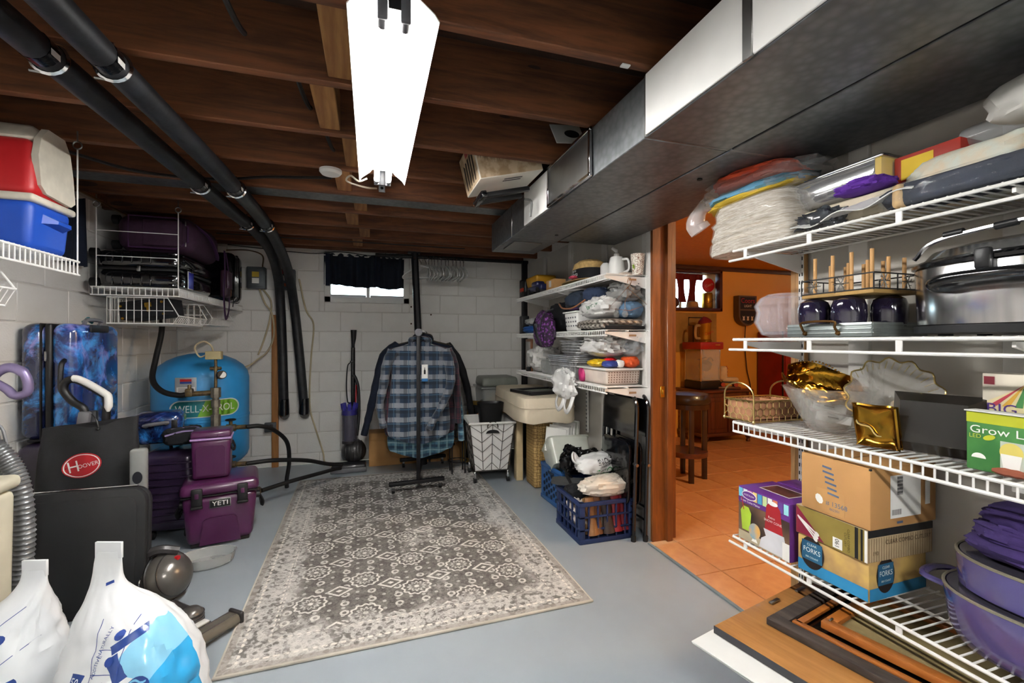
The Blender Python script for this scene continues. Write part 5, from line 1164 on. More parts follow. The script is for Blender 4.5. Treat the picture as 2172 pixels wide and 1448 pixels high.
# ================================================================ right wall, far bay: shelves on slotted standards
def standard(label, y, z0, z1):
    t = T('shelf_standard', label, 'shelf upright', (XR - .008, y, z0), 0, 'white slotted shelf uprights')
    P(t, 'strip', B().box((0, 0, (z1 - z0) / 2), (.014, .026, z1 - z0), .002, 1), WIRE)
    sm_ = B().box((0, 0, 0), (.003, .004, .014)).mesh('slot', M('slot_dark', '#3b3b3b', .8) if 'slot_dark' not in bpy.data.materials else bpy.data.materials['slot_dark'])
    n = int((z1 - z0) / .032)
    for i in range(n):
        for k in (-.006, .006): link('slot', sm_, t).location = (-.0075, k, .02 + i * .032)
def bracket(parent, y, D, z=-.008):
    """flat steel shelf bracket under a shelf (shelf frame)"""
    P(parent, 'shelf_bracket', B().prism([(.0, -.012), (D - .015, -.012), (D - .015, -.024), (.0, -.085)], .007, flat_on((0, y - .0035, 0), (1, 0, 0), (0, 0, 1)) @ TR(0, 0, -.007)), WIRE)
SD = .305
ZA, ZB_, ZC = 1.645, 1.302, .95
fa = {}
for k, z, lb in ((0, ZA, 'white wire shelf by the doorway, topmost of the far three'), (1, ZB_, 'white wire shelf by the doorway, middle of the far three'), (2, ZC, 'white wire shelf by the doorway, lowest of the far three')):
    s = wire_shelf(lb, (XR - .016, 4.16, z), 180, 1.75, SD - .01, lh=.035, r=.0024); fa[k] = s
    for y in (1.72, .9, .1): bracket(s, y, SD)
    P(s, 'end_plate_tag', B().box((.12, 1.757, -.035), (.05, .002, .012)), M('kraft_tag%d' % k, '#a08060', .7))
standard('white slotted shelf upright beside the doorway trim', 2.44, .5, 1.9)
standard('white slotted shelf upright behind the far shelves', 3.26, .5, 1.9)
G_A = 'things on the far top shelf'
# --- top shelf
t = T('toy_dump_truck', 'yellow and black toy dump truck at the far end of the shelf', 'toy truck', (1.5, 3.98, ZA + .003), 0)
YEL = M('toy_yellow', '#c99316', .5); P(t, 'dump_bed', B().box((.0, -.1, .13), (.2, .3, .1), .02, 3, bot=(.85, .85)), YEL); P(t, 'cab', B().box((-.02, .14, .11), (.16, .12, .13), .02, 3), BLK); P(t, 'chassis', B().box((0, 0, .055), (.15, .42, .04), .01), BLK)
P(t, 'striped_grille', B().box((-.105, .14, .08), (.006, .1, .035), .002), M('red_yellow', '#c23a1e', .5))
for yy in (-.15, .12):
    for xx in (-.08, .08): P(t, 'wheel', B().cyl((xx - .02, yy, .037), (xx + .02, yy, .037), .037, n=14), RUB)
t = T('toy_car', 'dark blue toy pickup at the front of the far top shelf', 'toy car', (1.42, 3.72, ZA + .003), 0)
TC = M('toy_blue', '#23264e', .35, coat=.4); P(t, 'body', B().box((0, 0, .05), (.1, .34, .05), .015, 3), TC); P(t, 'cabin', B().box((0, .02, .09), (.085, .14, .05), .02, 3), TC)
for yy in (-.11, .11):
    for xx in (-.05, .05): P(t, 'wheel', B().cyl((xx - .012, yy, .026), (xx + .012, yy, .026), .026, n=14), RUB)
t = T('small_carton', 'small brown carton with clear tape at the shelf front', 'box', (1.43, 3.36, ZA + .003), 0)
P(t, 'carton', B().box((0, 0, .04), (.1, .17, .08), .003), CARD); P(t, 'tape', B(LEFT(-.0505, -.0, .045)).plate((0, 0, 0), (.05, .05)), FILMW)
t = T('straw_hat', 'straw hat with lettered black band on the far top shelf', 'hat', (1.5, 2.92, ZA + .003), 0)
STR = M('straw', '#c9a66a', .8, var=.15, sc=60, bump=.4, bs=160)
HTB = B(); t.scale = (1.25, 1.3, 1.35); secs = [oval(0, 0, z, rx, ry, 36) for z, rx, ry in ((.012, .12, .16), (.004, .14, .18), (.01, .1, .125), (.016, .085, .11), (.08, .08, .105), (.105, .072, .095), (.12, .05, .065), (.118, .015, .02))]; loft(HTB, secs); P(t, 'straw_body', HTB, STR)
hb_ = B(); loft(hb_, [oval(0, 0, z, rx, ry, 36) for z, rx, ry in ((.018, .0865, .1115), (.072, .0825, .1075), (.072, .082, .107), (.018, .086, .111))], False); hb2 = P(t, 'hat_band', hb_, BLKC)
hm_ = flat_on((-.3, -.06, .05), (.35, -.94, 0), (0, 0, 1)); dh = (.94, .35, 0)
P(hb2, 'lettering', wrap(B().text('Puerto', .02, hm_ @ TR(0, .014, 0)).text('Vallarta', .03, hm_ @ TR(0, -.006, 0)), hb_, dh, .002), WPL); P(t, 'flower', B().blob((-.13, -.06, .02), (.02, .03, .008), 4, .2, 3, 2, 12), M('pink_bit', '#c4455e', .7))
t = T('white_jug', 'white plastic jug with handle and spout near the shelf end', 'jug', (1.55, 2.62, ZA + .003), 0)
P(t, 'body', B().lathe([(0, 0), (.055, 0), (.06, .01), (.05, .1), (.042, .135), (.038, .14), (0, .14)], 24), WPL); P(t, 'handle', B().tube(smooth([(.02, -.045, .12), (.03, -.09, .11), (.035, -.095, .05), (.02, -.058, .03)], 4), .008, 8), WPL); P(t, 'pump_cap', B().lathe([(0, 0), (.02, 0), (.018, .02), (.008, .03), (.008, .05), (0, .052)], 14, TR(0, 0, .14)), WPL); P(t, 'nozzle', B().cyl((0, 0, .18), (-.03, .01, .2), .012, .008, n=10), WPL)
P(t, 'side_bottle', B().lathe([(0, 0), (.035, 0), (.035, .09), (.02, .11), (0, .112)], 16, TR(-.04, .075, 0)), FILMW)
t = T('paper_cup', 'white paper cup with brown swirl print at the shelf end', 'cup', (1.6, 2.45, ZA + .003), 0)
cm_ = MT('swirl_print'); v_ = cm_.voro(55); cm_.col(cm_.mix(v_.near(.45, .06), '#e8e2d4', '#7a4a32')); cm_.rough(.6)
P(t, 'cup', B().lathe([(0, 0), (.032, 0), (.044, .125), (.046, .13), (.043, .13), (.041, .125), (.03, .006), (0, .006)], 24), cm_.m); P(t, 'green_leaf', B(LEFT(-.038, -.012, .05)).disc(.01, .016, RZ(30)), M('leaf_green', '#8fa83c', .6))
t = T('tissue_pack', 'flat white packet lying between the jug and the paper cup', 'packet', (1.57, 2.53, ZA + .003), 0); P(t, 'packet', B().box((0, 0, .012), (.09, .06, .024), .006), M('pale_packet', '#dccabc', .5))
# --- middle shelf
DEN = M('denim', '#5d7c98', .9, bump=.2, bs=250); GRAYB = clear('grey_bag_film', '#8f8f8c', .8, .25)
def soft(name, label, cat, c, d, m, seed=1, amp=.14, fq=2.4, p=2.8, n=28, rz=0, loc=None, fl=True):
    o = ONE(name, label, cat, B().blob((0, 0, d[2]), d, seed, amp, fq, p, n, flatb=fl), m, c, rz); return o
zb = ZB_ + .003
soft('folded_shirt', 'bright blue folded garment at the far end of the middle shelf', 'clothes', (1.5, 3.95, zb), (.13, .13, .035), M('bright_blue_cloth', '#2f63ad', .8, bump=.2, bs=200), 2)
soft('grey_cloth', 'pale grey folded cloth lying on the blue garment', 'clothes', (1.5, 3.92, zb + .072), (.12, .13, .035), M('pale_grey_cloth', '#a9a9a6', .85, bump=.2, bs=200), 3)
t = T('skate_bag', 'purple patterned bag with black straps hanging over the shelf front', 'bag', (1.37, 3.3, ZB_ - .12), 0)
pm = MT('purple_weave'); v_ = pm.voro(45); pm.col(pm.mix(v_.step(.3, .5), '#7a3f8a', '#2a1730')); pm.rough(.6); P(t, 'pouch', B().blob((-.06, 0, .14), (.06, .14, .14), 6, .12, 2.2, 2.8, 28, flatb=False), pm.m)
P(t, 'strap', B().tube(smooth([(-.05, .1, .27), (-.12, .06, .2), (-.13, 0, .12), (-.1, -.05, .02)], 5), .016, 6, flat=.4), BLK); P(t, 'strap', B().tube(smooth([(-.03, -.1, .3), (-.1, -.08, .26), (-.12, -.06, .16), (-.09, -.03, .05)], 5), .014, 6, flat=.4), BLK); P(t, 'buckle', B().box((-.125, .02, .17), (.02, .05, .04), .006), DKGREY)
soft('black_bag', 'black gear bag slumped behind the purple patterned bag', 'bag', (1.54, 3.45, zb), (.11, .17, .12), BLKC, 7)
soft('navy_duffel', 'navy canvas duffel with tan piping crammed under the top shelf', 'bag', (1.52, 2.98, zb + .15), (.13, .2, .075), M('navy_canvas', '#2b3646', .85, bump=.25, bs=200, c2='#161c26'), 8)
ONE('bag_strap', 'tan leather piping strap curling off the navy duffel', 'strap', B().tube(smooth([(1.39, 3.2, 1.52), (1.375, 3.1, 1.48), (1.38, 2.95, 1.47), (1.385, 2.8, 1.5), (1.4, 2.7, 1.54)], 6), .006, 6), M('tan_piping', '#a06a48', .5))
soft('baseball_hat', 'navy cap stuffed beside the duffel under the top shelf', 'cap', (1.45, 2.72, zb + .19), (.07, .1, .05), M('navy_cap_cloth', '#27344e', .9), 9)
t = T('white_basket', 'white plastic basket with slotted sides on the middle shelf', 'basket', (1.5, 3.02, zb), 0)
P(t, 'tub', B().box((0, 0, .07), (.2, .22, .14), .015, 3, bot=(.88, .88)), WPL); P(t, 'rim', B().box((0, 0, .14), (.22, .24, .012), .005), WPL)
for i in range(5):
    for k in range(3): P(t, 'slot', B().box((-.094 - .003 * (k - 1), -.08 + .04 * i, .04 + .03 * k), (.004, .018, .012), .002), GREYP)
soft('striped_towel', 'purple and white striped towel folded in the white basket', 'towel', (1.5, 3.0, zb + .148), (.09, .1, .022), M('purple_towel', '#4a2c58', .9), 11)
soft('plastic_bag', 'milky plastic shopping bag with green print on the middle shelf', 'bag', (1.47, 2.68, zb + .075), (.1, .17, .07), FILMW, 12, .22, 3.2)
bb = B().blob((0, 0, .07), (.1, .17, .07), 12, .22, 3.2, 2.8, 28)
t = bpy.data.objects['plastic_bag']; P(t, 'green_print', wrap(B().text('Joann', .05, flat_on((-.4, -.06, .08), (0, -1, .25), (0, .25, 1))), bb, (1, 0, 0), .002), M('green_ink', '#2f7a4a', .6))
soft('grey_plastic_bag', 'grey translucent plastic bag bulging beneath the top shelf end', 'bag', (1.56, 2.56, zb + .172), (.085, .13, .062), GRAYB, 13, .25, 3)
soft('folded_jeans', 'light blue folded jeans at the end of the middle shelf', 'jeans', (1.58, 2.52, zb + .07), (.07, .09, .055), DEN, 14, .08)
t = T('woven_mats', 'roll of silver woven placemats lying at the shelf end', 'placemats', (1.5, 2.6, zb), 0)
wm = MT('silver_weave'); x, y, z = wm.xyz(); wm.col(wm.mix(((y * 130).sin() * ((x + z) * 130).sin()).step(-.2, .4), '#a8a096', '#5a534c')); wm.rough(.5); wm.set(Metallic=.3); wm.bump((y * 130).sin() * ((x + z) * 130).sin(), .5, .004)
P(t, 'upper_mat', B().tube(smooth([(-.13, .17, .045), (-.14, 0, .05), (-.1, -.15, .048), (.1, -.17, .046)], 5), .034, 10, flat=.5), wm.m); P(t, 'lower_mat', B().box((0, 0, .012), (.27, .36, .022), .008, 2), BLKC); P(t, 'fold', B().tube(smooth([(-.14, .18, .03), (-.15, .02, .022), (-.13, -.16, .024)], 5), .024, 8, flat=.7), wm.m)
for i, yy in enumerate((2.52, 2.45)):
    t = T('glass_ornament', ('clear glass bulb on a wire hanging at the shelf end, inner one', 'clear glass bulb on a wire hanging at the shelf end, outer one')[i], 'ornament', (1.49 + .02 * i, yy, zb + .075), 0)
    P(t, 'bulb', B().lathe([(0, 0), (.012, .003), (.02, .018), (.016, .035), (.008, .05), (.008, .06), (0, .06)], 14), CRYS); P(t, 'hook', B().tube(smooth([(0, 0, .06), (0, .0, .1), (.01, -.02, .14), (.01, -.01, .2)], 4), .002, 5), M('copper_wire%d' % i, '#a87a58', .3, metal=1))
t = T('wire_hanger', 'copper wire hanger dangling from the top shelf end', 'hanger', (1.5, 2.41, 1.56), 0)
P(t, 'hook', B().tube(smooth([(0, 0, .03), (.01, 0, .06), (.03, 0, .05), (.02, 0, .02), (0, 0, 0)], 4), .002, 5), bpy.data.materials['copper_wire0']); P(t, 'frame', B().tube([(0, 0, 0), (-.13, .0, -.13), (.02, 0, -.14), (.14, 0, -.1)], .002, 5, closed=True), bpy.data.materials['copper_wire0'])
# --- bottom shelf
zc = ZC + .003
FOIL = M('aluminium_foil', '#d2d2d2', .36, metal=.45, var=.15, sc=30, bump=.4, bs=60)
def foil_pan(label, c, w_, d_, h_, rz):
    t = T('foil_pan', label, 'foil pan', c, rz, 'foil pans on the low shelf'); b = B()
    secs = []
    for k, z in ((.84, .001), (.86, .0), (.96, h_), (1.0, h_), (1.01, h_ - .004), (.955, h_ - .004), (.85, .004)):
        n = 44; s = []
        for j in range(n):
            a = 2 * PI * j / n; cx = math.copysign(abs(math.cos(a)) ** .3, math.cos(a)) * w_ / 2 * k; cy = math.copysign(abs(math.sin(a)) ** .3, math.sin(a)) * d_ / 2 * k
            f = 1 + (.012 if j % 2 else -.006); s.append((cx * f, cy * f, z))
        secs.append(s)
    loft(b, secs); P(t, 'pan', b, FOIL, ang=25); P(t, 'rolled_rim', B().tube([(p[0] * 1.0, p[1], h_ - .001) for p in secs[3][::2]], .003, 5, closed=True), FOIL)
for i in range(5): foil_pan(('deep foil pan at the bottom of the large stack', 'foil pan second from the bottom of the large stack', 'foil pan third from the bottom of the large stack', 'foil pan fourth from the bottom of the large stack', 'foil pan on top of the large stack')[i], (1.485, 3.14, zc + (.0 if i == 0 else .07 + .014 * i)), .26, .42, .1 if i == 0 else .045, 2 + 1.5 * i)
for i in range(5): foil_pan(('foil lid pan lowest in the small upper stack', 'foil lid pan second in the small upper stack', 'foil lid pan third in the small upper stack', 'foil lid pan fourth in the small upper stack', 'foil lid pan topmost in the small upper stack')[i], (1.51, 3.06, zc + .176 + .021 * i), .22, .32, .022, -3 + 3 * i)
t = T('clear_tub', 'clear plastic food tub behind the foil pans', 'tub', (1.5, 3.52, zc), 0); P(t, 'tub', B().box((0, 0, .06), (.2, .25, .12), .02, 3, bot=(.9, .9)), TUBP); P(t, 'rim', B().box((0, 0, .125), (.215, .265, .012), .005), TUBP)
soft('plastic_bag', 'white crumpled plastic bag at the far end of the low shelf', 'bag', (1.5, 3.8, zc), (.12, .12, .12), FILMW, 15, .25, 3.2)
t = T('photo_frame', 'narrow copper-edged picture frame standing at the far end of the low shelf', 'picture frame', (1.43, 4.0, zc), 0); P(t, 'frame', B().box((0, 0, .15), (.02, .16, .3), .004), M('copper_frame', '#8a5a3c', .4)); P(t, 'backing', B().box((-.012, 0, .15), (.004, .12, .25), .001), M('grey_backing', '#9a9893', .6)); P(t, 'foot', B().box((-.02, -.06, .02), (.06, .03, .04), .006), BLK)
t = T('perforated_tray', 'white perforated plastic basket full of small packets by the doorway', 'basket', (1.52, 2.68, zc), 0)
P(t, 'tray', B().box((0, 0, .05), (.25, .4, .1), .018, 3, bot=(.93, .95)), M('blush_plastic', '#e4d5c8', .4)); P(t, 'rim', B().box((0, 0, .1), (.27, .42, .012), .005), WPL)
hm = B().box((0, 0, 0), (.008, .004, .008), .002, 1).mesh('hole', M('hole_shade', '#8a6e5c', .7))
for i in range(12):
    for k in range(5): link('hole', hm, t).location = (-.105 + .019 * i, -.1935 - .0018 * k, .022 + .015 * k)
ORN = M('orange_mesh', '#d9541e', .6, bump=.3, bs=150)
for nm, lb, ct, c, d, m, s in (('candy_bag', 'yellow and blue snack bag in the perforated basket', 'packet', (1.44, 2.68, zc + .109), (.05, .08, .025), M('snack_yellow', '#d9b21c', .35), 21), ('snack_bag', 'blue foil packet in the perforated basket', 'packet', (1.47, 2.56, zc + .109), (.05, .05, .022), M('snack_blue', '#2b3f8a', .35), 22), ('orange_net', 'orange net bag at the end of the perforated basket', 'bag', (1.6, 2.54, zc + .109), (.045, .06, .035), ORN, 23), ('white_roll', 'white paper roll end among the packets', 'packet', (1.52, 2.53, zc + .109), (.025, .03, .024), PAPER, 24), ('red_packet', 'red and white packet behind the blue one', 'packet', (1.51, 2.64, zc + .109), (.04, .05, .03), RED, 25)): soft(nm, lb, ct, c, d, m, s)
soft('bag_of_bags', 'big clear bag stuffed with white plastic bags above the basket', 'bag', (1.52, 2.72, zc + .17), (.115, .19, .075), FILMW, 26, .28, 3.4, 2.4, 34)
soft('clear_bag', 'clear crumpled film bag at the wall end above the basket', 'bag', (1.6, 2.53, zc + .18), (.05, .09, .075), FILM, 27, .3, 3.5, 2.4)
t = T('hanging_bag', 'white plastic carrier bag hanging over the low shelf front with loop handles', 'bag', (1.37, 2.93, ZC - .2), 0)
hbB = B().blob((-.045, .02, .17), (.055, .16, .1), 31, .3, 3.2, 2.3, 34, flatb=False); P(t, 'bag', hbB, M('white_carrier', '#e9e8e5', .4, alpha=.95, bump=.2, bs=40))
for i, (a, c_) in enumerate(((-.13, -.03), (.0, .12))): P(t, 'loop_handle', B().tube(smooth([(-.05, a, .1), (-.08, a - .01, .03), (-.08, (a + c_) / 2, -.01), (-.07, c_, .03), (-.05, c_, .1)], 5), .016, 8, flat=.5), bpy.data.materials['white_carrier'])
soft('pink_packet', 'magenta packet tucked between carrier bag and basket', 'packet', (1.4, 2.82, zc + .0), (.02, .04, .045), M('magenta', '#c0306e', .4), 32)

# ================================================================ below: covered table, frames, tubs, crates, chairs
CRC = M('cream_cover', '#d9cbb2', .8, var=.05, bump=.15, bs=30); q = RZ(-7)
t = T('covered_table', 'folding bed table under a fitted cream cloth cover', 'table', (1.38, 3.82, 0), -4)
cv = B(); secs = []
for z, k in ((.6, 1.0), (.59, 1.0), (.6, 1.01), (.66, 1.01), (.7, 1.005), (.705, 1.012), (.715, 1.005), (.77, 1.0), (.785, .985), (.79, .95)): secs.append([(x * k, y * k + .004 * math.sin(x * 30 + z * 40), z + (.01 * math.sin(x * 25 + y * 9) if z < .62 else 0)) for x, y, _ in oval(0, 0, z, .235, .56, 60, 8)])
loft(cv, secs); P(t, 'cloth_cover', cv, CRC); P(t, 'cover_seam', B().tube([(x, y, .708) for x, y, z in oval(0, 0, 0, .239, .567, 60, 8)], .003, 5, closed=True), CRC)
for xx, yy in ((-.12, -.02), (-.12, .48), (.19, -.02), (.19, .48)): P(t, 'leg_panel', B().box((xx, yy, .3), (.06, .1, .6), .006), M('cream_board', '#cdb78f', .6)) if (xx, yy) == (-.12, -.02) else P(t, 'leg_panel', B().box((xx, yy, .3), (.06, .1, .6), .006), bpy.data.materials['cream_board'])
t = T('picture_frame', 'black picture frame with photo lying on the cream table', 'picture frame', (1.4, 3.62, .793), 12)
for c_, d_ in (((0, -.15, .012), (.42, .045, .024)), ((0, .15, .012), (.42, .045, .024)), ((-.19, 0, .012), (.045, .26, .024)), ((.19, 0, .012), (.045, .26, .024))): P(t, 'frame_bar', B().box(c_, d_, .003), BLK)
P(t, 'mat_board', B().box((0, 0, .006), (.34, .26, .006)), M('sage_mat', '#a9b3a2', .6)); P(t, 'photo', B().box((0, 0, .0105), (.24, .12, .002)), M('grey_photo', '#77766f', .3, c2='#3f403e', sc=20))
t = T('storage_tub', 'clear plastic storage tub with grey lid full of pink things', 'storage tub', (1.29, 4.66, .45), 0)
P(t, 'tub', B().box((0, 0, .15), (.4, .38, .28), .03, 3, bot=(.88, .88)), TUBP); P(t, 'lid', B().box((0, 0, .36), (.4, .36, .1), .03, 3, top=(.93, .93)), M('grey_green_lid', '#8d9087', .4, alpha=.9)); P(t, 'rim', B().box((0, 0, .3), (.43, .41, .02), .008), TUBP); P(t, 'price_sticker', B(FRONT(.05, -.192, .26)).plate((0, 0, 0), (.07, .05)), PAPER); P(t, 'red_strip', B(FRONT(.05, -.193, .275)).plate((0, 0, 0), (.07, .018)), RED)
P(t, 'pink_contents', B().blob((.1, -.02, .2), (.07, .12, .06), 41, .2), M('pink_cloth', '#b8486a', .7)); P(t, 'tan_contents', B().blob((-.02, -.05, .12), (.09, .1, .07), 42, .2), M('tan_rope', '#b39a72', .8)); P(t, 'dark_contents', B().blob((-.1, .05, .08), (.08, .1, .07), 43, .2), M('dark_cloth', '#3a3a40', .8))
t = T('wooden_stand', 'dark wooden stand holding up the clear storage tub', 'stand', (1.29, 4.66, 0), 0)
for xx in (-.18, .18):
    for yy in (-.15, .15): P(t, 'leg', B().box((xx, yy, .22), (.03, .03, .44), .003), M('dark_stand_wood', '#33241c', .6) if 'dark_stand_wood' not in bpy.data.materials else bpy.data.materials['dark_stand_wood'])
P(t, 'top', B().box((0, 0, .442), (.42, .36, .014), .003), bpy.data.materials['dark_stand_wood'])
def lean_frame(label, loc, rz, tilt, w_, h_, bw, m, inner):
    t = T('picture_frame', label, 'picture frame', loc, rz); Q = RX(tilt)
    for c_, d_ in (((0, 0, bw / 2), (w_, .025, bw)), ((0, 0, h_ - bw / 2), (w_, .025, bw)), ((-w_ / 2 + bw / 2, 0, h_ / 2), (bw, .025, h_ - 2 * bw)), ((w_ / 2 - bw / 2, 0, h_ / 2), (bw, .025, h_ - 2 * bw))): P(t, 'frame_bar', B(Q).box(c_, d_, .004), m)
    P(t, 'backing', B(Q).box((0, .004, h_ / 2), (w_ - 2 * bw, .008, h_ - 2 * bw)), inner); return t
lean_frame('gilded picture frame leaning beside the laundry cart', (.98, 4.36, .02), -40, -16, .3, .62, .045, M('gilt', '#9a7a3a', .4, metal=.5), BLKC)
ONE('timber_board', 'tan board leaning diagonally behind the laundry cart', 'board', B(RY(38)).box((0, 0, .28), (.05, .03, .52), .003), RAWW, (.7, 4.62, .035))
soft('orange_cloth', 'orange and black cloth bunched behind the gilded frame', 'cloth', (1.08, 4.44, .40), (.07, .05, .05), M('orange_cloth', '#d9701c', .8), 44)
t = T('low_carton', 'low cardboard box by the wall behind the shirts', 'box', (.27, 4.74, 0), 0); P(t, 'carton', B().box((0, 0, .16), (.58, .25, .32), .004), CARD); P(t, 'flap', B().box((.0, -.127, .29), (.57, .004, .07), .001), CARD)
t = T('wooden_box', 'low wooden box beside the cardboard box at the back wall', 'box', (.76, 4.72, 0), 0); P(t, 'box', B().box((0, 0, .12), (.36, .22, .24), .005), RAWW); P(t, 'front_slot', B().box((0, -.112, .17), (.14, .006, .03), .004), BLK)
t = T('plant_stand', 'black wire plant stand behind the laundry cart', 'plant stand', (.77, 4.15, 0), 0)
for xx in (-.06, .06):
    for yy in (-.06, .06): P(t, 'leg', B().cyl((xx, yy, .012), (xx, yy, .5), .006, n=6), BLKM)
for z in (.12, .32, .5): P(t, 'ring', B().tube(arc((0, 0, z), .085, 0, 360, 20, 'xy')[:-1], .005, 6, closed=True), BLKM)
for a in (0, 120, 240): P(t, 'scroll', B(RZ(a)).tube(smooth([(0, -.085, .34), (.04, -.085, .38), (.02, -.085, .43), (-.02, -.085, .41), (-.03, -.085, .36), (-.05, -.085, .44)], 5), .004, 5), BLKM)
ONE('green_packet', 'green packet on top of the black plant stand', 'packet', B().blob((0, 0, .03), (.05, .05, .03), 45, .15), M('green_pack', '#3f7a3a', .5), (.78, 4.15, .507))
# wicker hamper: woven skin
wk = MT('wicker'); x, y, z = wk.xyz(); u_ = ((x + y) * 38).fl(); v_ = (z * 38).fl(); ch = ((u_ + v_) * .5).fr() > .25
ux = ((x + y) * 38).fr() - .5; vz = (z * 38).fr() - .5; hgt = (ch * (.5 - vz * vz * 2) + (1 - ch) * (.5 - ux * ux * 2))
wk.col(wk.mix((hgt + wk.noise(60) * .4).step(.2, .75), '#7a5c30', '#b3925a')); wk.rough(.6); wk.bump(hgt, .9, .006); WICK = wk.m
t = T('wicker_hamper', 'woven wicker hamper with flap standing under the cream table', 'basket', (1.4, 3.62, 0), 0)
P(t, 'body', B().box((0, 0, .27), (.2, .22, .54), .02, 3), WICK); P(t, 'flap', B().box((.02, -.115, .37), (.17, .018, .36), .012, 3), WICK); P(t, 'flap_edge', B().tube([(-.06, -.124, .54), (-.06, -.126, .22), (-.045, -.127, .2), (.085, -.127, .2), (.1, -.126, .22), (.1, -.124, .54)], .009, 6), WICK)
# milk crates
CRB = M('crate_navy', '#202f56', .45, var=.08); CRB2 = M('crate_blue', '#2a5a92', .45, var=.08)
def crate(label, loc, rz, w_, d_, h_, m, grid):
    t = T('milk_crate', label, 'crate', loc, rz)
    P(t, 'base', B().box((0, 0, .008), (w_, d_, .014), .003), m)
    for xx in (-1, 1):
        for yy in (-1, 1): P(t, 'corner_post', B().box((xx * (w_ / 2 - .018), yy * (d_ / 2 - .018), h_ / 2), (.036, .036, h_), .004), m)
    for z, hh in ((h_ - .012, .024), (.015, .03)):
        for yy in (-1, 1): P(t, 'rail', B().box((0, yy * (d_ / 2 - .006), z), (w_, .02, hh), .003), m)
        for xx in (-1, 1): P(t, 'rail', B().box((xx * (w_ / 2 - .006), 0, z), (.02, d_, hh), .003), m)
    if grid:
        for k in (.33, .64):
            for yy in (-1, 1): P(t, 'cross_bar', B().box((0, yy * (d_ / 2 - .006), h_ * k), (w_, .012, .012), .002), m)
            for xx in (-1, 1): P(t, 'cross_bar', B().box((xx * (w_ / 2 - .006), 0, h_ * k), (.012, d_, .012), .002), m)
        for i in range(1, 6):
            for yy in (-1, 1): P(t, 'upright_bar', B().box((-w_ / 2 + w_ * i / 6, yy * (d_ / 2 - .006), h_ / 2), (.01, .012, h_), .002), m)
            for xx in (-1, 1): P(t, 'upright_bar', B().box((xx * (w_ / 2 - .006), -d_ / 2 + d_ * i / 6, h_ / 2), (.012, .01, h_), .002), m)
    else:
        hm_ = B().cyl((0, 0, 0), (.004, 0, 0), .016, n=14).mesh('hole', M('crate_hole', '#13243c', .7)); hx = B().cyl((0, 0, 0), (0, .004, 0), .016, n=14).mesh('hole', bpy.data.materials['crate_hole'])
        for xx in (-1, 1): P(t, 'side_panel', B().box((xx * (w_ / 2 - .01), 0, h_ / 2), (.012, d_ - .06, h_ - .04), .003), m)
        for yy in (-1, 1): P(t, 'side_panel', B().box((0, yy * (d_ / 2 - .01), h_ / 2), (w_ - .06, .012, h_ - .04), .003), m)
        for i in range(7):
            for k in range(3 + i % 2):
                z = .05 + .052 * k + (0 if i % 2 else .026)
                link('hole', hm_, t).location = (-w_ / 2 + .001, -d_ / 2 + .05 + .042 * i, z); link('hole', hx, t).location = (-w_ / 2 + .05 + .042 * i, -d_ / 2 + .001, z)
        P(t, 'grip_slot', B().box((-w_ / 2 + .0, 0, h_ - .05), (.008, .1, .022), .004), bpy.data.materials['crate_hole'])
    return t
crate('navy open-grid milk crate full of shoes on the floor', (1.39, 2.635, 0), 0, .375, .36, .25, CRB, True)
crate('blue milk crate with round holes behind the navy crate', (1.47, 3.16, 0), 3, .34, .36, .28, CRB2, False)
def shoe(label, loc, rz, tilt, m, sole, L=.25):
    t = T('shoe', label, 'shoe', loc, rz, 'shoes in the navy crate'); Q = RX(tilt)
    b = B(Q); secs = []
    for i in range(9):
        k = i / 8; w_ = .04 * (1 - .25 * math.sin(k * PI) ** 2 if k < .6 else 1) * (1 if k < .9 else .8); hgt_ = .055 - .02 * k; secs.append([(x, -L / 2 + L * k, .012 + max(z, 0) ** 1 * hgt_ * 20) if False else (x * w_ / .04, -L / 2 + L * k, .012 + (z + .5) * hgt_) for x, z in [(.04 * math.cos(R(a)), .5 * math.sin(R(a))) for a in range(0, 360, 30)]])
    loft(b, secs); P(t, 'upper', b, m); P(t, 'sole', B(Q).prism([(-.035, -L / 2), (.035, -L / 2), (.032, -.02), (.042, L * .3), (.03, L * .47), (0, L / 2), (-.03, L * .47), (-.042, L * .3), (-.032, -.02)], .014), sole)
    return t
TANS = M('tan_sole', '#9a7448', .6); SILV = M('silver_sole', '#a89c8c', .35)
for i, (lb, x, y, rz, m, s_) in enumerate((('tan sandal standing on its heel, first in the navy crate', 1.29, 2.52, 10, M('tan_leather', '#8a5f38', .5), TANS), ('brown shoe sole upright beside the tan sandal', 1.335, 2.53, -8, M('brown_leather', '#6a4428', .5), TANS), ('silver soled shoe upright in the middle of the crate', 1.4, 2.52, 5, M('dark_upper', '#3a2c26', .6), SILV), ('red ballet shoe upright near the crate corner', 1.47, 2.53, -6, M('shoe_red', '#86161e', .5), M('white_sole', '#d8d0c4', .5)), ('red and white slipper at the crate corner', 1.52, 2.54, 8, M('scarlet_cloth', '#7c1822', .7), PAPER))):
    shoe(lb, (x, y, .15), rz, 80, m, s_, .22)
soft('crumpled_cloth', 'white crumpled cloth in the corner of the navy crate', 'cloth', (1.27, 2.6, .06), (.05, .09, .07), M('white_rag', '#d8ccc0', .8), 51, .3)
soft('dark_clogs', 'black slippers piled in the back of the navy crate', 'slippers', (1.31, 2.72, .16), (.09, .06, .06), BLKC, 52)
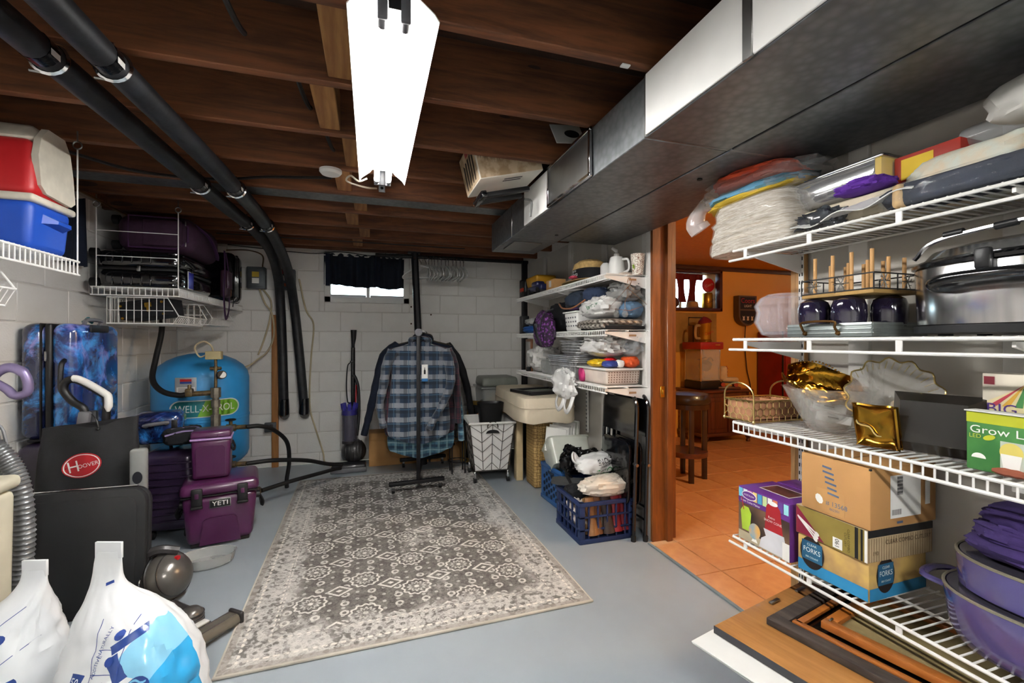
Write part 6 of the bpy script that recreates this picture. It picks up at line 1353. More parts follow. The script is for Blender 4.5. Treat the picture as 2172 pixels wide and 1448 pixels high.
t = T('flip_flop', 'grey flip flop lying on the crate rim', 'shoe', (1.29, 2.77, .275), 60, 'shoes in the navy crate'); P(t, 'sole', B(RY(-8)).prism([(-.045, -.13), (.045, -.13), (.04, 0), (.05, .08), (.03, .13), (-.03, .13), (-.05, .08), (-.04, 0)], .02), M('grey_foam', '#3c3c3c', .7)); P(t, 'strap', B(RY(-8)).tube(smooth([(-.045, 0, .02), (0, .03, .06), (.045, 0, .02)], 5), .012, 6, flat=.4), BLK)
soft('stuffed_bag', 'cream stuffed plastic bag lying across the navy crate front', 'bag', (1.42, 2.54, .255), (.16, .085, .06), M('cream_bag', '#d6ccbe', .4, bump=.2, bs=40, var=.1), 53, .2, 2.6, 2.6, 34)
sbB = B().blob((0, 0, .065), (.14, .09, .065), 54, .14, 2.2, 2.6, 34)
t = T('store_bag', 'white store bag with upside-down green lettering on the crate', 'bag', (1.44, 2.7, .345), 12); P(t, 'bag', sbB, M('white_store_bag', '#dcdcda', .35, bump=.2, bs=40, var=.05)); mm = flat_on((0.02, -.5, .06), (-1, 0, -.12), (-.12, 0, -1))
for s_, z, sz, mt in (('YOUR', .062, .046, INK), ('HOME', .02, .062, M('home_green', '#2f9a4c', .5)), ('IMPROVEMENT', -.015, .019, INK), ('STORE', -.045, .046, INK)): P(t, 'lettering', wrap(B().text(s_, sz, mm @ TR(0, z, 0)), sbB, (0, 1, 0), .002), mt)
P(t, 'tied_handle', B().tube(smooth([(-.12, 0, .07), (-.17, .02, .1), (-.16, .04, .14), (-.13, .03, .1)], 5), .018, 8, flat=.5), bpy.data.materials['white_store_bag'])
for i, (x, y, sz, sd) in enumerate(((1.36, 2.9, (.08, .075, .095), 55), (1.52, 2.94, (.09, .08, .075), 56))): soft('bin_bag', ('glossy black plastic bag knotted over the crates, nearer one', 'glossy black plastic bag beside the folding chairs')[i], 'bag', (x, y, .285), sz, M('black_poly%d' % i, '#0e0e10', .15, bump=.6, bs=16), sd, .25, 3, 2.6, 34)
t = T('milky_tub', 'milky plastic drawer tilted up in the blue crate', 'tub', (1.44, 3.12, .26), -8); Q = RX(-38); FROST = clear('frosted_plastic', '#d4d8cc', .8, .3)
b = B(Q); secs = [oval(0, 0, z, .16 * k, .14 * k, 36, 8) for z, k in ((0, .9), (.2, 1.0), (.205, 1.05), (.21, 1.05), (.205, .98), (.01, .88))]; loft(b, secs); P(t, 'drawer', b, FROST)
for i in range(5):
    t = T('tub_lid', ('white plastic lid nearest in the tilted drawer', 'second white plastic lid in the tilted drawer', 'third white plastic lid in the tilted drawer', 'fourth white plastic lid in the tilted drawer', 'large milky lid rearmost in the tilted drawer')[i], 'lid', (1.36 + .035 * i, 3.22 + .018 * i, .38 + .012 * i), -8, 'lids in the drawer')
    P(t, 'panel', B(RX(-30) @ RY(12)).box((0, 0, .09), (.16 + .03 * (i == 4), .008, .2), .02, 2), (PAPER, WPL, FILMW, WPL, FROST)[i]); P(t, 'rim', B(RX(-30) @ RY(12)).tube([(-.078, -.004, .005), (.078, -.004, .005), (.078, -.004, .185), (-.078, -.004, .185)], .005, 5, closed=True), WPL)
# folding chairs
def folding_chair(label, x, y, tilt):
    t = T('folding_chair', label, 'folding chair', (x, y, 0), 0, 'black folding chairs by the doorway'); Q = RY(tilt)
    def leg(y0, xo): P(t, 'leg', B(Q).tube(smooth([(xo, y0, .0), (xo, y0, .5), (xo, y0, .8)], 3), .0115, 8), BLKG)
    P(t, 'frame_tube', B(Q).tube([(0, -.2, .02), (0, -.2, .8)] + [(0, -.2 + .06 - .06 * math.cos(R(a)), .8 + .06 * math.sin(R(a)) + .03 * a / 90) for a in (20, 45, 70, 90)] + [(0, .14, .89)] + [(0, .2 - .06 + .06 * math.sin(R(90 - a)) if False else .14 + .06 * math.sin(R(90 - a)), .8 + .06 * math.cos(R(90 - a)) + .03 * a / 90) for a in (70, 45, 20)] + [(0, .2, .8), (0, .2, .02)], .0125, 8), BLKG)
    leg(-.17, .02); leg(.17, .02)
    P(t, 'backrest', B(Q).sheet(lambda u, v: (-.006 - .02 * math.sin(v * PI) * 0 + .012 * math.sin(u * PI), -.19 + .38 * u, .64 + .23 * v), 12, 6, .006), BLKG)
    P(t, 'seat', slab(B(Q), .345, .4, .06, .02, LEFT(-.012, 0, .4)), BLKG)
    for z in (.12, .2): P(t, 'stretcher', B(Q).cyl((.01, -.18, z), (.01, .18, z), .007, n=8), BLKG)
    for yy in (-.2, .2): P(t, 'foot_cap', B(Q).cyl((0, yy, .0), (0, yy, .035), .0155, n=10), RUB); P(t, 'pivot', B(Q).cyl((.0, yy - .02, .47), (.0, yy + .02, .47), .01, n=8), STEEL)
folding_chair('black metal folding chair folded in front beside the doorway', 1.54, 2.605, 2); folding_chair('black metal folding chair folded behind against the wall', 1.612, 2.585, 1.5)
# ================================================================ things in the bar room
CHER = wood('cherry_wood', '#5d2a16', '#3c190d', 0, 1, .35, .4); CHERV = wood('cherry_wood_upright', '#5d2a16', '#3c190d', 2, 1, .35, .4); DKW = M('dark_bar_wood', '#2c1710', .35, coat=.4)
t = T('bar_stool', 'dark wooden bar stool with round black leather seat in the next room', 'bar stool', (2.7, 3.36, 0), 20)
P(t, 'seat', B().lathe([(0, .68), (.185, .68), (.2, .7), (.2, .735), (.18, .765), (.1, .775), (0, .777)], 32), M('black_leather', '#1d1713', .35, coat=.4, bump=.15, bs=40)); P(t, 'seat_ring', B().lathe([(.17, .64), (.19, .64), (.19, .682), (.17, .682)], 28), DKW)
for i in range(4):
    a = R(45 + 90 * i); P(t, 'leg', B().box((.15 * math.cos(a), .15 * math.sin(a), .325), (.042, .042, .65), .005, 2, RZ(45 + 90 * i)), DKW)
P(t, 'foot_ring', B().lathe([(.145, .22), (.175, .22), (.175, .262), (.145, .262)], 28), CHER)
t = T('carved_cabinet', 'cherry wood cabinet with turned corner posts and scroll feet', 'cabinet', (4.1, 4.6, 0), 0)
P(t, 'body', B().box((0, 0, .36), (.68, .44, .5), .006), CHERV); P(t, 'top', B().box((0, 0, .63), (.76, .5, .035), .01, 3), CHER); P(t, 'plinth', B().box((0, 0, .11), (.72, .46, .04), .01, 3), CHER)
for xx in (-.32, .32):
    for yy in (-.22, .22):
        tw = B(); n = 60; tw.tube([(xx + .006 * math.cos(i * .9), yy + .006 * math.sin(i * .9), .14 + .46 * i / n) for i in range(n + 1)], .017, 8); P(t, 'twisted_post', tw, CHERV)
        P(t, 'scroll_foot', B().lathe([(0, .0), (.022, .0), (.026, .02), (.018, .04), (.035, .07), (.042, .09), (0, .09)], 14, TR(xx, yy, 0)), CHERV)
for xx in (-.15, .15):
    d_ = P(t, 'door', B().box((xx, -.226, .35), (.28, .018, .42), .006), CHERV); P(d_, 'raised_panel', B().box((xx, -.237, .35), (.2, .012, .33), .012, 3), CHERV); P(d_, 'knob', B().lathe([(0, 0), (.012, .0), (.014, .012), (0, .018)], 10, FRONT(xx + (.11 if xx < 0 else -.11), -.236, .38)), BRASS)
P(t, 'side_panel', B().box((-.342, 0, .36), (.012, .34, .38), .006), CHERV)
t = T('popcorn_machine', 'glass popcorn machine with red top and hanging kettle on the cabinet', 'popcorn machine', (3.93, 4.6, .649), 0)
P(t, 'base', B().box((0, 0, .05), (.3, .3, .1), .01), BLK); P(t, 'red_top', B().box((0, 0, .53), (.34, .34, .09), .012), M('machine_red', '#a81e22', .35, coat=.4)); P(t, 'badge', B(FRONT(.08, -.1715, .54)).plate((0, 0, 0), (.07, .012)), GOLD); P(t, 'tray', B().box((0, 0, .106), (.28, .28, .012), .003), STEEL)
for xx in (-1, 1):
    for yy in (-1, 1): P(t, 'corner_post', B().box((xx * .14, yy * .14, .3), (.012, .012, .4), .002), CHR)
for c_, d_ in (((0, -.142, .3), (.27, .003, .38)), ((-.142, 0, .3), (.003, .27, .38)), ((.142, 0, .3), (.003, .27, .38))): P(t, 'glass_pane', B().box(c_, d_), FILM)
k = P(t, 'kettle', B().lathe([(0, 0), (.06, 0), (.075, .03), (.075, .09), (.06, .1), (0, .1)], 20, TR(.02, 0, .24) @ RX(25)), STEEL); P(k, 'kettle_arm', B().tube(smooth([(.06, 0, .33), (.1, -.02, .38), (.12, -.05, .34)], 4), .01, 6), BLK); P(k, 'hanger', B().cyl((.02, 0, .34), (.02, 0, .49), .008, n=8), STEEL); P(k, 'kettle_lid', B().box((-.03, -.03, .37), (.1, .06, .006), .002, rot=RY(-20)), STEEL)
t = T('beer_stein', 'gold beer stein with red hat on the popcorn machine', 'stein', (3.93, 4.56, 1.225), 0)
P(t, 'mug', B().lathe([(0, 0), (.075, 0), (.08, .02), (.072, .03), (.072, .2), (.08, .215), (.08, .23), (.07, .235), (0, .235)], 24), M('gold_mug', '#b08a2c', .3, metal=.7)); P(t, 'handle', B().tube(smooth([(-.07, 0, .2), (-.13, 0, .19), (-.135, 0, .06), (-.07, 0, .04)], 5), .016, 8), M('tan_handle', '#b39a70', .5)); P(t, 'red_hat', B().lathe([(.085, 0), (.07, .03), (.04, .06), (0, .08)], 16, TR(.0, 0, .236) @ RY(-12)), M('hat_red', '#7a1a1e', .7)); P(t, 'lettering', B().text('Coors', .05, FRONT(.0, -.0745, .11) @ RZ(20)), RED)
t = T('roller_skate', 'white roller skate with red laces and wheels on a wood block', 'roller skate', (4.18, 4.45, .649), -25)
LEA = M('cream_leather', '#c9b89a', .5); P(t, 'block', B().box((0, 0, .015), (.26, .12, .03), .004), CHER); P(t, 'boot', B().box((-.06, 0, .19), (.1, .075, .18), .03, 3), LEA); P(t, 'toe', B().box((.02, 0, .115), (.2, .075, .06), .028, 3), LEA); P(t, 'sole', B().box((.01, 0, .08), (.23, .07, .015), .004), BLK)
P(t, 'laces', B().tube([(-.01, (-1) ** i * .02, .15 + .02 * i) if i < 6 else (-.02, 0, .28) for i in range(7)], .005, 5), RED)
for xx in (-.07, .08):
    for yy in (-.035, .035): P(t, 'wheel', B().cyl((xx, yy - .014, .055), (xx, yy + .014, .055), .025, n=14), M('wheel_red', '#a83a20', .5) if 'wheel_red' not in bpy.data.materials else bpy.data.materials['wheel_red'])
# window with red curtain and its shelf of things
WM = M('window_wood', '#4a1d12', .5)
w2 = ST('window_2', B().box((3.82, 4.84, 1.645), (1.2, .09, .04), .004).box((4.4, 4.84, 1.9), (.04, .09, .54), .004).box((3.82, 4.84, 2.14), (1.2, .09, .03), .004).box((3.24, 4.84, 1.9), (.04, .09, .54), .004), WM)
ST('window_pane', B().box((3.82, 5.06, 1.9), (1.12, .005, .48)), GLASS, w2); ST('window_mullion', B().box((3.95, 5.05, 1.9), (.03, .02, .48)), WPL, w2)
CUR = MT('red_curtain'); CUR.col(CUR.mix(CUR.noise(20), '#7a1420', '#5a0d18')); CUR.rough(.8); CUR.set(Transmission_Weight=.0)
t = T('red_curtain', 'short wine red curtain gathered in the bar room window', 'curtain', (3.92, 4.98, 2.11), 0)
for i in range(4): P(t, 'curtain_fold', B().sheet(lambda u, v: (-.42 + .2 * i + .13 * (u - .5) * (1 - .35 * math.sin(v * PI)) + .03 * v * (-1) ** i, .012 * math.sin(u * 14 + i), -.36 * v), 14, 8, .003), CUR.m)
P(t, 'curtain_heading', B().sheet(lambda u, v: (-.5 + .84 * u, .01 * math.sin(u * 60), .02 - .08 * v), 60, 2, .003), CUR.m)
t = T('giant_can', 'large gold beer can standing in the window niche', 'can', (4.29, 4.93, 1.666), 0); P(t, 'can', B().lathe([(0, 0), (.06, 0), (.07, .015), (.07, .19), (.06, .21), (0, .21)], 22), bpy.data.materials['gold_mug']); P(t, 'lettering', B().text('Coors', .06, FRONT(0, -.0725, .1) @ RZ(25)), WM)
t = T('round_sign', 'red round bottle-cap sign above the gold can', 'sign', (4.29, 4.92, 1.88), 0); P(t, 'disc', B().lathe([(0, 0), (.095, 0), (.09, .02), (0, .022)], 24, FRONT(0, 0, .1)), RED); P(t, 'script', B().text('Coors', .05, FRONT(0, -.024, .1) @ RZ(20)), M('pale_script', '#d9b9a8', .5))
ONE('tan_hat', 'tan hat lying in the window niche', 'hat', B().lathe([(.14, 0), (.08, .02), (.07, .08), (.03, .1), (0, .1)], 20), M('tan_felt', '#b88f5a', .7), (4.05, 4.93, 1.667)); ONE('brown_ball', 'dark brown ball at the window edge', 'ball', B().lathe([(.07 * math.sin(R(a)), .07 - .07 * math.cos(R(a))) for a in range(0, 181, 15)], 20), M('brown_leather_ball', '#4a2818', .4), (3.76, 4.93, 1.667))
t = T('cloth_banner', 'ochre cloth banner with outlined letter shape on the wall', 'banner', (3.92, 4.835, 1.1), 0)
P(t, 'cloth', B().sheet(lambda u, v: (-.35 + .78 * u, -.004 - .006 * math.sin(u * 9), .5 * v), 16, 6, .004), M('ochre_cloth', '#a98648', .9)); P(t, 'letter_outline', B().tube([(-.02, -.02, .44), (.24, -.02, .44), (.24, -.02, .34), (.16, -.02, .34), (.16, -.02, .08), (.22, -.02, .08), (.22, -.02, .02), (-.02, -.02, .02), (-.02, -.02, .08), (.05, -.02, .08), (.05, -.02, .34), (-.02, -.02, .34)], .006, 5, closed=True), INK)
t = T('beer_sign', 'shield-shaped black wall sign with red script lettering', 'sign', (4.79, 4.84, 1.45), 0)
sh = [(-.15, .39), (.15, .39), (.15, .13)] + [(.15 * math.cos(R(a)), .13 + .14 * math.sin(R(a))) for a in range(-10, -180, -20)] + [(-.15, .13)]
P(t, 'case', B().prism(sh, .09, FRONT(0, 0, 0)), M('sign_case', '#5d4a34', .5)); P(t, 'upper_panel', B(FRONT(0, -.0915, .29)).plate((0, 0, 0), (.25, .16)), INK); P(t, 'lower_panel', B(FRONT(0, -.0915, 0)).add([(x * .84, y * .84 + .02, 0) for x, y in sh[2:] ] + [(-.126, .19, 0), (.126, .19, 0)], [list(range(len(sh[2:]) + 2))]), INK)
P(t, 'red_lettering', B().text('Coors', .09, FRONT(0, -.093, .32)), RED); P(t, 'white_lettering', B().text('LIGHT', .045, FRONT(0, -.093, .25)), M('warm_white', '#d9cdb8', .5))
for x_ in (-.07, 0, .07): P(t, 'emblem', B(FRONT(x_, -.093, .09)).add([(-.02, -.03, 0), (.02, -.03, 0), (.012, 0, 0), (.02, .03, 0), (0, .018, 0), (-.02, .03, 0), (-.012, 0, 0)], [[0, 1, 2, 3, 4, 5, 6]]), bpy.data.materials['warm_white'])
P(t, 'power_cord', B().tube(smooth([(.0, -.05, .0), (.02, -.02, -.25), (.06, -.015, -.6), (.12, -.01, -.8), (.16, -.01, -1.1)], 5), .006, 6), CABLE)
t = T('red_locker', 'tall dark red cabinet against the bar room wall', 'cabinet', (5.4, 4.62, 0), 0); RL = M('locker_red', '#8a1a16', .45); P(t, 'body', B().box((0, 0, .68), (.75, .4, 1.36), .01), RL); P(t, 'door', B().box((0, -.206, .7), (.7, .014, 1.26), .006), RL); P(t, 'edge', B().box((-.38, -.2, .68), (.012, .02, 1.36), .004), BLK); P(t, 'handle', B().cyl((.28, -.225, .7), (.28, -.225, .9), .01, n=8), CHR)
# ================================================================ right wall, near bay: four wire shelves
RX_ = XR - .016; RD = RX_ - 1.36; RY1 = 1.42; RL_ = 1.42
Z1, Z2, Z3, Z4 = 1.588, 1.241, .917, .468
for z, lip, lh, lb in ((Z1, 'rail', .04, 'white wire shelf nearest the camera, topmost, loaded with towels and bags'), (Z2, 'rail', .043, 'white wire shelf nearest the camera carrying the steel roaster'), (Z3, 'ladder', .038, 'white wire shelf nearest the camera carrying the gold dishes'), (Z4, 'rail', .03, 'white wire shelf nearest the camera, lowest, carrying boxes and purple pots')):
    s = wire_shelf(lb, (RX_, RY1, z), 180, RL_, RD, lip, .0254 if lip == 'ladder' else .0254, lh, True, r=.0026)
    for y in (RY1 - 1.374 + .0, RY1 - .62): bracket(s, y, RD)
    P(s, 'bracket_sticker', B().box((.12, RY1 - 1.374 - .0045, -.03), (.035, .001, .012)), PAPER)
standard('white slotted shelf upright nearest the doorway on the near wall', 1.374, .2, 1.85); standard('white slotted shelf upright behind the steel roaster', .62, .2, 1.85)
e = .003
# ------------------------------------------------ top shelf
z1 = Z1 + e
TW = [M('orange_towel', '#d9502a', .9, bump=.3, bs=250), M('slate_towel', '#7d929c', .9, bump=.3, bs=250), M('blue_towel', '#6fa9c9', .9, bump=.3, bs=250), M('yellow_towel', '#d6b53c', .9)]
ctB = B(); secs = []
for i in range(15):
    v = i / 14; k = 1 + .03 * math.sin(i * 2.9); secs.append([(x * (1 - .12 * (2 * v - 1) ** 4) * k + .0, y * (1 + .25 * (.5 - v)), z) for x, y, z in oval(0, 0, .002 + .19 * v, .125, .19, 60, 4, 61 + i % 3, .05)])
loft(ctB, secs)
t = T('cotton_batting', 'white cotton rolls in clear film sticking out past the shelf end', 'bag', (1.5, 1.4, z1), 0)
cm2 = MT('cotton_layers'); x, y, z = cm2.xyz(); n = cm2.noise(5, 4, cm2.map((3, 3, 28)), .6, 1.5); cm2.col(cm2.mix(n.step(.35, .65), '#e6dfd2', '#b9aa94')); cm2.rough(.9); cm2.bump(n, .8, .012); P(t, 'cotton', ctB, cm2.m)
fb = B(); loft(fb, [[(x * 1.03, y * 1.03 - .004 * math.sin(z * 90 + x * 50), z * 1.02) for x, y, z in s] for s in secs]); P(t, 'film', fb, clear('wrap_film', '#f2f2f0', .16, .06))
t = T('towel_bag', 'clear bag of orange, grey, blue and yellow towels lying on the cotton', 'bag', (1.5, 1.42, z1 + .2), 8)
for i, (m, zz, dx) in enumerate(((TW[3], .012, .0), (TW[2], .03, -.012), (TW[1], .056, .02), (TW[0], .085, -.012))): P(t, 'folded_towel', B().blob((dx, .0, zz), (.11, .2 - .01 * i, (.016, .018, .028, .036)[i]), 70 + i, .12, 2.5, 3.2, 32, flatb=False, m=RX(-4 + 2 * i)), m)
tbB = B().blob((0, .0, .06), (.125, .25, .068), 75, .14, 3, 2.6, 40, flatb=False); P(t, 'bag_film', tbB, clear('towel_film', '#e8e6e4', .22, .08))
P(t, 'bag_neck', B().tube(smooth([(-.02, .22, .06), (-.03, .27, .04), (-.02, .31, -.01), (.0, .3, -.05)], 4), [.05, .04, .035, .03, .028, .03, .035, .04, .045, .05, .05, .05, .05], 10), clear('neck_film', '#eceae8', .4, .1))
soft('black_film_pack', 'black things in crumpled film beside the cotton', 'bag', (1.43, 1.1, z1), (.06, .07, .035), M('black_film', '#202226', .15, bump=.5, bs=30, c2='#5a5e64'), 81, .25, 3)
t = T('loaf_pans', 'shiny metal pans in clear film pack under the duct', 'baking pans', (1.55, 1.12, z1 + .1), 0)
MIR = M('mirror_tin', '#c8c8c8', .08, metal=1, var=.1); P(t, 'pan', B().box((0, 0, .05), (.17, .34, .1), .025, 4, bot=(.9, .9)), MIR); P(t, 'rim', B().box((0, 0, .1), (.185, .355, .01), .004), MIR); P(t, 'yellow_card', B().box((-.0, -.16, .05), (.175, .02, .095), .004), TW[3]); P(t, 'film', B().box((0, 0, .055), (.19, .36, .115), .03, 4), clear('pan_film', '#f4f4f4', .14, .05))
t = T('snack_carton', 'red and yellow carton behind the metal pans', 'box', (1.57, .86, z1 + .1), 0); P(t, 'carton', B().box((0, 0, .045), (.14, .16, .085), .004), M('carton_red', '#9a2a1c', .5)); P(t, 'yellow_panel', B(LEFT(-.0715, .02, .045)).plate((0, 0, 0), (.08, .06)), TW[3])
soft('cream_blanket', 'folded cream blanket under the metal pans', 'blanket', (1.54, 1.03, z1), (.11, .2, .047), M('cream_blanket', '#cbbfa8', .9, bump=.3, bs=200), 82, .06, 2, 5)
soft('purple_cloth', 'bright purple folded cloth on the top shelf', 'cloth', (1.44, .98, z1 + .09), (.05, .07, .02), M('bright_purple', '#5f2c9a', .8, bump=.3, bs=120), 83, .25, 3)
ONE('plastic_sleeve', 'white plastic sleeve lying slanted over the top shelf edge', 'plastic sheet', B().sheet(lambda u, v: (-.06 + .16 * u, -.17 + .36 * v, .015 + .06 * u + .01 * math.sin(v * 14 + u * 5) + .03 * (1 - v)), 10, 20, .003), M('white_sleeve', '#e2e2e0', .35, alpha=.92), (1.42, .98, z1))
t = T('fabric_roll', 'navy fabric in clear film with tan label at the shelf front', 'fabric roll', (1.42, .7, z1), 0); rb_ = B().blob((0, 0, .035), (.055, .2, .034), 85, .08, 2, 4, 32, flatb=False); P(t, 'roll', rb_, NAVY); P(t, 'tan_label', B().box((-.002, .15, .035), (.112, .03, .069), .02, 3), M('tan_label', '#c9a878', .6)); P(t, 'film', B().blob((0, 0, .035), (.059, .21, .038), 85, .1, 3, 4, 32, flatb=False), clear('roll_film', '#e8ecf2', .06, .05))
soft('aqua_towels', 'aqua and cream folded towels behind the navy fabric roll', 'towels', (1.55, .74, z1), (.09, .16, .075), M('aqua_cream', '#c9d2c8', .9, bump=.3, bs=200, c2='#d6bfa0', sc=14), 86, .1, 2, 4)
soft('black_cloth', 'black cloth heaped at the picture edge on the top shelf', 'cloth', (1.47, .5, z1), (.09, .1, .085), BLKC, 87, .15); soft('white_pillow', 'white pillow on top of the black cloth at the picture edge', 'pillow', (1.53, .55, z1 + .165), (.1, .17, .055), M('white_cotton', '#dedbd4', .9), 88, .08)
t = T('water_bottle', 'empty clear plastic bottle with dark cap lying on the towels', 'bottle', (1.56, .8, z1 + .19), 0); P(t, 'bottle', B().lathe([(0, 0), (.03, 0), (.034, .02), (.033, .13), (.012, .17), (.012, .185)], 20, RX(90)), FILM); P(t, 'cap', B().cyl((0, -.18, 0), (0, -.21, 0), .015, n=12), BLK)
soft('navy_bundle', 'dark navy bundle of clothes at the back of the top shelf', 'clothes', (1.58, .98, z1), (.03, .08, .05), NAVY, 89)
# ------------------------------------------------ second shelf
z2 = Z2 + e
t = T('fluted_dome', 'clear fluted plastic pumpkin-shaped bowl on the second shelf', 'bowl', (1.535, 1.325, z2), 0)
DOM = M('clear_acrylic', '#e4e2e8', .04, alpha=.17, var=.03, coat=1)
for k in (1, .965): P(t, 'shell' if k == 1 else 'inner_shell', B().lathe([(.055 * k, .002), (.085 * k, .012), (.108 * k, .06), (.1 * k, .1), (.108 * k, .125), (.09 * k, .155), (.075 * k, .163)], 72, fn=lambda a, r, z: r * (1 + .11 * abs(math.sin(a * 9)))), DOM)
P(t, 'rim', B().tube(arc((0, 0, .164), .076, 0, 360, 30, 'xy')[:-1], .004, 6, closed=True), DOM)
t = T('galvanised_tray', 'ribbed galvanised tray with bronze handles', 'tray', (1.5, 1.06, z2), 0)
GT = M('galvanised_tray', '#98a09e', .42, metal=.75, var=.12, sc=12)
P(t, 'base', B().box((0, 0, .004), (.235, .27, .006), .002), GT)
for c_, d_ in (((-.117, 0, .022), (.005, .275, .042)), ((.117, 0, .022), (.005, .275, .042)), ((0, -.136, .022), (.235, .005, .042)), ((0, .136, .022), (.235, .005, .042))):
    w_ = P(t, 'wall', B().box(c_, d_, .001), GT)
    for zz in (.012, .024, .036): P(w_, 'rib', B().box((c_[0] * 1.018, c_[1] * 1.014, zz), (d_[0], d_[1], .004), .0015), GT)
BRZ = M('bronze_handle', '#6a4a24', .35, metal=.8); P(t, 'handle', B().tube(smooth([(-.121, .07, .012), (-.135, .07, .03), (-.137, .065, .048), (-.137, -.035, .048), (-.135, -.04, .03), (-.121, -.04, .012)], 4), .004, 6), BRZ)
for yy in (.07, -.04): P(t, 'handle_lug', B().lathe([(0, 0), (.008, 0), (.006, .006), (0, .007)], 10, LEFT(-.12, yy, .012)), BRZ)
JAR = M('dark_plum_glass', '#171422', .06, var=.2, coat=1, c2='#2c2440')
for i, (xx, yy) in enumerate(((1.425, 1.135), (1.425, 1.02), (1.53, 1.1), (1.52, .965))):
    t = T('plum_tumbler', ('dark plum glass tumbler upside down, first in the tray', 'dark plum glass tumbler upside down, second along the tray front', 'dark plum glass tumbler upside down behind the first two', 'dark plum glass tumbler upside down nearest the roaster')[i], 'glass', (xx, yy, z2 + .0075), 0, 'plum tumblers in the tray')
    P(t, 'tumbler', B().lathe([(.037, 0), (.042, .004), (.047, .06), (.046, .09), (.04, .108), (.024, .118), (0, .119)], 26), JAR)
t = T('peg_rack', 'wire bottle rack with snowflakes and upright wooden pegs', 'rack', (1.5, 1.045, z2 + .129), 0)
P(t, 'tray_board', B().box((0, 0, .006), (.2, .23, .012), .003), M('woven_tan', '#a8854c', .7, bump=.4, bs=120))
for zz in (.014, .06): P(t, 'wire_hoop', B().tube([(-.1, -.115, zz), (.1, -.115, zz), (.1, .115, zz), (-.1, .115, zz)], .0022, 5, closed=True), BLKM)
for xx in (-.1, 0, .1):
    for yy in (-.115, 0, .115):
        if xx or yy: P(t, 'wire_post', B().cyl((xx, yy, .01), (xx, yy, .06), .002, n=5), BLKM)
PEG = M('birch_peg', '#c99a62', .6)
for i in range(3):
    for j in range(4): P(t, 'peg', B().cyl((-.07 + .07 * i, -.09 + .06 * j, .01), (-.07 + .07 * i, -.09 + .06 * j, .115 + .02 * (i == 0)), .0055, n=10), PEG)
for (c_, m_) in (((-.102, .07, .037), LEFT), ((-.102, -.02, .037), LEFT), ((-.06, -.117, .037), FRONT), ((.04, -.117, .037), FRONT)):
    b = B(m_(*c_))
    for a in range(6): b.cyl((0, 0, 0), (.024 * math.cos(R(60 * a)), .024 * math.sin(R(60 * a)), 0), .0015, n=4).cyl((.012 * math.cos(R(60 * a)), .012 * math.sin(R(60 * a)), 0), (.02 * math.cos(R(60 * a + 25)), .02 * math.sin(R(60 * a + 25)), 0), .0012, n=4)
    P(t, 'snowflake', b, STEEL)
t = T('roaster_oven', 'large oval stainless roaster with black handle and lid', 'roaster', (1.51, .655, z2), 0)
rs = MT('brushed_steel'); n = rs.noise(3, 3, rs.map((14, 14, .6))); rs.col(rs.mix(n.step(.3, .7), '#d6d6d6', '#bcbcbc')); rs.rough(n * .08 + .14); rs.set(Metallic=1); STB = rs.m
b = B(); loft(b, [oval(0, 0, z, rx, ry, 56, 2.6) for z, rx, ry in ((.024, .133, .2), (.03, .138, .205), (.175, .142, .21), (.18, .14, .207))]); P(t, 'body', b, STB)
b = B(); loft(b, [oval(0, 0, z, rx, ry, 56, 2.6) for z, rx, ry in ((.006, .134, .2), (.008, .142, .212), (.026, .142, .212), (.028, .13, .2))]); P(t, 'black_base', b, BLK)
for xx in (-.08, .08):
    for yy in (-.12, .12): P(t, 'foot', B().cyl((xx, yy, 0), (xx, yy, .01), .015, n=10), RUB)
b = B(); loft(b, [oval(0, 0, z, rx, ry, 56, 2.6) for z, rx, ry in ((.18, .148, .216), (.188, .148, .216), (.198, .135, .2), (.2, .13, .195))]); P(t, 'black_rim', b, BLKG)
b = B(); loft(b, [oval(0, 0, z, rx, ry, 56, 2.4) for z, rx, ry in ((.2, .13, .195), (.222, .115, .178), (.236, .07, .12), (.24, .02, .04))]); P(t, 'lid', b, STB)
P(t, 'lid_bail', B().tube(smooth([(-.08, .19, .21), (-.085, .14, .25), (-.085, -.0, .265), (-.08, -.18, .27)], 5), .006, 6), CHR)
for yy in (.1, .0, -.1): P(t, 'bail_grip', B().cyl((-.085, yy + .02, .262), (-.085, yy - .02, .264), .009, n=10), BLK)
h = P(t, 'side_handle', B().tube(smooth([(-.128, .115, .125), (-.165, .1, .132), (-.178, .05, .14), (-.178, -.06, .14), (-.165, -.1, .136), (-.13, -.12, .13)], 5), .013, 10), BLKG)
for yy in (.117, -.122): P(h, 'handle_rivet', B().lathe([(0, 0), (.011, 0), (.008, .006), (0, .007)], 12, LEFT(-.139, yy, .125)), CHR)
P(t, 'latch', B().box((-.15, .01, .18), (.02, .03, .05), .006), BLK)
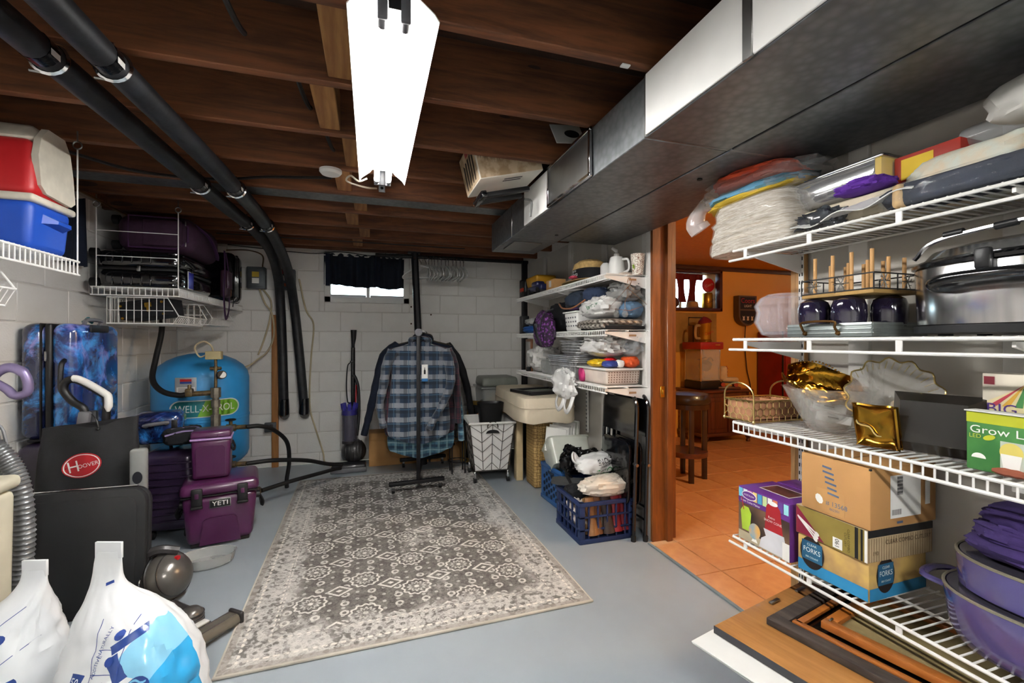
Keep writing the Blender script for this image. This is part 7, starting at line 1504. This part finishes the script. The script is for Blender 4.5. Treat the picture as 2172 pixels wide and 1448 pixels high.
# ------------------------------------------------ third shelf
z3 = Z3 + e
t = T('chicken_wire_basket', 'wooden divided caddy in gold chicken-wire basket with arched handle', 'basket', (1.485, 1.4, z3), 0)
PINKW = wood('blush_wood', '#b98560', '#9c6a48', 0, 1, .6)
for c_, d_ in (((0, 0, .012), (.22, .13, .008)), ((0, -.062, .045), (.22, .006, .07)), ((0, .062, .045), (.22, .006, .07)), ((-.108, 0, .045), (.006, .12, .07)), ((.108, 0, .045), (.006, .12, .07)), ((-.02, 0, .045), (.006, .12, .066)), ((.05, 0, .045), (.006, .12, .066))): P(t, 'wood_panel', B().box(c_, d_, .001), PINKW)
for zz in (.006, .084): P(t, 'gold_frame', B().tube([(-.118, -.072, zz), (.118, -.072, zz), (.118, .072, zz), (-.118, .072, zz)], .0028, 6, closed=True), GOLD)
for xx in (-.118, .118):
    P(t, 'arch_handle', B().tube([(xx, -.072, .0)] + [(xx, -.072, .1)] + [(xx, -.072 * math.cos(R(a)), .1 + .05 * math.sin(R(a))) for a in range(15, 180, 15)] + [(xx, .072, .1), (xx, .072, .0)], .0032, 6), GOLD)
    for yy in (-.072, .072): P(t, 'ball_foot', B().lathe([(0, 0), (.005, .002), (.007, .007), (.005, .012), (0, .014)], 10, TR(xx, yy, 0)), GOLD)
def hexnet(m, w_, h_, s=.03):
    b = B(m); r = 0; y = -h_ / 2
    while y < h_ / 2 - .004:
        x = -w_ / 2 + (s * .5 if r % 2 else 0)
        while x < w_ / 2 + .001:
            y1 = min(y + s * .55, h_ / 2); b.cyl((x, y, 0), (x, y1, 0), .0016, n=4)
            for d in (-1, 1):
                y2 = min(y1 + s * .32, h_ / 2); x2 = x + d * s * .5
                if -w_ / 2 - .001 <= x2 <= w_ / 2 + .001 and y2 > y1: b.cyl((x, y1, 0), (x2, y2, 0), .0016, n=4)
            x += s
        y += s * .87; r += 1
    return b
for m_, w_ in ((FRONT(0, -.073, .045), .232), (FRONT(0, .073, .045), .232), (LEFT(-.119, 0, .045), .14), (LEFT(.119, 0, .045), .14)): stuff(P(t, 'chicken_wire', hexnet(m_, w_, .076), GOLD))
t = T('crystal_bowl', 'large cut crystal bowl with wavy rim holding boxes', 'bowl', (1.515, 1.155, z3), 0)
P(t, 'bowl', B().lathe([(0, .003), (.05, .002), (.06, .01), (.085, .05), (.115, .11), (.133, .15), (.137, .152), (.13, .148), (.11, .11), (.08, .055), (.055, .016), (0, .012)], 72, fn=lambda a, r, z: r * (1 + (.03 * math.sin(a * 9) * (z / .15) + .012 * math.sin(a * 36)))), CRYS)
for i in range(2):
    o = T('small_carton', ('white cardboard box tilted in the crystal bowl, upper one', 'white cardboard box tilted in the crystal bowl, lower one')[i], 'box', (1.51, 1.13 - .005 * i, z3 + .066 - .036 * i), 15 + 10 * i); P(o, 'carton', B(RX(6) @ RY(10)).box((0, 0, .016), (.09, .1, .028), .002), PAPER); P(o, 'slot', B(RX(6) @ RY(10)).box((-.046, 0, .018), (.002, .03, .004)), INK)
GF = M('gold_foil_glass', '#b8862a', .16, metal=1, var=.3, sc=18, bump=.4, bs=11, c2='#7a5620')
t = T('gold_leaf_dish', 'gold leaf-shaped dish with beaded rim propped in the crystal bowl', 'dish', (1.52, 1.19, z3 + .115), 0); Q = RZ(20) @ RX(20) @ RY(-40)
P(t, 'dish', B(Q).sheet(lambda u, v: ((u - .5) * .15 * (math.sin(PI * min(max(v, .02), .98)) ** .5), (v - .5) * .24, .05 * ((u - .5) * 2) ** 2 + .035 * math.cos(v * 9) * .3 + .01 * math.sin(u * 18 + v * 9)), 20, 28, .004, TR(0, 0, .03)), GF); rim = [(s * .5 * .15 * (math.sin(PI * min(max(v, .02), .98)) ** .5), (v - .5) * .24, .082 + .0105 * math.cos(v * 9)) for s, vs in ((1, range(1, 24)), (-1, range(23, 0, -1))) for v in [k / 24 for k in vs]]
bd_ = B(Q)
for p in rim: bd_.lathe([(0, -.004), (.004, 0), (0, .004)], 6, TR(*p))
stuff(P(t, 'beaded_rim', bd_, GF))
t = T('shell_bowl', 'clear fluted shell bowl with gold rim standing on edge', 'bowl', (1.5, .965, z3), 0)
SH = TR(0, 0, .122) @ RZ(52) @ RY(-72)
P(t, 'bowl', B(SH).lathe([(.0, .0), (.03, .0), (.07, .015), (.105, .045), (.118, .07), (.115, .07), (.1, .045), (.065, .018), (0, .006)], 72, fn=lambda a, r, z: r * (1 + .055 * math.cos(a * 14))), CRYS); P(t, 'gold_rim', B(SH).tube([(.118 * (1 + .055 * math.cos(a * 14)) * math.cos(a), .118 * (1 + .055 * math.cos(a * 14)) * math.sin(a), .07) for a in [2 * PI * i / 84 for i in range(84)]], .0025, 5, closed=True), GOLD)
fr = B(SH)
for i in range(40): a = 2 * PI * i / 40; fr.cyl((.1 * math.cos(a), .1 * math.sin(a), .035), (.117 * math.cos(a), .117 * math.sin(a), .055), .0016, n=4)
stuff(P(t, 'gold_ticks', fr, GOLD))
t = T('gold_dish', 'square gold glass dish standing on edge at the shelf front', 'dish', (1.395, .915, z3), 0); Q = RZ(12) @ RY(-14)
P(t, 'dish', B(Q).sheet(lambda u, v: (-.022 * max(0, 1 - (2 * u - 1) ** 6) * max(0, 1 - (2 * v - 1) ** 6) * -1 + .003 * math.sin(u * 9) * math.sin(v * 8), (u - .5) * .105, .004 + .13 * v), 24, 24, .005), M('gold_dish_glass', '#b8842a', .2, metal=1, var=.25, sc=8, bump=.2, bs=5, c2='#6f4d1c')); P(t, 'scalloped_rim', B(Q).tube([(.015, y, z) for y, z in ((-.05, .004), (.05, .008), (.05, .128), (-.05, .126))], .004, 6, closed=True), GF)
t = T('black_plate', 'square black plate with sloped rim leaning at the shelf front', 'plate', (1.45, .81, z3), 0); Q = TR(0, 0, .004) @ RZ(12) @ RY(8) @ MX.Diagonal((-1, 1, 1, 1)); BPL = M('black_wood_plate', '#191512', .35, coat=.3)
b = B(Q); b.add([(-.02, .1, 0), (-.02, -.1, 0), (-.02, -.1, .165), (-.02, .1, .165), (.025, .065, .03), (.025, -.065, .03), (.025, -.065, .135), (.025, .065, .135), (-.012, .1, 0), (-.012, -.1, 0), (-.012, -.1, .165), (-.012, .1, .165), (.033, .07, .026), (.033, -.07, .026), (.033, -.07, .139), (.033, .07, .139)], [[0, 1, 5, 4], [1, 2, 6, 5], [2, 3, 7, 6], [3, 0, 4, 7], [4, 5, 6, 7], [8, 12, 13, 9], [9, 13, 14, 10], [10, 14, 15, 11], [11, 15, 12, 8], [12, 15, 14, 13], [0, 8, 9, 1], [1, 9, 10, 2], [2, 10, 11, 3], [3, 11, 8, 0]]); P(t, 'plate', b, BPL, ang=20)
t = T('cutlery_pack', 'pack of wooden cutlery in clear film with blue band', 'cutlery pack', (1.59, .83, z3), 0); P(t, 'pack', B().blob((0, .0, .1), (.05, .15, .04), 91, .1, 2, 3.5, 28, flatb=False), M('wood_cutlery', '#c9a880', .6, sc=40, c2='#dcd4c8')); P(t, 'blue_band', B().box((0, .08, .1), (.1, .03, .078), .03, 3), M('band_blue', '#5a7cae', .5)); P(t, 'stand_box', B().box((0, 0, .03), (.09, .28, .06), .004), PAPER)
t = T('cupcake_box', 'cupcake baking kit box with striped tent picture', 'box', (1.52, .645, z3), -6); P(t, 'carton', B().box((0, 0, .115), (.07, .17, .23), .002), M('box_cream', '#dcd3c0', .55)); fm = LEFT(-.0355, 0, 0)
TC5 = [M('tent%d' % i, c, .5) for i, c in enumerate(('#b83a4a', '#d9a83c', '#4a8a4c', '#4a5aa8', '#7a3f8c', '#c2502c'))]
tp = P(t, 'tent_picture', B(fm).add([(-.075, .13, 0), (.08, .13, 0), (.08, .16, 0), (.01, .21, 0), (-.075, .16, 0)], [[0, 1, 2, 3, 4]]), M('tent_back', '#e8d9a8', .5))
for i in range(6): P(tp, 'tent_stripe', B(fm).add([(-.07 + .025 * i, .15, .0006), (-.055 + .025 * i, .15, .0006), (.0, .208, .0006)], [[0, 1, 2]]), TC5[i])
P(t, 'lettering', B().text('BIG TOP', .035, fm @ TR(.0, .142, .0012), .15), M('logo_purple', '#4a2c7a', .5)); P(t, 'lettering', B().text('CUPCAKE', .016, fm @ TR(.0, .12, .0012), .1), M('logo_pink', '#b8405c', .5)); P(t, 'lettering', B().text('Silicone Bakeware', .012, fm @ TR(0, .103, .0012)), M('logo_amber', '#b87a2c', .5)); P(t, 'red_sticker', B(fm @ TR(-.07, .212, .0006)).plate((0, 0, 0), (.022, .02)), M('sticker_maroon', '#7a2430', .5))
t = T('grow_light_box', 'green and yellow light bulb box reading Grow Light LED', 'box', (1.43, .635, z3), -4); P(t, 'carton', B().box((0, 0, .07), (.07, .16, .14), .002), M('grow_green', '#2f6a34', .5, c2='#4c8a44', sc=9)); fm = LEFT(-.0355, 0, 0)
P(t, 'yellow_top', B(fm @ TR(0, .127, .0005)).plate((0, 0, 0), (.159, .025)), M('lime', '#b8bf2c', .5)); P(t, 'lettering', B().text('Grow Light', .026, fm @ TR(.0, .098, .001), .145), PAPER); P(t, 'lettering', B().text('LED', .014, fm @ TR(-.062, .082, .001)), M('lime2', '#c9cf4c', .5)); P(t, 'white_field', B(fm @ TR(.03, .04, .0005)).plate((0, 0, 0), (.09, .078)), M('pale_field', '#c9d0c4', .5))
for x_ in (0, .045):
    P(t, 'bulb_picture', B(fm @ TR(x_ + .005, .055, .0012)).disc(.021, .022, MX()), M('bulb_yellow', '#e0cf6a', .5) if 'bulb_yellow' not in bpy.data.materials else bpy.data.materials['bulb_yellow']); P(t, 'bulb_base', B(fm @ TR(x_ + .005, .0, .0013)).add([(-.019, .05, 0), (.019, .05, 0), (.012, .004, 0), (-.012, .004, 0)], [[3, 2, 1, 0]]), PAPER)
P(t, 'leaf_print', B(fm @ TR(-.035, .082, .001)).disc(.012, .006, RZ(20)), bpy.data.materials['lime']); P(t, 'seal_print', B(fm @ TR(-.055, .03, .001)).disc(.014, .012, MX(), 16, 0, PI), PAPER); P(t, 'top_card', B().box((-.02, .0, .142), (.04, .165, .003), .001), PAPER)
ONE('potato_roots', 'pair of reddish dried roots lying on the wire shelf front', 'root', B().tube(smooth([(0, .06, .012), (.01, .02, .01), (-.01, -.03, .012), (0, -.08, .01)], 4), [.004, .008, .01, .009, .01, .008, .01, .009, .008, .006, .005, .004, .003], 7), M('root_brown', '#8a4a34', .7), (1.38, .6, z3))
# ------------------------------------------------ bottom shelf
z4 = Z4 + e
PURB = M('box_purple', '#5f2c7e', .45, var=.04)
def cone_box(t, face):
    P(t, 'carton', B().box((0, 0, .1), (.17, .225, .2), .003), PURB)
    if not face: return
    fm = LEFT(-.0855, 0, .1)
    P(t, 'photo_field', B(fm @ TR(0, -.03, .0004)).plate((0, 0, 0), (.222, .14)), M('photo_dark', '#2a1f1c', .5, c2='#8a6a50', sc=5)); P(t, 'table_field', B(fm @ TR(0, -.083, .0006)).plate((0, 0, 0), (.222, .032)), M('table_tan', '#b9ac90', .5))
    cols = ('#6fc3d9', '#d9e4e8', '#c86a9a', '#e8d27a', '#4a9ac2', '#c9dca0', '#f0eee8', '#d97a5a', '#6a4a9a', '#9adbe0')
    for i in range(10): P(t, 'stripe', B(fm @ TR(-.1 + .022 * i, .077, .0006)).plate((0, 0, 0), (.019, .036)), M('stripe%d' % i, cols[i], .5))
    P(t, 'purple_band', B(fm @ TR(0, .05, .0008) @ RZ(-2)).plate((0, 0, 0), (.222, .016)), PURB); P(t, 'brand_oval', B(fm @ TR(-.06, .075, .0012)).disc(.034, .017, MX()), PAPER); P(t, 'brand_oval_inner', B(fm @ TR(-.06, .075, .0016)).disc(.031, .014, MX()), PURB); P(t, 'lettering', B().text('NOSTALGIA', .009, fm @ TR(-.06, .075, .002)), PAPER); P(t, 'lettering', B().text('Snow Cone Maker', .012, fm @ TR(-.055, .05, .0014) @ RZ(-2)), PAPER)
    P(t, 'machine_red', B(fm @ TR(.045, .0, .001)).add([(-.035, -.02, 0), (.04, -.02, 0), (.03, .065, 0), (.012, .085, 0), (-.012, .085, 0), (-.028, .065, 0)], [[0, 1, 2, 3, 4, 5]]), M('machine_print_red', '#a8242c', .45)); P(t, 'machine_white', B(fm @ TR(.045, 0, .001)).add([(-.04, -.02, 0), (.045, -.02, 0), (.06, -.095, 0), (-.06, -.095, 0), (-.05, -.06, 0), (-.03, -.045, 0)], [[5, 4, 3, 2, 1, 0]]), M('machine_print_white', '#dcdce0', .45)); P(t, 'machine_cap', B(fm @ TR(.045, .08, .0014)).disc(.02, .008, MX()), PAPER); P(t, 'lettering', B().text('Retro', .012, fm @ TR(.04, .028, .002)).text('SNOW CONE', .012, fm @ TR(.045, .014, .002)), PAPER)
    P(t, 'green_drink', B(fm @ TR(-.075, -.02, .0012)).add([(-.018, -.04, 0), (.018, -.04, 0), (.025, .03, 0), (.012, .05, 0), (-.012, .05, 0), (-.025, .03, 0)], [[0, 1, 2, 3, 4, 5]]), M('drink_green', '#a9c83c', .45)); P(t, 'red_straw', B(fm @ TR(-.09, .04, .0016)).plate((0, 0, 0), (.004, .05), RZ(12)), RED); P(t, 'ice_cone', B(fm @ TR(-.035, -.05, .0016)).disc(.026, .03, RZ(-20)), M('rainbow_ice', '#e0a84a', .5, c2='#5aa8c9', sc=16)); P(t, 'glass_foot', B(fm @ TR(-.035, -.09, .0012)).add([(-.014, 0, 0), (.014, 0, 0), (.004, .02, 0), (-.004, .02, 0)], [[0, 1, 2, 3]]), PAPER)
    P(t, 'white_corner', B(fm @ TR(.098, -.068, .0018)).plate((0, 0, 0), (.028, .06)), PAPER)
    fy = FRONT(0, -.1130, .1); P(t, 'blue_end', B(fy @ TR(.02, -.06, .0004)).plate((0, 0, 0), (.12, .075)), M('end_blue', '#3f86b0', .5)); P(t, 'top_picture', B(TR(.01, 0, .2006)).plate((0, 0, 0), (.09, .13)), PAPER); P(t, 'top_photo', B(TR(.01, 0, .2012)).plate((0, 0, 0), (.08, .12)), M('top_photo', '#6a3a34', .4, c2='#2c2422', sc=14))
t = T('snow_cone_box', 'purple retro snow cone maker box at the shelf end', 'box', (1.452, 1.288, z4), 0); cone_box(t, True)
t = T('purple_box', 'second purple box standing behind the snow cone maker box', 'box', (1.597, 1.28, z4), 0); P(t, 'carton', B().box((0, 0, .1), (.1, .22, .2), .003), PURB); P(t, 'striped_edge', B(LEFT(-.0505, 0, .185)).plate((0, 0, 0), (.21, .02)), bpy.data.materials['stripe0'])
t = T('forks_box', 'blue and brown box of plastic forks under the cutlery box', 'box', (1.5, 1.04, z4), 2)
P(t, 'carton', B().box((0, 0, .06), (.26, .22, .115), .003), M('food_photo', '#a08058', .5, c2='#c9a860', sc=11)); fm = LEFT(-.131, 0, .06); fy = FRONT(0, -.1105, .06); BBL = M('box_blue', '#2b86b8', .45)
for m_, w_ in ((fm, .22), (fy, .26)):
    P(t, 'blue_band', B(m_ @ TR(0, -.038, .0005)).plate((0, 0, 0), (w_ - .004, .036)), BBL)
    bg = P(t, 'badge', B(m_ @ TR(-.06, .012, .001)).disc(.04, .052, MX()), M('badge_dark', '#241a18', .5) if 'badge_dark' not in bpy.data.materials else bpy.data.materials['badge_dark']); P(bg, 'badge_blue', B(m_ @ TR(-.06, .016, .0014)).plate((0, 0, 0), (.068, .062)), M('badge_blue', '#1f5a7c', .5) if 'badge_blue' not in bpy.data.materials else bpy.data.materials['badge_blue'])
    P(bg, 'lettering', B().text('CLEAR', .011, m_ @ TR(-.06, .036, .002)).text('FORKS', .022, m_ @ TR(-.06, .018, .002), .056).text('300 COUNT', .008, m_ @ TR(-.06, -.004, .002)), PAPER)
t = T('cutlery_box', 'gold and striped box of clear combo cutlery under the brown carton', 'box', (1.5, 1.035, z4 + .119), -1)
P(t, 'carton', B().box((0, 0, .0475), (.27, .23, .095), .002), M('stripe_beige', '#c2ad8a', .5)); fm = LEFT(-.136, 0, .0475); fy = FRONT(0, -.1155, .0475); GLD = M('box_gold', '#a08c48', .35, metal=.35)
P(t, 'gold_face', B(fm @ TR(.0, .0, .0004)).plate((0, 0, 0), (.228, .092)), GLD); P(t, 'red_triangle', B(fm @ TR(-.115, -.046, .0008)).add([(.002, .002, 0), (.1, .002, 0), (.002, .09, 0)], [[0, 1, 2]]), M('box_crimson', '#8a1e3c', .45))
for i, a in enumerate((28, 36, 44)): P(t, 'cutlery_print', B(fm @ TR(-.075, -.018 + .006 * i, .0012) @ RZ(-40 + 6 * i)).plate((0, 0, 0), (.075, .005)).disc(.009, .006, TR(.04, 0, 0), 12), PAPER)
P(t, 'white_square', B(fm @ TR(.028, -.026, .001)).plate((0, 0, 0), (.03, .032)), PAPER); P(t, 'lettering', B().text('190', .018, fm @ TR(.028, -.026, .0015) @ RZ(90)), INK); P(t, 'lettering', B().text('CLEAR COMBO', .01, fm @ TR(.062, -.004, .0012) @ RZ(-90)).text('CUTLERY', .01, fm @ TR(.052, -.004, .0012) @ RZ(-90)), M('dark_gold_ink', '#4a3f1c', .5))
for x_, w_, m_ in ((.085, .01, 'black_band'), (.1, .006, 'black_band')): P(t, m_, B(fm @ TR(x_, 0, .001)).plate((0, 0, 0), (w_, .092)), INK)
P(t, 'white_flap', B(fm @ TR(.112, 0, .0012)).plate((0, 0, 0), (.008, .092)), PAPER); P(t, 'dark_top_band', B(fy @ TR(0, .036, .0006)).plate((0, 0, 0), (.268, .022)), INK); P(t, 'lettering', B().text('CLEAR COMBO CUTLERY', .018, fy @ TR(.03, .006, .001), .19), M('brown_ink3', '#4a3828', .5)); P(t, 'lettering', B().text('190', .016, fy @ TR(-.105, -.022, .001)), M('brown_ink4', '#6a5a44', .5))
b = B(fy)
for i in range(27): b.plate((-.13 + .01 * i, -.012, .0004), (.003, .068))
stuff(P(t, 'pin_stripes', b, M('stripe_brown', '#9a8260', .5)))
t = T('brown_carton', 'brown shipping carton with white barcode label on top of the boxes', 'box', (1.5, 1.02, z4 + .2155), 0); P(t, 'carton', B().box((0, 0, .09), (.28, .215, .178), .003), CARD); fm = LEFT(-.1405, 0, .09); fy = FRONT(0, -.108, .09)
SB = M('stamp_blue', '#5a6a86', .7)
for i in range(6): P(t, 'stamp_row', B(fm @ TR(-.02 + .004 * i, .06 - .016 * i, .0006) @ RZ(-6)).plate((0, 0, 0), (.03 + .006 * (i % 2), .006)), SB)
P(t, 'lettering', B().text('# 13568', .02, fm @ TR(.01, -.05, .0008)), SB); P(t, 'lettering', B().text('862301', .011, fm @ TR(.005, -.067, .0008)), SB); P(t, 'tape_patch', B(fm @ TR(-.01, -.045, .0004)).plate((0, 0, 0), (.09, .07)), M('kraft_tape', '#c09058', .5)); P(t, 'torn_patch', B(fm @ TR(-.045, -.045, .0009)).disc(.012, .016, RZ(30), 9), PAPER)
lb = P(t, 'shipping_label', B(fy @ TR(.005, .0, .0005)).plate((0, 0, 0), (.13, .125)), PAPER)
b = B(fy @ TR(-.02, .03, .001))
for i in range(16): b.plate((0, -.024 + .0035 * i, 0), (.024, .0015 + .0008 * (i % 3)))
stuff(P(lb, 'barcode', b, INK)); b = B(fy @ TR(-.04, -.045, .001))
for i in range(10): b.plate((-.012 + .004 * i, 0, 0), (.0018, .016))
stuff(P(lb, 'barcode_small', b, INK)); P(t, 'small_label', B(fy @ TR(.1, .0, .0005)).plate((0, 0, 0), (.022, .07)), PAPER); P(t, 'ink_stamp', B(fy @ TR(-.02, -.076, .0006)).plate((0, 0, 0), (.025, .007)), SB)
P(t, 'lid_seam', B().box((0, 0, .1792), (.278, .003, .001)), M('seam_dark', '#6a4a2c', .8)); P(t, 'corner_tear', B().box((-.139, -.107, .176), (.006, .006, .006), .001), INK)
# purple pots
ENP = M('purple_enamel', '#4d4478', .14, var=.06, coat=1); 
def pot(label, c, rx, ry, h, hand, kb=.8):
    t = T('dutch_oven', label, 'pot', c, 0, 'purple enamel pots'); b = B()
    loft(b, [oval(0, 0, z, rx * k, ry * k, 52, 2.3) for z, k in ((0, kb), (.006, kb + .05), (h * .3, max(.94, kb + .06)), (h - .006, 1.0), (h, 1.0), (h + .001, .97), (h - .006, .96), (h * .3, .9), (.012, .78))]); P(t, 'pot_body', b, ENP)
    b = B(); loft(b, [oval(0, 0, z, rx * k, ry * k, 52, 2.3) for z, k in ((h - .004, .955), (h + .002, .955), (h + .003, .9), (h + .003, .2))]); P(t, 'lid', b, M('smoked_lid', '#3a3840', .2, coat=.6) if 'smoked_lid' not in bpy.data.materials else bpy.data.materials['smoked_lid'])
    P(t, 'steel_rim', B().tube([(x, y, h) for x, y, z in oval(0, 0, 0, rx * .99, ry * .99, 52, 2.3)], .004, 6, closed=True), M('pot_rim', '#8d8674', .35, metal=.4) if 'pot_rim' not in bpy.data.materials else bpy.data.materials['pot_rim'])
    if hand:
        for s in (-1, 1): P(t, 'loop_handle', B().tube(smooth([(-.05, s * ry * .96, h - .025), (-.055, s * (ry + .035), h - .018), (.0, s * (ry + .05), h - .015), (.055, s * (ry + .035), h - .018), (.05, s * ry * .96, h - .025)], 4), .011, 8, flat=.7), ENP)
    return t
pot('large purple enamel casserole with loop handle on the lowest shelf', (1.515, .625, z4), .15, .18, .135, True)
t = pot('smaller purple enamel casserole stacked on the large one', (1.525, .61, z4 + .1395), .143, .174, .085, False, .92)
TWP = M('purple_knit', '#38265e', .9, bump=.4, bs=120, c2='#2a1c4a')
t = T('purple_towels', 'purple ribbed knit cloths folded on the casserole', 'cloth', (1.53, .6, z4 + .226), 0)
for i in range(3): P(t, 'folded_cloth', B().blob((-.005 + .006 * i, 0, .03 + .036 * i), (.115 - .008 * i, .15 - .012 * i, .026), 95 + i, .1, 2.4, 3.4, 36, flatb=False), TWP)
# ------------------------------------------------ frames and boards stacked below the lowest shelf
OAK = wood('oak_board', '#b07c44', '#94622f', 1, 1, .45, .2); OAKF = wood('orange_oak', '#b06c2c', '#8f4f1c', 1, 1, .4, .3); RUST = wood('charred_rustic', '#4a3f38', '#241c18', 1, 1.4, .8)
t = T('moving_box', 'brown cardboard box under the stacked boards', 'box', (1.36, .9, 0), 12); P(t, 'carton', B().box((0, -.1, .155), (.4, .5, .31), .004), CARD)
FZ = .313
t = T('poster_sheets', 'white poster boards under the wooden board with torn edge', 'poster', (1.31, .86, FZ), 13)
P(t, 'sheet', B().box((-.03, 0, .004), (.56, .7, .004), .001), PAPER); P(t, 'sheet', B(RZ(2)).box((-.02, -.03, .0095), (.55, .7, .004), .001), M('brown_back', '#8a7358', .8)); P(t, 'sheet', B(RZ(1)).box((-.035, .0, .015), (.56, .7, .004), .001), PAPER); P(t, 'torn_corner', B().box((-.3, .05, -.012), (.05, .06, .003), .001, rot=RY(35)), M('torn_kraft', '#6f5a48', .8))
t = T('wooden_board', 'wide oak veneer board lying on the poster sheets', 'board', (1.345, .86, FZ + .019), 13); P(t, 'veneer', B().box((0, 0, .011), (.53, .68, .022), .002), OAK); P(t, 'dark_edge', B().box((-.266, 0, .011), (.002, .68, .022)), DKGREY)
for x_, y_ in ((.02, .315), (.17, .31)): P(t, 'hanger_tab', B().box((x_, y_, .026), (.05, .012, .006), .002), STEEL)
def flat_frame(name, label, loc, rz, w_, d_, bw, th, m, inner):
    t = T(name, label, 'picture frame', loc, rz)
    for c_, s_ in (((-w_ / 2 + bw / 2, 0, th / 2), (bw, d_, th)), ((w_ / 2 - bw / 2, 0, th / 2), (bw, d_, th)), ((0, d_ / 2 - bw / 2, th / 2), (w_ - 2 * bw, bw, th)), ((0, -d_ / 2 + bw / 2, th / 2), (w_ - 2 * bw, bw, th))): P(t, 'frame_bar', B().box(c_, s_, .003), m)
    P(t, 'backing', B().box((0, 0, .006), (w_ - 2 * bw, d_ - 2 * bw, .006)), inner); return t
t = flat_frame('rustic_frame', 'charred rustic wooden frame lying on the oak board', (1.43, .84, FZ + .0415), 13, .4, .6, .045, .022, RUST, BLKG); P(t, 'inner_lip', B().box((-.14, 0, .018), (.02, .5, .01), .002), OAKF); P(t, 'inner_lip', B().box((0, .235, .018), (.28, .02, .01), .002), OAKF)
t = flat_frame('oak_frame', 'orange oak frame with tan backing lying on the rustic frame', (1.49, .79, FZ + .064), 13, .32, .5, .032, .022, OAKF, M('tan_backing', '#8f7f58', .5)); P(t, 'hanger_eye', B().box((-.05, -.2, .011), (.03, .016, .004), .002), BRASS)
P(t, 'corner_staple', B().box((-.13, .235, .0235), (.02, .006, .003), .001), STEEL)
